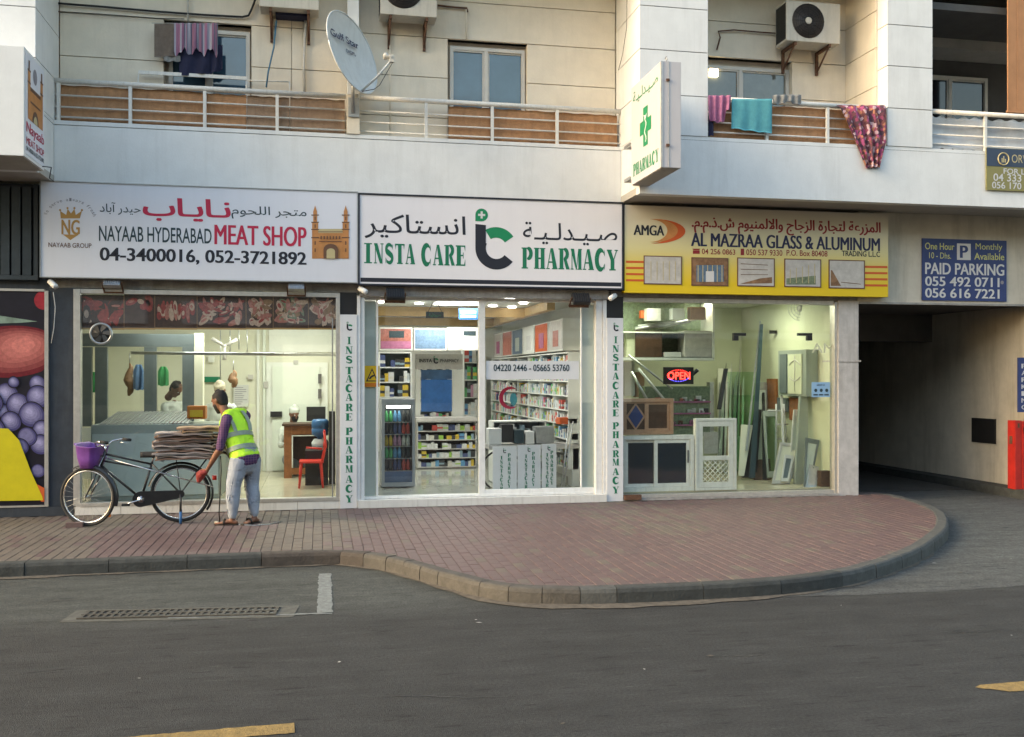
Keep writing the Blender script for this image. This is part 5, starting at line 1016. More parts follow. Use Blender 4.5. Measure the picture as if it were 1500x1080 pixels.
for (u, v0, v1, l_) in ((190, 532, 580, 'pink side of meat hanging left of the blue apron'), (222, 530, 588, 'pink side of meat hanging between the aprons'), (342, 542, 568, 'small pink cut hanging behind the bending man')):
    a_, b_ = at(u, v0, 2.7), at(u, v1, 2.7); o = MB().tube([a_+(b_-a_)*q_/8+Vector((.02*sin(q_*1.3), 0, 0)) for q_ in range(9)], [.008, .03, .05, .055, .075, .07, .05, .045, .015], 10).build('hanging_meat', None, 'meat_board', loc=a_); tag(o, l_, 'meat')
    pipe('hook', [a_+Vector((0, 0, .15)), a_+Vector((0, 0, 0))], .006, 'steel', 'steel hook above the '+l_.split(' hanging')[0]+' '+l_.split('hanging ')[1], 'hook')
# display case with its slatted top
ct = thing('display_counter', 'long grey steel meat counter with slatted top behind the glass', 'counter', (-1.9, .6, .1))
cX0, cX1 = XA(133, .6), XA(322, .6); cz = at(230, 622, .6).z
MB().bbox(cX0, cX1, .6, 1.5, .1, cz, .01).build('case_body', ct, 'counter_front'); MB().box(cX0+.02, cX1-.02, .58, .599, .16, cz-.12).build('front_panel', ct, 'frost')
ft = at(230, 606, 1.4).z; n_s = 22
for k in range(n_s):
    xx = cX0+.1+(cX1-cX0-.5)*k/n_s; mb = MB(); mb.mesh([(xx, .62, cz+.003), (xx+.035, .62, cz+.003), (xx+.13, 1.35, cz+.14), (xx+.095, 1.35, cz+.14), (xx, .62, cz+.015), (xx+.035, .62, cz+.015), (xx+.13, 1.35, cz+.152), (xx+.095, 1.35, cz+.152)], [(0, 3, 2, 1), (4, 5, 6, 7), (0, 1, 5, 4), (1, 2, 6, 5), (2, 3, 7, 6), (3, 0, 4, 7)]); mb.build('slat', ct, 'steel')
Bt('tray', 'orange and yellow price box on the meat counter', 'box', XA(274, .9), XA(301, .9), .9, 1.1, at(287, 614, .9).z, at(287, 595, .9).z, 'sticker_orange'); MB().pbox(278, 297, 601, 611, .88, .899).build('price_print', bpy.data.objects['tray'], 'sticker_yellow')
Bt('scale', 'red rimmed weighing scale on the counter', 'scale', XA(247, .7), XA(268, .7), .7, .95, at(257, 628, .7).z, at(257, 618, .7).z, 'red_paint')
Bt('cutting_counter', 'pale worktop behind the bending man', 'counter', XA(284, 1.6), XA(352, 1.6), 1.6, 2.0, .1, at(320, 622, 1.6).z, 'room_white')
# back wall with cold room door
YBk = 4.28
cd = thing('cold_room_door', 'tall white cold room door with steel latch on the rear wall', 'door', at(435, 690, YBk)); Bp('frame', cd, 390, 480, 531, 692, YBk-.03, .025, 'room_white'); Bp('door_leaf', cd, 399, 468, 537, 689, YBk-.09, .055, 'cold_door'); Bp('latch', cd, 396, 413, 603, 611, YBk-.14, .04, 'black'); Bp('hinge', cd, 466, 471, 548, 562, YBk-.12, .03, 'black'); Bp('hinge', cd, 466, 471, 570, 584, YBk-.12, .03, 'black')
Bp('wall_trim', bld, 376, 380, 470, 690, YBk-.03, .03, 'room_white'); Bp('wall_trim', bld, 385, 389, 470, 690, YBk-.035, .03, 'cold_door'); Bp('upper_panel', bld, 394, 495, 474, 516, YBk-.02, .02, 'room_white')
for (u0, u1, v0, v1, m_, l_, c_) in ((297, 322, 552, 560, 'ink_green', 'small green notice on the rear wall of the meat shop', 'notice'), (342, 364, 564, 596, 'paper', 'white printed sheet on the wall right of the capped man', 'notice'), (305, 314, 522, 531, 'room_white', 'white switch box on the rear wall', 'switch'), (363, 371, 549, 556, 'photo_grey', 'grey socket right of the printed sheet', 'socket'), (386, 393, 559, 569, 'photo_grey', 'grey socket beside the cold room door', 'socket'), (430, 437, 528, 534, 'photo_grey', 'little camera above the cold room door', 'camera')):
    a_, b_ = at(u0, v1, YBk-.05), at(u1, v0, YBk-.05); o = Bt('wall_'+c_, l_, c_, a_.x, b_.x, YBk-.05, YBk-.035, a_.z, b_.z, m_)
    if v0 == 564:
        mb = MB()
        for j in range(9): z_ = b_.z-.05-j*.035; mb.box(a_.x+.02, a_.x+.02+(b_.x-a_.x-.04)*R_(.5, 1), YBk-.053, YBk-.0505, z_, z_+.01)
        mb.build('printed_lines', o, 'ink_grey')
for (u, v0, v1) in ((337, 484, 520), (350, 484, 512), (362, 484, 516), (323, 484, 560)): pipe('hanging_rod', [at(u, v0, 3.0), at(u, v1, 3.0)], .008, 'steel', 'thin steel rod hanging %s on the ceiling side of the rail' % {337: 'left', 350: 'mid', 362: 'right', 323: 'far left'}[u], 'rod')
mb = MB(); mb.lathe(at(329, 507, 2.9), [(.01, -.03), (.035, -.01), (.035, .01), (.01, .03)], 12, None, (0, 0, 1))
for a_ in range(3): mb.tube([at(329, 507, 2.9), at(329, 507, 2.9)+Vector((.22*cos(a_*2.1+.5), 0, .22*sin(a_*2.1+.5)))], [.02, .035], 6)
tag(mb.build('wall_fan', None, 'photo_grey', loc=at(329, 507, 2.9)), 'small pale fan hanging in the middle of the meat shop', 'fan')
# desk, chair, monitor
dk = thing('desk', 'brown wooden cash desk with open front in the meat shop', 'desk', at(440, 693, 3.0)); Yd = 3.0
dx0, dx1 = XA(416, Yd), XA(478, Yd); zt = at(445, 624, Yd).z; zb = .1
MB().bbox(dx0-.03, dx1+.03, Yd-.05, Yd+.6, zt, zt+.035, .006).build('desk_top', dk, 'wood_dark'); MB().box(dx0, dx0+.12, Yd, Yd+.55, zb, zt-.001).build('side_panel', dk, 'wood'); MB().box(dx1-.04, dx1, Yd, Yd+.55, zb, zt-.001).build('side_panel', dk, 'wood')
MB().box(dx0+.121, dx1-.041, Yd, Yd+.03, zt-.14, zt-.001).build('front_panel', dk, 'wood'); MB().box(dx0+.121, dx1-.041, Yd, Yd+.03, zb+.06, zb+.16).build('front_panel', dk, 'wood'); MB().box(dx0+.121, dx1-.041, Yd+.4, Yd+.42, zb+.06, zt-.002).build('back_board', dk, 'wood_dark')
MB().box(dx0+.122, dx0+.14, Yd-.006, Yd-.0005, zb+.17, zt-.15).build('trim', dk, 'room_white'); MB().box(dx0+.141, dx1-.05, Yd-.006, Yd-.0005, zt-.165, zt-.15).build('trim', dk, 'room_white')
mo = thing('monitor', 'black computer monitor on the cash desk', 'monitor', at(462, 622, 3.1)); Bp('screen', mo, 449, 477, 596, 617, 3.1, .03, 'black'); Bp('stand', mo, 460, 465, 617.5, 621, 3.12, .03, 'black'); Bp('foot', mo, 455, 470, 621, 622.5, 3.05, .16, 'black')
wb = thing('water_bottle', 'blue water bottle upside down on a white dispenser', 'water bottle', at(469, 660, 2.2)); c_ = at(469, 640, 2.2)
MB().lathe(Vector((c_.x, 2.2, c_.z)), [(.03, -.04), (.05, 0), (.125, .03), (.13, .12), (.12, .13), (.13, .14), (.13, .24), (.10, .27)], 18).build('bottle', wb, 'blue_plastic'); MB().lathe(Vector((c_.x, 2.2, .62)), [(.12, 0), (.13, .1), (.10, c_.z-.66), (.09, c_.z-.65)], 18).build('dispenser', wb, 'paper')
Bt('cabinet', 'low black cabinet right of the red chair', 'cabinet', XA(447, 1.9), XA(481, 1.9), 1.9, 2.4, .1, .62, 'black')
Bt('bin_stand', 'dark stand at the right edge of the meat shop', 'stand', XA(482, 2.0), XA(491, 2.0), 2.0, 2.3, .1, 1.2, 'black')
ch = thing('plastic_chair', 'red plastic chair standing in the meat shop entrance', 'chair', at(458, 712, 1.5)); Yc = 1.5
sz = at(455, 676, Yc).z; sx0, sx1 = XA(436, Yc), XA(474, Yc)
MB().bbox(sx0+.02, sx1, Yc, Yc+.4, sz-.03, sz, .012).build('seat', ch, 'red_plastic')
for (x_, y_, tx) in ((sx0+.05, Yc+.03, -.03), (sx0+.05, Yc+.37, -.03), (sx1-.04, Yc+.03, .03), (sx1-.04, Yc+.37, .03)): MB().tube([(x_, y_, sz-.02), (x_+tx, y_, .1)], [.024, .016], 8).build('leg', ch, 'red_plastic')
mb = MB(); bxx = sx1-.02
for y_ in (Yc+.02, Yc+.38): mb.tube([(bxx, y_, sz-.01), (bxx+.05, y_, sz+.22), (bxx+.03, y_, sz+.42)], .018, 8)
mb.box(bxx+.02, bxx+.045, Yc+.02, Yc+.38, sz+.36, sz+.44); mb.box(bxx+.015, bxx+.035, Yc+.02, Yc+.38, sz+.2, sz+.26); mb.build('backrest', ch, 'red_plastic')
mb = MB(); mb.tube([(sx1-.02, Yc+.02, sz+.18), (sx1-.25, Yc+.02, sz+.2)], .014, 8); mb.build('armrest', ch, 'red_plastic')

# --- pharmacy shelving: shelves built one by one, packs standing on them
PK = []                                                               # every pack slot: (u-size, location, size, colour)
PN = ['white', 'white', 'pale blue', 'cream', 'blue', 'red', 'green', 'amber', 'lime', 'pink', 'navy', 'slate', 'black']
def packs(x0, x1, y0, z, hmax, dep, axis='x', dens=.95, pal=None, w=(.035, .09), where=''):
    p = x0
    while p < x1-.03:
        wd = R_(*w); h = R_(.45, .95)*hmax
        if R_(0, 1) < dens: PK.append((p, y0, z, min(wd, x1-p)-.004, dep*R_(.5, .9), h, axis, random.choice(pal) if pal else random.choices(range(13), [4, 3, 3, 2, 1.3, 1, 1.2, .8, .8, 1, 1.4, 1.8, 1.6])[0], where))
        p += wd
def shelving(name, label, x0, x1, y0, y1, z0, z1, n, axis='x', fill=True, m='room_white', back='partition', uprights=1.0, where='', **kw):
    t = thing(name, label, 'shelves', ((x0+x1)/2, (y0+y1)/2, z0)); th = .018
    if axis == 'x': MB().box(x0, x1, y1-.012, y1, z0, z1).build('back_panel', t, back)
    else: MB().box(x1-.012, x1, y0, y1, z0, z1).build('back_panel', t, back)
    L = (x1-x0) if axis == 'x' else (y1-y0); nu = max(1, round(L/uprights))
    for k in range(nu+1):
        q_ = k*(L-th)/nu
        if axis == 'x': MB().box(x0+q_, x0+q_+th, y0, y1-.013, z0, z1).build('side_panel', t, m)
        else: MB().box(x0, x1-.013, y0+q_, y0+q_+th, z0, z1).build('side_panel', t, m)
    for k in range(n+1):
        z = z0+(z1-z0-th)*k/n; MB().box(x0+(.0 if axis == 'y' else th+.001), x1-.014-(.005 if axis == 'x' else 0), y0+(.004 if axis == 'x' else th+.001), y1-.014, z+.0005, z+th).build('shelf', t, m)
        if fill and k < n:
            hm = (z1-z0)/n-th-.02
            kw['where'] = ['bottom', 'second lowest', 'third lowest', 'fourth lowest', 'fifth lowest', 'sixth lowest', 'seventh lowest', 'eighth lowest'][k]+' shelf of the '+where
            if axis == 'x': packs(x0+th, x1-th, y0+.02, z+th+.001, hm, y1-y0-.05, 'x', **kw)
            else: packs(y0+th, y1-th, x0+.02, z+th+.001, hm, x1-x0-.05, 'y', **kw)
    return t
rx0 = 3.62
shelving('wall_shelves', 'long white shelving full of medicine packs along the right pharmacy wall', rx0, 3.97, 1.0, 7.6, .35, 2.10, 8, 'y', where='right wall shelving')
shelving('wall_shelves', 'rear shelving of the pharmacy behind the right aisle', 2.05, 3.55, 7.8, 8.15, .3, 2.2, 8, where='rear shelving')
shelving('wall_shelves', 'shelves of jars and tins above the drinks fridge', XA(555, 2.0), XA(603, 2.0), 2.0, 2.3, at(580, 583, 2.0).z, at(580, 516, 2.0).z, 3, w=(.05, .09), pal=[0, 1, 2, 7, 12, 12, 10, 7], where='shelves above the fridge')
shelving('counter_shelves', 'pharmacy counter front stacked with coloured boxes', XA(611, 4.1), XA(698, 4.1), 4.1, 4.4, .12, at(650, 618, 4.1).z, 5, where='counter front', w=(.04, .10), uprights=1.1, m='photo_grey', back='wood_dark', pal=[0, 1, 7, 8, 5, 4, 11, 3, 10, 0, 12, 1])
MB().box(XA(609, 4.05), XA(700, 4.05), 4.05, 4.7, at(650, 617.5, 4.1).z, at(650, 612, 4.1).z).build('counter_top', bpy.data.objects['counter_shelves'], 'photo_grey')
shelving('side_shelves', 'narrow shelves right of the blue pharmacy panel', XA(679, 4.9), XA(703, 4.9), 4.9, 5.2, 1.0, at(690, 505, 4.9).z, 4, where='shelves by the blue panel')
gd = shelving('low_shelves', 'low display of packs in the right pharmacy window', XA(722, 1.6), XA(800, 1.6), 1.6, 2.0, .12, 1.05, 3, where='low window display', pal=[0, 2, 12, 11, 10, 1])
# lit picture boxes above the shelves
def litbox(u0, u1, v0, v1, Y, m, label, shapes=()):
    a_, b_ = at(u0, v1, Y), at(u1, v0, Y); t = thing('picture_box', label, 'picture panel', (a_.x, Y, a_.z)); MB().box(a_.x, b_.x, Y, Y+.25, a_.z, b_.z).build('box_body', t, 'room_white'); Bp('picture', t, u0+1.5, u1-1.5, v0+2, v1-2, Y-.006, .005, m)
    for i, (x0, x1, y0, y1, mm_) in enumerate(shapes): Bp('print', t, x0, x1, y0, y1, Y-.009-.001*i, .002, mm_)
litbox(556, 604, 480, 513, 3.9, 'meat_pink', 'pink picture panel above the left pharmacy shelves', ((570, 592, 485, 495, 'ink_dark'), (558, 602, 500, 511, 'towel_pink')))
litbox(606.5, 654, 481, 513, 3.9, 'photo_blue', 'blue grey crowd picture panel in the pharmacy')
litbox(656, 704, 480, 513, 3.9, 'room_white', 'white picture panel with small dark print', ((679, 697, 485, 492, 'ink_dark'), (667, 678, 497, 511, 'photo_grey')))
wp = thing('dispensary_front', 'grey dispensary screen with a blue panel and white posts', 'screen', at(640, 690, 4.85))
Bp('header', wp, 609, 678, 519, 541, 4.8, .06, 'photo_grey'); Bp('post', wp, 609, 616, 541.5, 612, 4.8, .06, 'room_white'); Bp('post', wp, 663, 678, 541.5, 612, 4.8, .06, 'room_white'); Bp('blue_panel', wp, 617, 662, 556, 603, 4.9, .03, 'screen_blue'); Bp('dark_panel', wp, 617, 662, 542, 555.5, 4.9, .03, 'panel_blue')
mb = MB(); write(mb, 'INSTA', 614, 633, 526, 531, 4.79, 'ink_black', .02); write(mb, 'PHARMACY', 645, 672, 526, 531, 4.79, 'ink_black', .02); mb.build('lettering', wp); ic_logo(wp, at(639, 529, 4.785), .05, (1, 0, 0), (0, 0, 1), (0, -1, 0))
Bp('wall_front', bld, 700, 706, 470, 690, 4.85, .05, 'room_white')
for k, (u_, v_) in enumerate(((0, 0),)):
    yy = 1.4
    while yy < 7: 
        m_ = ['meat_pink', 'photo_grey', 'frost', 'ink_orange2', 'room_white', 'photo_blue', 'room_white'][int(yy*1.3) % 7]
        t = thing('picture_box', 'picture panel on top of the right wall shelves, '+['nearest the door', 'second from the door', 'third from the door', 'fourth from the door', 'fifth from the door', 'farthest from the door'][min(5, int((yy-1.4)/1.0))], 'picture panel', (rx0, yy, 2.15))
        MB().box(rx0+.02, 3.96, yy, yy+.93, 2.13, 2.62).build('box_body', t, 'room_white'); MB().box(rx0+.012, rx0+.019, yy+.02, yy+.91, 2.15, 2.60).build('picture', t, m_); MB().box(rx0+.006, rx0+.0115, yy+.25, yy+.6, 2.2, 2.45).build('print', t, ['frost', 'meat_pink', 'towel_pink', 'paper'][int(yy) % 4]); yy += 1.0
# fridge
fr = thing('drinks_fridge', 'tall glass door drinks fridge with rows of bottles', 'fridge', at(584, 713, 1.3)); Yf_ = 1.3; fx0, fx1 = XA(559.5, Yf_), XA(608, Yf_); fz0, fz1 = .12, at(584, 585, Yf_).z
MB().box(fx0, fx1, Yf_+.5, Yf_+.55, fz0, fz1).build('cabinet_back', fr, 'fridge_in'); mb = MB(); mb.box(fx0, fx0+.03, Yf_+.03, Yf_+.5, fz0, fz1); mb.build('cabinet_side', fr, 'fridge'); mb = MB(); mb.box(fx1-.03, fx1, Yf_+.03, Yf_+.5, fz0, fz1); mb.build('cabinet_side', fr, 'fridge')
MB().box(fx0+.031, fx1-.031, Yf_+.03, Yf_+.5, fz0, fz0+.22).build('base', fr, 'panel_blue'); MB().box(fx0+.031, fx1-.031, Yf_+.03, Yf_+.5, fz1-.06, fz1).build('top_panel', fr, 'fridge')
mb = MB(); mb.box(fx0, fx0+.04, Yf_, Yf_+.028, fz0, fz1); mb.box(fx1-.04, fx1, Yf_, Yf_+.028, fz0, fz1); mb.box(fx0+.041, fx1-.041, Yf_, Yf_+.028, fz0, fz0+.06); mb.box(fx0+.041, fx1-.041, Yf_, Yf_+.028, fz1-.09, fz1); dr_ = mb.build('door', fr, 'fridge'); MB().box(fx0+.042, fx1-.042, Yf_+.01, Yf_+.016, fz0+.061, fz1-.091).build('door_glass', dr_, 'glass')
MB().box(fx0+.07, fx1-.07, Yf_+.032, Yf_+.05, fz1-.13, fz1-.095).build('lamp', fr, 'light_panel')
bshape = [(.0, 0), (.026, .002), (.028, .02), (.028, .11), (.014, .145), (.012, .165), (.0, .166)]; bp_ = {}
nr = 5; rows = [fz0+.23+(fz1-.16-fz0-.23)*k/nr for k in range(nr)]
for k, z in enumerate(rows):
    MB().box(fx0+.035, fx1-.035, Yf_+.06, Yf_+.48, z-.01, z).build('shelf', fr, 'steel'); x = fx0+.07; j = 0
    while x < fx1-.06:
        mm_ = 'pack_%d' % [12, 10, 5, 6, 4, 12, 7, 9, 3][(k*3+j//2) % 9]
        if mm_ not in bp_: o = MB().lathe((0, 0, 0), bshape, 12).build('drink_bottle', None, mm_, loc=(0, 0, 0)); bp_[mm_] = o
        else: o = bp_[mm_].copy(); col.objects.link(o)
        tag(o, {12: 'black', 10: 'navy', 5: 'red', 6: 'green', 4: 'blue', 7: 'amber', 9: 'pink', 3: 'cream'}[int(mm_[5:])]+' bottle on the '+['lowest', 'second', 'third', 'fourth', 'top'][k]+' shelf inside the drinks fridge', 'bottle', 'drink bottles in the fridge'); o.location = (x, Yf_+.12, z+.001); x += .064; j += 1
# free-standing white boards and oddments in the right window
for k, (u0, u1) in enumerate(((722, 757), (758.5, 792), (794, 815))):
    x0, x1 = XA(u0, .5), XA(u1, .5); zt = at(760, 654-1.5*k, .5).z; t = thing('folded_board', ['left', 'middle', 'narrow right'][k]+' white board with stacked green letters in the pharmacy window', 'board', ((x0+x1)/2, .5, .1)); MB().box(x0, x1, .5, .53, .101, zt).build('board', t, 'strip_white')
    mb = MB(); wd = x1-x0
    for wi, word in enumerate(('INSTACARE', 'PHARMACY')):
        cxx = x0+wd*(.36 if wi == 0 else .68); z_ = zt-(.12 if wi == 0 else .085)
        for ch in word:
            z_ -= .062
            if z_ > .12: fatword(mb, ch, (cxx-.022, .5, z_), (.044, 0, 0), (0, 0, .05), (0, 0, 0), 'ink_green')
    mb.build('lettering', t); ic_logo(t, (x0+wd*.5, .499, zt-.07), .025, (1, 0, 0), (0, 0, 1), (0, -1, 0))
mb = MB(); t = thing('crutches', 'pair of aluminium crutches leaning in the pharmacy window', 'crutches', at(825, 715, .6))
for du in (0, 6): MB().tube([at(822+du*.5, 718, .5), at(834+du, 617, .75)], .011, 8).build('crutch', t, 'steel')
t = thing('wheelchair', 'folded grey wheelchair behind the white boards', 'wheelchair', at(738, 715, 1.0)); mb = MB(); c_ = at(735, 690, 1.0); mb.ring(c_, (.3, 1, 0), .30, .014, 28, 6); mb.build('wheel', t, 'black_rubber'); mb = MB(); mb.tube([c_+Vector((-.1, 0, .3)), c_+Vector((.2, 0, .32)), c_+Vector((.25, 0, -.2))], .014, 6); mb.build('frame', t, 'steel')
for i, (u0, u1, v0, v1, m_, l_) in enumerate(((716, 735, 628, 652, 'paper', 'crumpled white bag at the left of the window display'), (735, 752, 622, 648, 'black', 'black bag in the middle of the window display'), (753, 768, 630, 650, 'ink_dark', 'dark box right of the black bag'), (770, 783, 632, 651, 'paper', 'small white box in the window display'), (785, 812, 625, 650, 'steel', 'silver wrapped parcel in the window display'), (820, 847, 612, 622, 'ink_orange2', 'flat red box on top at the right'), (836, 848, 634, 646, 'meat_pink', 'pink box under the crutches'), (838, 849, 648, 716, 'room_white', 'white pedestal at the right end of the pharmacy window'))):
    a_, b_ = at(u0, v1, 1.0), at(u1, v0, 1.0); Bt('parcel', l_, 'parcel', a_.x, b_.x, 1.0, 1.25, a_.z, b_.z, m_, bev=.015)
Bt('window_table', 'long low table carrying the parcels in the pharmacy window', 'table', XA(716, .98), XA(849, .98), .96, 1.5, at(780, 656, .98).z-.02, at(780, 651.5, .98).z, 'photo_grey')
# hung signs
def hung(name, label, u0, u1, v0, v1, Y, m, cat='sign', txt=None, tm='ink_white', dep=.02):
    a_, b_ = at(u0, v1, Y), at(u1, v0, Y); t = thing(name, label, cat, ((a_.x+b_.x)/2, Y, a_.z)); MB().box(a_.x, b_.x, Y, Y+dep, a_.z, b_.z).build('plate', t, m)
    for (s_, x0, x1, y0, y1) in (txt or []): mb = MB(); write(mb, s_, x0, x1, y0, y1, Y-.001, tm, .012); mb.build('lettering', t)
    return t
t = hung('ceiling_sign', 'green sign hung by two wires from the pharmacy ceiling', 624, 650, 457, 466, 1.0, 'ink_dark', txt=[(arabic('صيدلية'), 628, 646, 459, 465)], tm='ink_green2'); mb = MB(); mb.tube([at(627, 457, 1.01), at(635, 442, 1.01)], .004, 5); mb.tube([at(647, 457, 1.01), at(640, 442, 1.01)], .004, 5); mb.build('wire', t, 'black')
t = hung('light_sign', 'glowing blue and white sign near the pharmacy ceiling', 672, 700, 452, 468, 1.6, 'screen_blue'); Bp('light_bar', t, 675, 697, 456, 459, 1.59, .008, 'screen_sign'); Bp('light_bar', t, 675, 697, 462, 465, 1.59, .008, 'screen_sign')
hung('warning_sticker', 'yellow and orange slippery floor warning sticker', 534, 556, 536, 567, .082, 'sticker_yellow', 'sticker', dep=.004); t = bpy.data.objects['warning_sticker']
mb = MB(); mb.poly([(536, 559), (554, 559), (545, 539.5)], .081, 'ink_black'); mb.poly([(538.5, 557.5), (551.5, 557.5), (545, 543)], .0805, 'sticker_yellow'); mb.poly([(540, 555), (543, 551), (547, 549), (549, 551), (545, 553), (542, 556)], .0795, 'ink_black'); mb.build('triangle_print', t); mb = MB(); mb.pbox(534.5, 555.5, 561, 566.5, .080, .0815, 'sticker_orange'); mb.build('foot_band', t)
mb = MB(); write(mb, '04220 2446 - 05665 53760', 723, 834, 534, 544, .083, 'ink_dark', .02); mb.build('lettering', f2)
mb = MB(); c_ = at(747, 583, .3); rL = .155
for i in range(20):
    a0, a1 = radians(50+260*i/20), radians(50+260*(i+1)/20); w0, w1 = [.055*sin(pi*(j/20))**.7+.002 for j in (i, i+1)]
    mb.face([c_+Vector((cos(a0)*rL, 0, sin(a0)*rL)), c_+Vector((cos(a0)*(rL-w0), 0, sin(a0)*(rL-w0))), c_+Vector((cos(a1)*(rL-w1), 0, sin(a1)*(rL-w1))), c_+Vector((cos(a1)*rL, 0, sin(a1)*rL))], 'ink_red')
mb.disc(c_+Vector((.05, -.002, -.02)), (0, -1, 0), .05, 16, 'towel_teal', .09); cs = tag(mb.build('crescent_logo', None, loc=c_), 'red crescent and teal emblem standing in the pharmacy window', 'emblem')
# pharmacy ceiling trim and downlights
MB().box(.9, 3.3, 2.6, 2.72, 2.70, 2.85).build('ceiling_trim', bld, 'gold_trim'); MB().box(3.3, 3.42, 1.0, 7.5, 2.72, 2.85).build('ceiling_trim', bld, 'gold_trim'); MB().box(.9, 3.3, 5.5, 5.62, 2.70, 2.85).build('ceiling_trim', bld, 'gold_trim')
for i, (x_, y_) in enumerate([(1.0, .9), (1.5, 1.9), (.9, 1.7), (2.7, .8), (3.05, 1.5), (3.05, 2.4), (3.05, 3.4), (2.7, 2.2), (1.2, 3.4), (3.05, 4.6)]):
    o = MB().lathe((x_, y_, 2.842), [(.065, 0), (.065, .017)], 18, 'light_panel').build('downlight', None, loc=(x_, y_, 2.842)); tag(o, 'round recessed downlight in the white pharmacy ceiling', 'downlight', 'round downlights of the pharmacy ceiling')
# packs: the three hundred that show largest are objects, the rest one mesh of kind stuff
def pk_pos(p):
    a_, b_, z, w_, d_, h, ax, c_, wh_ = p; return (Vector((a_, b_, z)), (w_, d_, h)) if ax == 'x' else (Vector((b_, a_, z)), (d_, w_, h))
PK.sort(key=lambda p: (pk_pos(p)[0]-camo.location).length/ sqrt(p[3]*p[5]) + (3 if pk_pos(p)[0].x < 1.2 and p[6] == 'y' else 0)); pkm = {}; restp = MB()
for i, p in enumerate(PK):
    L, S = pk_pos(p); c_ = 'pack_%d' % p[7]
    if i < 290:
        if c_ not in pkm:
            mb = MB(); mb.box(0, 1, 0, 1, 0, 1); mb.box(-.002, 1.002, -.004, 1.002, .3, .55, 'pack_%d' % ((p[7]*5+3) % 13)); pkm[c_] = mb.build('medicine_pack', None, c_)
            o = pkm[c_]
        else: o = pkm[c_].copy(); col.objects.link(o)
        o.location = L; o.scale = S; o.rotation_euler = (0, 0, R_(-.04, .04)); tag(o, PN[p[7]]+' pack on the '+p[8], 'pack', 'packs on the pharmacy shelves')
    else: restp.box(L.x, L.x+S[0], L.y, L.y+S[1], L.z, L.z+S[2], c_)
tag(restp.build('shelf_goods', None, loc=(2, 4, 1)), 'mass of small packs filling the farther pharmacy shelves', 'packs', kind='stuff')

# --- glass shop
sh = thing('storage_rack', 'white framed storage rack of boxes and tubes in the glass shop', 'rack', at(980, 528, 1.2)); Yr = 1.2; rx = XA(1047, Yr)
for (z0_, z1_) in ((at(980, 528, Yr).z, at(980, 524, Yr).z), (at(980, 488, 1.6).z-.02, at(980, 488, 1.6).z)): MB().box(4.14, rx, Yr, Yr+.5, z0_, z1_).build('shelf', sh, 'room_white')
MB().box(rx-.03, rx, Yr, Yr+.5, at(1047, 527, Yr).z, 2.94).build('side_post', sh, 'room_white'); MB().box(4.14, rx, Yr+.501, Yr+.52, at(1047, 527, Yr).z, 2.94).build('back_board', sh, 'photo_green')
zsh = at(980, 523.5, Yr).z
def inbox(name, label, cat, u0, u1, v0, v1, Y, dep, m):
    a_, b_ = at(u0, v1, Y), at(u1, v0, Y); return Bt(name, label, cat, a_.x, b_.x, Y, Y+dep, a_.z, b_.z, m)
inbox('carton', 'maroon carton on the storage rack', 'carton', 931, 970, 485, 523, 1.22, .3, 'wood_dark'); inbox('metal_box', 'grey metal box on the right end of the storage rack', 'box', 1003, 1043, 485, 523, 1.22, .3, 'photo_grey'); inbox('carton', 'small white carton between maroon and grey boxes', 'carton', 973, 998, 516, 523, 1.22, .2, 'paper'); inbox('carton', 'small red carton hanging high in the rack', 'carton', 939, 946, 455, 466, 1.4, .1, 'ink_orange2')
for k, (a_, b_, r) in enumerate((((930, 482), (1010, 470), .035), ((935, 478), (1036, 466), .02), ((960, 480), (1000, 470), .045), ((915, 500), (930, 512), .04))): pipe('tube', [at(a_[0], a_[1], 1.45+.05*k), at(b_[0], b_[1], 1.45+.05*k)], r, ['steel', 'paper', 'room_wall_green', 'photo_grey'][k], ['long silver', 'thin white', 'thick pale green', 'short grey'][k]+' tube lying across the storage rack', 'tube')
t = thing('open_sign', 'red lit OPEN sign hanging in the glass shop window', 'open sign', at(994, 562, .3)); Bp('board', t, 972, 1016, 538, 563, .3, .02, 'black')
mb = MB(); write(mb, 'OPEN', 978, 1011, 545, 556, .296, 'led_red', .02); mb.build('lettering', t)
mb = MB(); c_ = at(994, 550.5, .296)
for i in range(40):
    a_ = 2*pi*i/40; mb.disc(c_+Vector((.165*cos(a_), 0, .082*sin(a_))), (0, -1, 0), .006, 6, 'led_red' if sin(a_) > -.35 else 'led_blue')
mb.build('light_dots', t)
def frame3(t, x0, x1, z0, z1, Y, w_, dep, m, name='frame'):
    mb = MB(); mb.bbox(x0, x1, Y, Y+dep, z1-w_, z1, .003); mb.bbox(x0, x1, Y, Y+dep, z0, z0+w_, .003); mb.bbox(x0, x0+w_, Y+.001, Y+dep-.001, z0+w_, z1-w_, .003); mb.bbox(x1-w_, x1, Y+.001, Y+dep-.001, z0+w_, z1-w_, .003); return mb.build(name, t, m)
Yd = .16
t = thing('display_window', 'white sliding window sample with dark tinted panes on the floor', 'window sample', at(962, 722, Yd)); a_, b_ = at(911, 722, Yd), at(1019, 637, Yd); z0, z1 = .101, at(960, 638, Yd).z; frame3(t, a_.x, b_.x-.02, z0, z1, Yd, .06, .10, 'white_frame'); xm = XA(962, Yd)
s_ = frame3(t, a_.x+.062, xm+.02, z0+.062, z1-.062, Yd+.05, .045, .03, 'white_frame', 'sash'); MB().box(a_.x+.108, xm-.026, Yd+.06, Yd+.066, z0+.108, z1-.108).build('pane', s_, 'tint_glass')
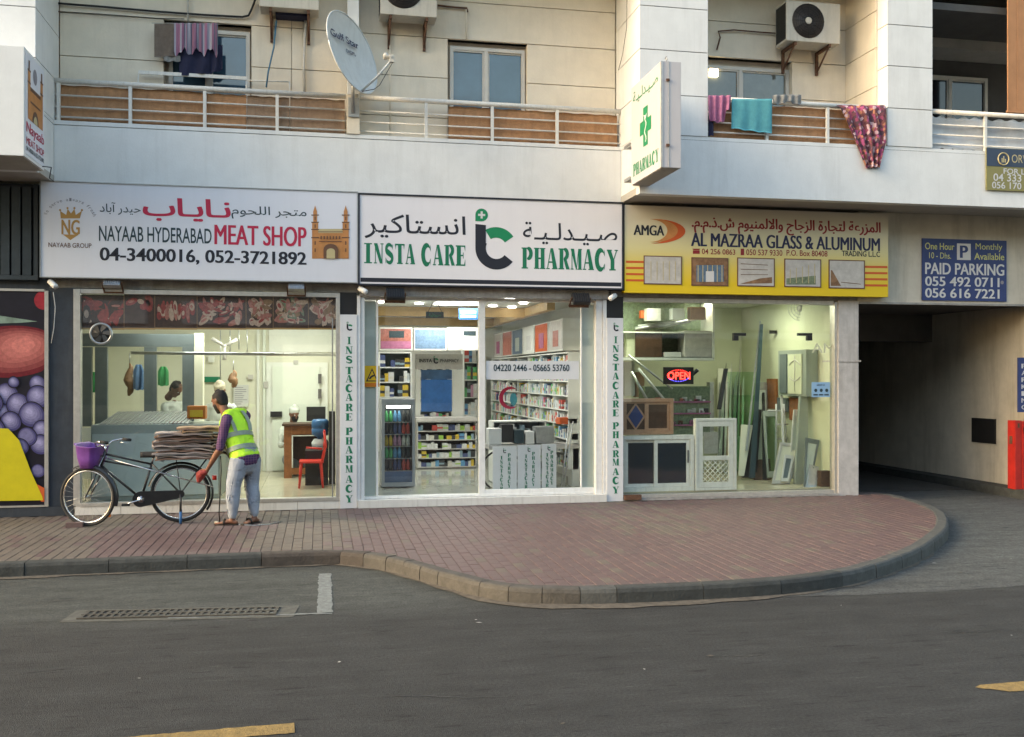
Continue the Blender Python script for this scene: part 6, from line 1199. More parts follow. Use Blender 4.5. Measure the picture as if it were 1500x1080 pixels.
s_ = frame3(t, xm-.03, b_.x-.085, z0+.062, z1-.062, Yd+.012, .05, .03, 'white_frame', 'sash'); MB().box(xm+.022, b_.x-.136, Yd+.02, Yd+.026, z0+.113, z1-.113).build('pane', s_, 'tint_glass'); MB().box(b_.x-.12, b_.x-.105, Yd, Yd+.011, .5, .68).build('handle', s_, 'black')
t = thing('display_window', 'small pink brown window sample with a blue diamond pane on top', 'window sample', at(950, 636, Yd)); a_, b_ = at(914, 636, Yd), at(987, 584, Yd); z0, z1 = bpy.data.objects['display_window'].location.z*0+at(960, 637, Yd).z+.002, at(960, 584, Yd).z; frame3(t, a_.x-.02, b_.x, z0, z1, Yd+.01, .05, .08, 'wood_pale'); xm = (a_.x+b_.x)/2-.03
frame3(t, a_.x+.031, xm, z0+.052, z1-.052, Yd+.03, .02, .03, 'wood_pale', 'sash'); frame3(t, xm+.002, b_.x-.052, z0+.052, z1-.052, Yd+.03, .035, .03, 'wood_pale', 'sash'); MB().box(xm+.038, b_.x-.088, Yd+.04, Yd+.05, z0+.088, z1-.088).build('pane', t, 'wood_dark')
cxm, czm = (a_.x+.031+xm)/2, (z0+z1)/2; MB().prism([(a_.x+.052, z0+.073), (xm-.02, z0+.073), (xm-.02, z1-.073), (a_.x+.052, z1-.073)], Yd+.05, Yd+.055).build('pane', t, 'wood_dark'); dh, dw = (z1-z0)/2-.06, (xm-a_.x-.031)/2-.01
MB().prism([(cxm, czm-dh), (cxm+dw, czm), (cxm, czm+dh), (cxm-dw, czm)], Yd+.035, Yd+.048).build('diamond_frame', t, 'wood_pale'); MB().prism([(cxm, czm-dh+.035), (cxm+dw-.035, czm), (cxm, czm+dh-.035), (cxm-dw+.035, czm)], Yd+.03, Yd+.0345).build('diamond_pane', t, 'park_blue')
t = thing('screen_sample', 'white screen door sample with a diamond grille in its lower half', 'door sample', at(1048, 722, Yd-.02)); a_, b_ = at(1019, 722, Yd-.02), at(1079, 613, Yd-.02); z0, z1 = .101, at(1049, 613, Yd).z; frame3(t, a_.x, b_.x, z0, z1, Yd-.02, .035, .09, 'white_frame')
frame3(t, a_.x+.04, b_.x-.04, z0+.04, z1-.04, Yd-.01, .075, .04, 'white_frame', 'sash'); zm = at(1049, 671, Yd).z; MB().box(a_.x+.116, b_.x-.116, Yd-.008, Yd+.028, zm-.03, zm+.03).build('mid_rail', t, 'white_frame'); MB().box(a_.x+.116, b_.x-.116, Yd+.012, Yd+.016, zm+.031, z1-.116).build('pane', t, 'glass')
mb = MB(); gx0, gx1, gz0, gz1 = a_.x+.116, b_.x-.116, z0+.116, zm-.031; nd = 7; sp = (gx1-gx0)/5
for sgn in (1, -1):
    for k in range(-12, 14):
        pts = []
        x_s = gx0+k*sp; z_a, z_b = gz0, gz1; xa_, xb_ = (x_s, x_s+sgn*(z_b-z_a))
        # clip to the opening
        t0_, t1_ = 0, 1; dx = xb_-xa_
        lo_, hi_ = (gx0-xa_)/dx, (gx1-xa_)/dx; lo_, hi_ = min(lo_, hi_), max(lo_, hi_); t0_, t1_ = max(0, lo_), min(1, hi_)
        if t1_-t0_ > .03: mb.tube([(xa_+dx*t0_, Yd+.01+.004*sgn, z_a+(z_b-z_a)*t0_), (xa_+dx*t1_, Yd+.01+.004*sgn, z_a+(z_b-z_a)*t1_)], .0065, 5)
mb.build('grille', t, 'white_frame')
inbox('panel', 'pale grey panel seen through the screen door', 'panel', 1031, 1052, 633, 665, .5, .02, 'photo_grey'); inbox('rust_drill', 'little dark clamp lying on the kerb of the sill', 'tool', 915, 940, 725, 733, -.06, .06, 'rust')
inbox('cabinet', 'green tinted display cabinet of fittings under the OPEN sign', 'cabinet', 945, 1040, 566, 640, .9, .3, 'photo_green')
for k in range(3): MB().box(XA(945, .9), XA(1040, .9), .86, .899, at(990, 590+k*17, .9).z, at(990, 588+k*17, .9).z).build('shelf', bpy.data.objects['cabinet.001'] if 'cabinet.001' in bpy.data.objects else bpy.data.objects['cabinet'], 'towel_pink')
for k in range(46):
    u_ = R_(948, 1036); row = random.randrange(3); vv = 588+17*row-.2; c_ = at(u_, vv, .87); s_ = R_(.015, .04)
    if k < 40: tag(MB().bbox(c_.x-s_, c_.x+s_, .87, .87+s_, c_.z, c_.z+s_*R_(1, 2.2), .004).build('fitting', None, random.choice(['steel', 'black', 'meat_pink', 'paper', 'photo_grey', 'towel_pink', 'rust']), loc=c_), 'little metal or pink fitting lying on the green cabinet shelves', 'fitting', 'fittings on the cabinet shelves')
for k, (pa, pb, w_, m_, l_) in enumerate((((1001, 560), (1022, 542), .03, 'black', 'dark metal angle leaning by the OPEN sign'), ((925, 545), (950, 590), .025, 'steel', 'bright profile slanting behind the wooden sample'), ((935, 540), (975, 588), .02, 'paper', 'white profile slanting behind the wooden sample'), ((920, 520), (985, 570), .015, 'steel', 'thin steel profile crossing under the rack'))): pipe('profile', [at(pa[0], pa[1], .8), at(pb[0], pb[1], .6)], w_, m_, l_, 'profile')
mb = MB(); A_, B_ = at(1052, 600, .5), at(1062, 540, .6); mb.mesh([A_, A_+Vector((.05, 0, 0)), B_+Vector((.05, 0, 0)), B_, A_+Vector((0, .05, 0)), A_+Vector((.05, .05, 0)), B_+Vector((.05, .05, 0)), B_+Vector((0, .05, 0))], [(0, 1, 2, 3), (7, 6, 5, 4), (0, 4, 5, 1), (1, 5, 6, 2), (2, 6, 7, 3), (3, 7, 4, 0)]); tag(mb.build('profile', None, 'black', loc=A_), 'short black profile leaning behind the screen door', 'profile')
def lean(label, name, cat, pts, Yb, Yt_, th, m, frame=None):             # a board leaning on the wall: four corners in photo pixels, bottom nearer
    P_ = [at(u, v, Yb if i < 2 else Yt_) for i, (u, v) in enumerate(pts)]; P_[0].z = P_[1].z = max(.101, (P_[0].z+P_[1].z)/2); n = (P_[1]-P_[0]).cross(P_[3]-P_[0]).normalized()
    if n.y > 0: n = -n
    Q = [p-n*th for p in P_]; fs = [(0, 1, 2, 3), (7, 6, 5, 4), (0, 4, 5, 1), (1, 5, 6, 2), (2, 6, 7, 3), (3, 7, 4, 0)]
    if not frame: o = MB().mesh(P_+Q, fs).build(name, None, m, loc=P_[0]); return tag(o, label, cat)
    t = thing(name, label, cat, P_[0]); bl = lambda a, b: P_[0].lerp(P_[1], a).lerp(P_[3].lerp(P_[2], a), b); fw_ = frame[1]
    MB().mesh([bl(a, b)-n*th*.3 for a, b in ((fw_, fw_*.6), (1-fw_, fw_*.6), (1-fw_, 1-fw_*.6), (fw_, 1-fw_*.6))]+[bl(a, b)-n*th*.6 for a, b in ((fw_, fw_*.6), (1-fw_, fw_*.6), (1-fw_, 1-fw_*.6), (fw_, 1-fw_*.6))], fs).build('panel', t, m)
    for (a0, b0, a1, b1) in ((0, 0, 1, fw_*.6), (0, 1-fw_*.6, 1, 1), (0, fw_*.6, fw_, 1-fw_*.6), (1-fw_, fw_*.6, 1, 1-fw_*.6)):
        c4 = [bl(a, b) for a, b in ((a0, b0), (a1, b0), (a1, b1), (a0, b1))]; MB().mesh(c4+[p-n*th for p in c4], fs).build('frame_bar', t, frame[0])
    return t
lean('tall pale cream board leaning left of the dark profiles', 'board', 'board', [(1082, 697), (1090, 697), (1103, 623), (1086, 622)], 1.3, 1.6, .02, 'room_wall'); lean('green glass sheet leaning on the left wall', 'glass_sheet', 'glass sheet', [(1066, 690), (1108, 690), (1108, 545), (1066, 545)], 1.9, 2.2, .01, 'glass_green'); lean('darker green glass sheet in front of the other one', 'glass_sheet', 'glass sheet', [(1072, 690), (1106, 690), (1106, 579), (1072, 579)], 1.8, 2.05, .012, 'glass_green')
lean('wide dark board at the foot of the stack', 'board', 'board', [(1088, 698), (1108, 700), (1116, 600), (1106, 600)], 1.4, 1.9, .03, 'black'); lean('tallest black profile leaning to the wall', 'profile', 'profile', [(1098, 700), (1106, 700), (1118, 475), (1114, 475)], 1.2, 2.1, .03, 'ink_dark'); lean('black profile with a kink leaning right of the tallest', 'profile', 'profile', [(1118, 702), (1124, 702), (1120, 575), (1117, 575)], 1.2, 1.9, .03, 'black'); lean('thin grey profile leaning left of the tallest', 'profile', 'profile', [(1092, 660), (1095, 660), (1115, 470), (1113, 470)], 1.4, 2.2, .02, 'steel')
lean('brown floor board lying low behind the profiles', 'board', 'board', [(1104, 702), (1130, 702), (1128, 672), (1108, 672)], 1.3, 1.7, .03, 'wood_dark'); lean('tall greenish curved glass frame leaning in the middle', 'panel', 'panel', [(1125, 700), (1137, 698), (1139, 602), (1118, 602)], 1.0, 1.5, .04, 'glass_green', ('counter_front', .14))
def atx(u, v, X): a = TH+atan((u-750)/FPX); q = X/tan(a); return Vector((X, q-CD, CH+(550-v)*(X*sin(TH)+q*cos(TH))/FPX))
def xbox(name, parent, u0, u1, v0, v1, X, dep, m):                     # a box on the right wall, its face at X
    a, b = atx(u0, v1, X), atx(u1, v0, X); um = (u0+u1)/2; return MB().box(X, X+dep, b.y, a.y, atx(um, v1, X).z, atx(um, v0, X).z).build(name, parent, m)
t = thing('wall_cabinet', 'grey green glazed wall cabinet high on the right wall', 'cabinet', atx(1160, 580, 7.3)); xbox('carcass', t, 1140, 1181, 513, 580, 7.22, .19, 'counter_front'); xbox('door', t, 1154, 1174, 519, 577, 7.205, .014, 'room_wall_green'); xbox('side_glass', t, 1142, 1152, 519, 576, 7.205, .014, 'partition')
mb = MB(); mb.tube([atx(1156+i, 535-7*sin(pi*i/16), 7.2) for i in range(17)], .008, 6); mb.tube([atx(1156+i, 552+6*sin(pi*i/16), 7.2) for i in range(17)], .008, 6); mb.tube([atx(1164, 522, 7.2), atx(1164, 574, 7.2)], .006, 6); mb.build('ornament', t, 'photo_grey')
for (u0, u1, v0, v1, X, m_, l_) in ((1123, 1137, 555, 599, 7.37, 'wood', 'red brown wooden sample left of the wall cabinet'), (1156, 1174, 583, 616, 7.34, 'wood', 'orange brown wooden sample under the wall cabinet'), (1138, 1154, 583, 603, 7.36, 'partition', 'small dark sample between the wooden ones')):
    o = xbox('sample_panel', None, u0, u1, v0, v1, X, .03, m_); tag(o, l_, 'wood sample')
t = thing('stand', 'white metal stand in front of the wooden samples', 'stand', at(1140, 645, 1.35))
for (a_, b_) in (((1137, 592), (1137, 650)), ((1148, 592), (1152, 650)), ((1124, 602), (1150, 602)), ((1136, 622), (1154, 622)), ((1136, 643), (1154, 643))): MB().tube([at(*a_, 1.35), at(*b_, 1.35)], .014, 6).build('rail', t, 'paper')
lean('white framed cabinet door leaning at an angle in front', 'framed_panel', 'framed panel', [(1131, 705), (1157, 712), (1173, 650), (1143, 648)], .65, .95, .03, 'room_wall', ('photo_grey', .13)); lean('smaller framed panel leaning on the cabinet door', 'panel', 'panel', [(1144, 704), (1155, 706), (1163, 668), (1150, 666)], .6, .78, .02, 'partition', ('paper', .2))
lean('dark framed mirror leaning at the right', 'mirror', 'mirror', [(1178, 714), (1187, 716), (1201, 645), (1181, 641)], .3, .48, .03, 'frost', ('partition', .16)); lean('patterned silver panel at the foot of the mirror', 'panel', 'panel', [(1180, 716), (1196, 716), (1200, 684), (1186, 680)], .26, .38, .02, 'photo_grey', ('steel', .15)); lean('grey glass sheets stacked against the right wall', 'glass_sheet', 'glass sheet', [(1165, 712), (1184, 714), (1184, 520), (1176, 520)], .6, .82, .06, 'counter_front')
inbox('carton', 'dark brown carton in the right corner on the floor', 'carton', 1203, 1222, 690, 713, .2, .12, 'wood_dark'); inbox('wall_clock', 'small dark label plate high on the rear wall', 'plate', 1128, 1138, 484, 489, 1.9, .03, 'black')
hung('sticker', 'light blue sticker with small icons on the right pane', 1189, 1216, 560, 582, .09, 'blue_light', 'sticker', txt=[('ABOUT US', 1196, 1208, 563, 565.5)], tm='ink_dark', dep=.003); t = bpy.data.objects['sticker']; mb = MB()
for i in range(3): mb.disc(at(1195+i*8, 572, .088), (0, -1, 0), .025, 12, 'ink_dark'); mb.poly([(1191.5+i*8, 579.5), (1198+i*8, 579.5), (1198+i*8, 577.5), (1191.5+i*8, 577.5)], .088, 'ink_dark')
mb.build('icons', t)
fn = thing('wall_fan', 'grey wall fan mounted high at the right of the glass shop', 'fan', at(1195, 460, 1.2)); c_ = at(1172, 452, 1.1); dn = Vector((-.75, -.6, -.25)).normalized(); mb = MB()
for r in (.20, .15, .10, .05): mb.ring(c_, dn, r, .004, 28, 5)
for k in range(14): a_ = k*pi/7; e = dn.orthogonal().normalized(); g = dn.cross(e); mb.tube([c_-dn*.04, c_+(e*cos(a_)+g*sin(a_))*.2, ], .0025, 4)
mb.build('fan_cage', fn, 'steel'); MB().lathe(c_, [(.05, 0), (.06, .05), (.04, .12)], 14, None, -dn).build('fan_motor', fn, 'photo_grey'); MB().tube([c_-dn*.1, at(1196, 458, 1.3), at(1199, 475, 1.4)], .03, 8).build('fan_arm', fn, 'photo_grey')
lean('pale green door leaf leaning against the rear wall', 'board', 'board', [(1052, 690), (1072, 690), (1072, 540), (1052, 540)], 2.6, 3.0, .04, 'room_wall'); lean('narrow white framed panel leaning behind the cabinet door', 'panel', 'panel', [(1155, 700), (1168, 702), (1176, 600), (1163, 600)], .8, 1.05, .025, 'frost', ('paper', .15)); lean('grey frame leaning behind the black profile', 'panel', 'panel', [(1108, 690), (1124, 690), (1124, 560), (1110, 560)], 1.6, 2.2, .03, 'frost', ('steel', .14)); lean('long white profile leaning right of the stand', 'profile', 'profile', [(1148, 700), (1151, 700), (1146, 560), (1143, 560)], .9, 1.5, .02, 'paper')
for k in range(12): u_ = 1052+k*3.1; lean(['short', 'long', 'bent', 'pale', 'dull', 'thin'][k % 6]+' aluminium profile in the bundle by the rear wall, number %s from the left' % ['one', 'two', 'three', 'four', 'five', 'six', 'seven', 'eight', 'nine', 'ten', 'eleven', 'twelve'][k], 'profile', 'profile', [(u_, 668), (u_+2, 668), (u_+R_(4, 9), R_(500, 590)), (u_+R_(1, 3), 590-30)], 2.3, 2.9, .02, ['steel', 'paper', 'wood_pale', 'photo_grey', 'black', 'counter_front'][k*5 % 6])
for k, (u0, u1, v0, v1, m_, l_) in enumerate(((1086, 1098, 640, 690, 'frost', 'frosted pane stacked behind the cream board'), (1040, 1046, 560, 640, 'steel', 'upright steel post beside the green cabinet'), (915, 930, 530, 580, 'paper', 'white carton behind the wooden sample'), (932, 944, 545, 582, 'wood_pale', 'tan carton behind the wooden sample'), (948, 968, 452, 470, 'photo_grey', 'grey roll on the upper rack level'), (1012, 1034, 450, 468, 'wood_pale', 'tan box on the upper rack level'), (985, 1003, 452, 468, 'paper', 'white box on the upper rack level'), (918, 932, 488, 523, 'room_wall_green', 'green box at the left of the storage rack'))): inbox('carton' if k > 1 else 'pane', l_, 'carton' if k > 1 else 'pane', u0, u1, v0, v1, 1.25 if k > 3 else 1.9, .15, m_)
mb = MB(); write(mb, 'AM', 1189, 1222, 503, 517, .092, 'room_wall_green', .0); tag(mb.build('window_lettering', f3))

# car park fittings
mt = thing('meter_box', 'black meter box set in the cream tunnel wall', 'meter box', (10.7, 1.3, 1)); ya, yb = 10.745/tan(TH+atan((1459-750)/FPX))-CD, 10.745/tan(TH+atan((1425-750)/FPX))-CD; z0, z1 = at(1442, 649, (ya+yb)/2).z, at(1442, 613, (ya+yb)/2).z
MB().box(10.72, 10.749, ya, yb, z0, z1).build('door', mt, 'black'); mb = MB(); mb.box(10.735, 10.7485, ya-.02, yb+.02, z0-.02, z0-.001); mb.build('lower_frame', mt, 'soffit_paint')
bm_ = thing('barrier_machine', 'bright red parking barrier cabinet at the right edge', 'barrier', (10.5, .2, .01)); MB().bbox(10.40, 10.52, .05, .22, .011, 1.06, .01).build('cabinet', bm_, 'red_paint'); MB().bbox(10.523, 10.74, .04, .21, .011, 1.05, .01).build('door', bm_, 'red_paint')
MB().box(10.392, 10.399, .11, .17, .70, .82).build('label_plate', bm_, 'rust'); MB().box(10.44, 10.47, .041, .049, .95, 1.02).build('lock', bm_, 'rust'); MB().lathe((10.60, .04, .93), [(.07, 0), (.07, .03), (.03, .04)], 18, 'black', (0, -1, 0)).build('hand_wheel', bm_, 'black'); MB().box(10.60, 10.70, .028, .039, .62, .68).build('handle', bm_, 'paper')
t = thing('wall_sign', 'dark blue vertical sign with pale letters on the tunnel mouth', 'sign', (10.5, .1, 1.5)); sx_ = XA(1492, .1); z0, z1 = at(1495, 604, .1).z, at(1495, 524, .1).z; MB().box(sx_, sx_+.22, .1, .13, z0, z1).build('plate', t, 'park_blue'); mb = MB()
for i, ch in enumerate('PARKING'): zc = z1-.06-(z1-z0-.08)*(i+1)/7.2; write3(mb, ch, (sx_+.05, .1, zc), (.09, 0, 0), (0, 0, .07), .02, 'ink_white')
mb.build('lettering', t); MB().box(sx_+.06, sx_+.3, .12, .2, z1+.0, 2.0).build('mount_board', t, 'wood')

# ================================================================== BICYCLE
Rc, Fc = Vector((-1.62, -.875, 0)), Vector((-2.63, -1.0, 0)); e_s = (Fc-Rc).normalized(); e_t = Vector((e_s.y, -e_s.x, 0))
if e_t.y > 0: e_t = -e_t                                              # towards the street
lean_ = .0
def L(s, t, z): return Rc+e_s*s+e_t*t+Vector((0, 0, z))
bike = thing('bicycle', 'old black roadster bicycle with a purple front basket, loaded with cardboard', 'bicycle', Rc)
WR = .345; wb_ = (Fc-Rc).length
def wheel(c, ax, name='wheel'):
    w_ = MB(); w_.ring(c, ax, WR-.022, .019, 56, 10); tyre = w_.build('wheel', bike, 'black_rubber'); ax = Vector(ax).normalized()
    m_ = MB(); m_.ring(c, ax, WR-.046, .0095, 56, 8); m_.build('rim', tyre, 'chrome'); a = Vector((0, 0, 1)); b = ax.cross(a)
    m_ = MB(); m_.tube([c-ax*.045, c+ax*.045], .02, 10); m_.build('hub', tyre, 'steel'); m_ = MB()
    for k in range(28):
        t_ = 2*pi*k/28; t2 = t_+(.55 if k % 2 else -.55); sg = .03 if k % 4 < 2 else -.03
        m_.tube([c+ax*sg+(a*cos(t2)+b*sin(t2))*.018, c+(a*cos(t_)+b*sin(t_))*(WR-.05)], .0011, 4, caps=False)
    m_.build('spokes', tyre, 'steel'); return tyre
rc = L(0, 0, WR); wheel(rc, e_t)
steer = radians(-26); fax = Matrix.Rotation(steer, 3, 'Z') @ e_t; ffw = Matrix.Rotation(steer, 3, 'Z') @ e_s; fcn = L(wb_, 0, WR); wheel(fcn, fax)
BB = L(.44, 0, .30); SEATc = L(.30, 0, .78); HT = L(.83, 0, .865); HB = L(.875, 0, .70); ST = L(.315, 0, .73)
def tb(name, pts, r, m='black_paint', par=bike): return MB().tube(pts, r, 10).build(name, par, m)
tb('frame_tube', [BB, ST], .014); tb('frame_tube', [ST+Vector((0, 0, -.03)), HT+Vector((0, 0, -.03))], .013); tb('frame_tube', [ST+Vector((0, 0, -.09)), HB+Vector((0, 0, .06))], .011); tb('frame_tube', [BB, HB], .015); tb('frame_tube', [HB, HT], .018)
for sg in (-1, 1): tb('frame_tube', [BB+e_t*.02*sg, rc+e_t*.055*sg], .009); tb('frame_tube', [ST+e_t*.012*sg-Vector((0, 0, .03)), rc+e_t*.055*sg], .008)
crown = HB+Vector((0, 0, -.02))
for sg in (-1, 1): tb('fork', [crown+fax*.05*sg, crown+fax*.05*sg+(fcn-crown)*.6+Vector((0, 0, -.01)), fcn+fax*.05*sg], .010)
tb('fork', [crown-fax*.055, crown+fax*.055], .013)
for sg in (-1, 1): tb('front_stay', [HT+fax*.04*sg+Vector((0, 0, -.06)), fcn+fax*.06*sg], .004, 'steel')
# mudguards
def guard(c, ax, fwd, a0, a1, name):
    ax = Vector(ax).normalized(); up = Vector((0, 0, 1)); mb = MB(); vs = []; fs = []; N = 30; prof = [(-.034, -.012), (-.024, .004), (0, .012), (.024, .004), (.034, -.012)]
    for s_ in (0, .003):
        for i in range(N+1):
            a = radians(a0+(a1-a0)*i/N); d = fwd*cos(a)+up*sin(a)
            for (t, h) in prof: vs.append(c+d*(WR+.018+h+s_)+ax*t)
    n5 = 5; M_ = (N+1)*n5
    for s_ in (0, 1):
        for i in range(N):
            for k in range(4): q_ = s_*M_+i*n5+k; fs.append((q_, q_+1, q_+n5+1, q_+n5) if s_ else (q_, q_+n5, q_+n5+1, q_+1))
    mb.mesh(vs, fs, None, True); return mb.build(name, bike, 'black_paint')
guard(rc, e_t, e_s, 15, 215, 'mudguard'); guard(fcn, fax, ffw, -8 if False else 0, 0, 'mudguard') if False else guard(fcn, fax, ffw, 62, 196, 'mudguard')
# chain case, cranks, pedals
mb = MB(); pts = []
for i in range(17): a = radians(70+220*i/16); pts.append(BB+e_s*(-cos(a))*0+(e_s*cos(radians(-90-180*i/16+0))*0))
pts = [BB+(e_s*sin(pi*i/16)*.092+Vector((0, 0, cos(pi*i/16)*.092))) for i in range(17)]+[rc+(-e_s*sin(pi*i/12)*.045-Vector((0, 0, cos(pi*i/12)*.045))) for i in range(13)]
n_p = len(pts); mb.mesh([p+e_t*.045 for p in pts]+[p+e_t*.075 for p in pts], [tuple(range(n_p)), tuple(range(2*n_p-1, n_p-1, -1))]+[(i, i+n_p, (i+1) % n_p+n_p, (i+1) % n_p) for i in range(n_p)]); mb.build('chain_case', bike, 'black_paint')
cd_ = (e_s*.16+Vector((0, 0, -.05))); tb('crank', [BB+e_t*.09, BB+e_t*.09+cd_], .010, 'chrome'); tb('crank', [BB-e_t*.09, BB-e_t*.09-cd_], .010, 'chrome')
for p_ in (BB+e_t*.13+cd_, BB-e_t*.13-cd_): mb = MB(); mb.bbox(-.045, .045, -.04, .04, -.012, .012, .004, None, Matrix.Translation(p_) @ Matrix.Rotation(atan2(e_s.y, e_s.x), 4, 'Z')); mb.build('pedal', bike, 'black_rubber')
MB().lathe(BB+e_t*.076, [(.04, 0), (.04, .006), (.018, .008), (.018, .02)], 18, None, e_t).build('chain_ring', bike, 'chrome')
# saddle, handlebar, basket, carrier, stand, rod
Ms = Matrix.Translation(SEATc+Vector((0, 0, .03))) @ Matrix.Rotation(atan2(e_s.y, e_s.x), 4, 'Z'); mb = MB(); vs = []; fs = []; prof = [(-.14, .08), (-.10, .11), (-.03, .09), (.04, .045), (.11, .03), (.15, .015)]
for (x, hw) in prof:
    for k in range(12): a = 2*pi*k/12; vs.append(Ms @ Vector((x, cos(a)*hw, sin(a)*(.042 if sin(a) > 0 else .03)+(.02 if x < -.1 else 0))))
for i in range(len(prof)-1):
    for k in range(12): fs.append((i*12+k, (i+1)*12+k, (i+1)*12+(k+1) % 12, i*12+(k+1) % 12))
fs.append(tuple(range(12))); fs.append(tuple(range((len(prof)-1)*12+11, (len(prof)-1)*12-1, -1))); mb.mesh(vs, fs, None, True); sd = mb.build('saddle', bike, 'black_rubber')
mb = MB()
for k in (-.05, .05):
    pp = [Ms @ Vector((-.09+.02*sin(i*1.2), k+.02*cos(i*1.2), -.015-.0045*i)) for i in range(16)]; mb.tube(pp, .004, 5)
mb.build('saddle_springs', sd, 'steel'); tb('seat_post', [ST, SEATc+Vector((0, 0, .02))], .012, 'chrome')
hc = HT+Vector((0, 0, .06)); tb('stem', [HT, hc], .012, 'chrome'); hl = fax
mb = MB(); mb.tube([hc-hl*.0+ffw*.05-hl*.0, hc+ffw*.05+hl*.10, hc+ffw*.02+hl*.18+Vector((0, 0, .05)), hc-ffw*.06+hl*.235+Vector((0, 0, .07)), hc-ffw*.15+hl*.25+Vector((0, 0, .06))], .011, 10)
mb.tube([hc+ffw*.05, hc+ffw*.05-hl*.10, hc+ffw*.02-hl*.18+Vector((0, 0, .05)), hc-ffw*.06-hl*.235+Vector((0, 0, .07)), hc-ffw*.15-hl*.25+Vector((0, 0, .06))], .011, 10); mb.tube([hc, hc+ffw*.05], .012, 8); hb = mb.build('handlebar', bike, 'chrome')
for sg in (-1, 1): MB().tube([hc-ffw*.08+hl*.24*sg+Vector((0, 0, .068)), hc-ffw*.18+hl*.252*sg+Vector((0, 0, .058))], .017, 10).build('grip', hb, 'black_rubber'); MB().tube([hc-ffw*.05+hl*.22*sg+Vector((0, 0, .03)), hc-ffw*.16+hl*.24*sg+Vector((0, 0, .02))], .005, 6).build('brake_lever', hb, 'chrome')
bc = HT+ffw*.165+Vector((0, 0, -.19)); Mb = Matrix.Translation(bc) @ Matrix.Rotation(atan2(ffw.y, ffw.x)-pi/2, 4, 'Z'); mb = MB(); vs = []; fs = []
def brim(h, o, inn):                                                    # rounded rectangle ring
    hw, hd, r = (.155+.03*h-inn, .095+.025*h-inn, .055); out = []
    for (cx, cy, a0) in ((hw-r, hd-r, 0), (-hw+r, hd-r, 90), (-hw+r, -hd+r, 180), (hw-r, -hd+r, 270)):
        for k in range(5): a = radians(a0+22.5*k); out.append((cx+r*cos(a), cy+r*sin(a)))
    return [Mb @ Vector((x, y, o+(.04*((y/.12))**2*(h > .9) if y > 0 else 0))) for x, y in out]
rings = [brim(0, 0, .01), brim(.5, .12, 0), brim(1, .235, 0), brim(1, .245, -.012), brim(1, .25, 0), brim(1, .245, .006), brim(.5, .12, .006), brim(0, .008, .016)]
for rg in rings: vs += rg
for i in range(len(rings)-1):
    for k in range(20): fs.append((i*20+k, i*20+(k+1) % 20, (i+1)*20+(k+1) % 20, (i+1)*20+k))
fs.append(tuple(range(19, -1, -1))); fs.append(tuple(range(7*20, 8*20))); mb.mesh(vs, fs, None, True); mb.build('basket', bike, 'purple_plastic')
CZ = .755
for t_ in (-.07, 0, .07): tb('carrier_rail', [L(.2, t_, CZ), L(-.38, t_, CZ)], .006)
for s_ in (.18, 0, -.2, -.37): tb('carrier_rail', [L(s_, -.075, CZ-.004), L(s_, .075, CZ-.004)], .005)
for sg in (-1, 1): tb('carrier_stay', [L(-.30, .07*sg, CZ), rc+e_t*.062*sg], .005); tb('carrier_stay', [L(.05, .07*sg, CZ), rc+e_t*.062*sg], .005)
for sg in (-1, 1): tb('stand_leg', [rc+e_t*.07*sg, L(.0, .10*sg, .14)], .013); tb('stand_foot', [L(.0, .10*sg, .139), L(.0, .115*sg, .0)], .017, 'blue_plastic')
tb('stand_bar', [L(0, -.113, .045), L(0, .113, .045)], .010, 'blue_plastic'); tb('brake_rod', [HT+e_t*.03+Vector((0, 0, -.07)), L(-.36, .08, .42)], .008, 'chrome'); MB().bbox(-.03, .03, -.01, .01, -.03, .03, .004, None, Matrix.Translation(L(wb_-.20, .0, .13)-ffw*.02)).build('reflector', bike, 'sticker_orange')
MB().tube([L(-.36, 0, .52), L(-.41, 0, .52)], .03, 12).build('rear_lamp', bike, 'red_plastic'); tb('basket_bracket', [HT+Vector((0, 0, -.04)), bc+Vector((0, 0, .1))], .008)
tag(MB().box(XA(96, -1.06), XA(121, -1.06), -1.06, -.98, 0, .055).build('brick_chock', None, 'brick_red_2', loc=(XA(108, -1.06), -1, 0)), 'reddish loose block lying by the front wheel', 'block')

# cardboard sheets stacked on the carrier
def cardboard(i, z, s0, s1, w0, m_, label, curl):
    mb = MB(); NX, NY = 14, 4; th = .018; vs = []; fs = []; rr_ = random.Random(i*13+5); a1, a2 = rr_.uniform(0, 6), rr_.uniform(0, 6); skew = rr_.uniform(-.03, .03)
    for sN in (0, 1):
        for j in range(NY+1):
            for k in range(NX+1):
                a, b = k/NX, j/NY; s_ = s0+(s1-s0)*a+skew*(b-.5)+.006*sin(b*9+a1); t_ = -w0/2+w0*b+.01*sin(a*7+a2); zz2 = z+.005*sin(a*5+a1)+.004*sin(a*17+a2)*(b > .6)-curl*max(0, a-.62)**2*2.2-.10*max(0, .12-a)
                vs.append(L(s_, t_, zz2+(th if sN else 0)*(1-.25*sin(a*11+a1)**2)))
    M_ = (NX+1)*(NY+1)
    for sN in (0, 1):
        for j in range(NY):
            for k in range(NX): q_ = sN*M_+j*(NX+1)+k; fs.append((q_, q_+1, q_+NX+2, q_+NX+1) if sN else (q_, q_+NX+1, q_+NX+2, q_+1))
    for k in range(NX):
        for e in (0, NY): q_ = e*(NX+1)+k; fs.append((q_, q_+1, q_+1+M_, q_+M_))
    for j in range(NY):
        for e in (0, NX): q_ = j*(NX+1)+e; fs.append((q_, q_+NX+1, q_+NX+1+M_, q_+M_))
    mb.mesh(vs, fs, m_); return tag(mb.build('cardboard_sheet', None, None, loc=L((s0+s1)/2, 0, z)), label, 'cardboard', 'flattened cardboard on the bicycle carrier')
nC = 15
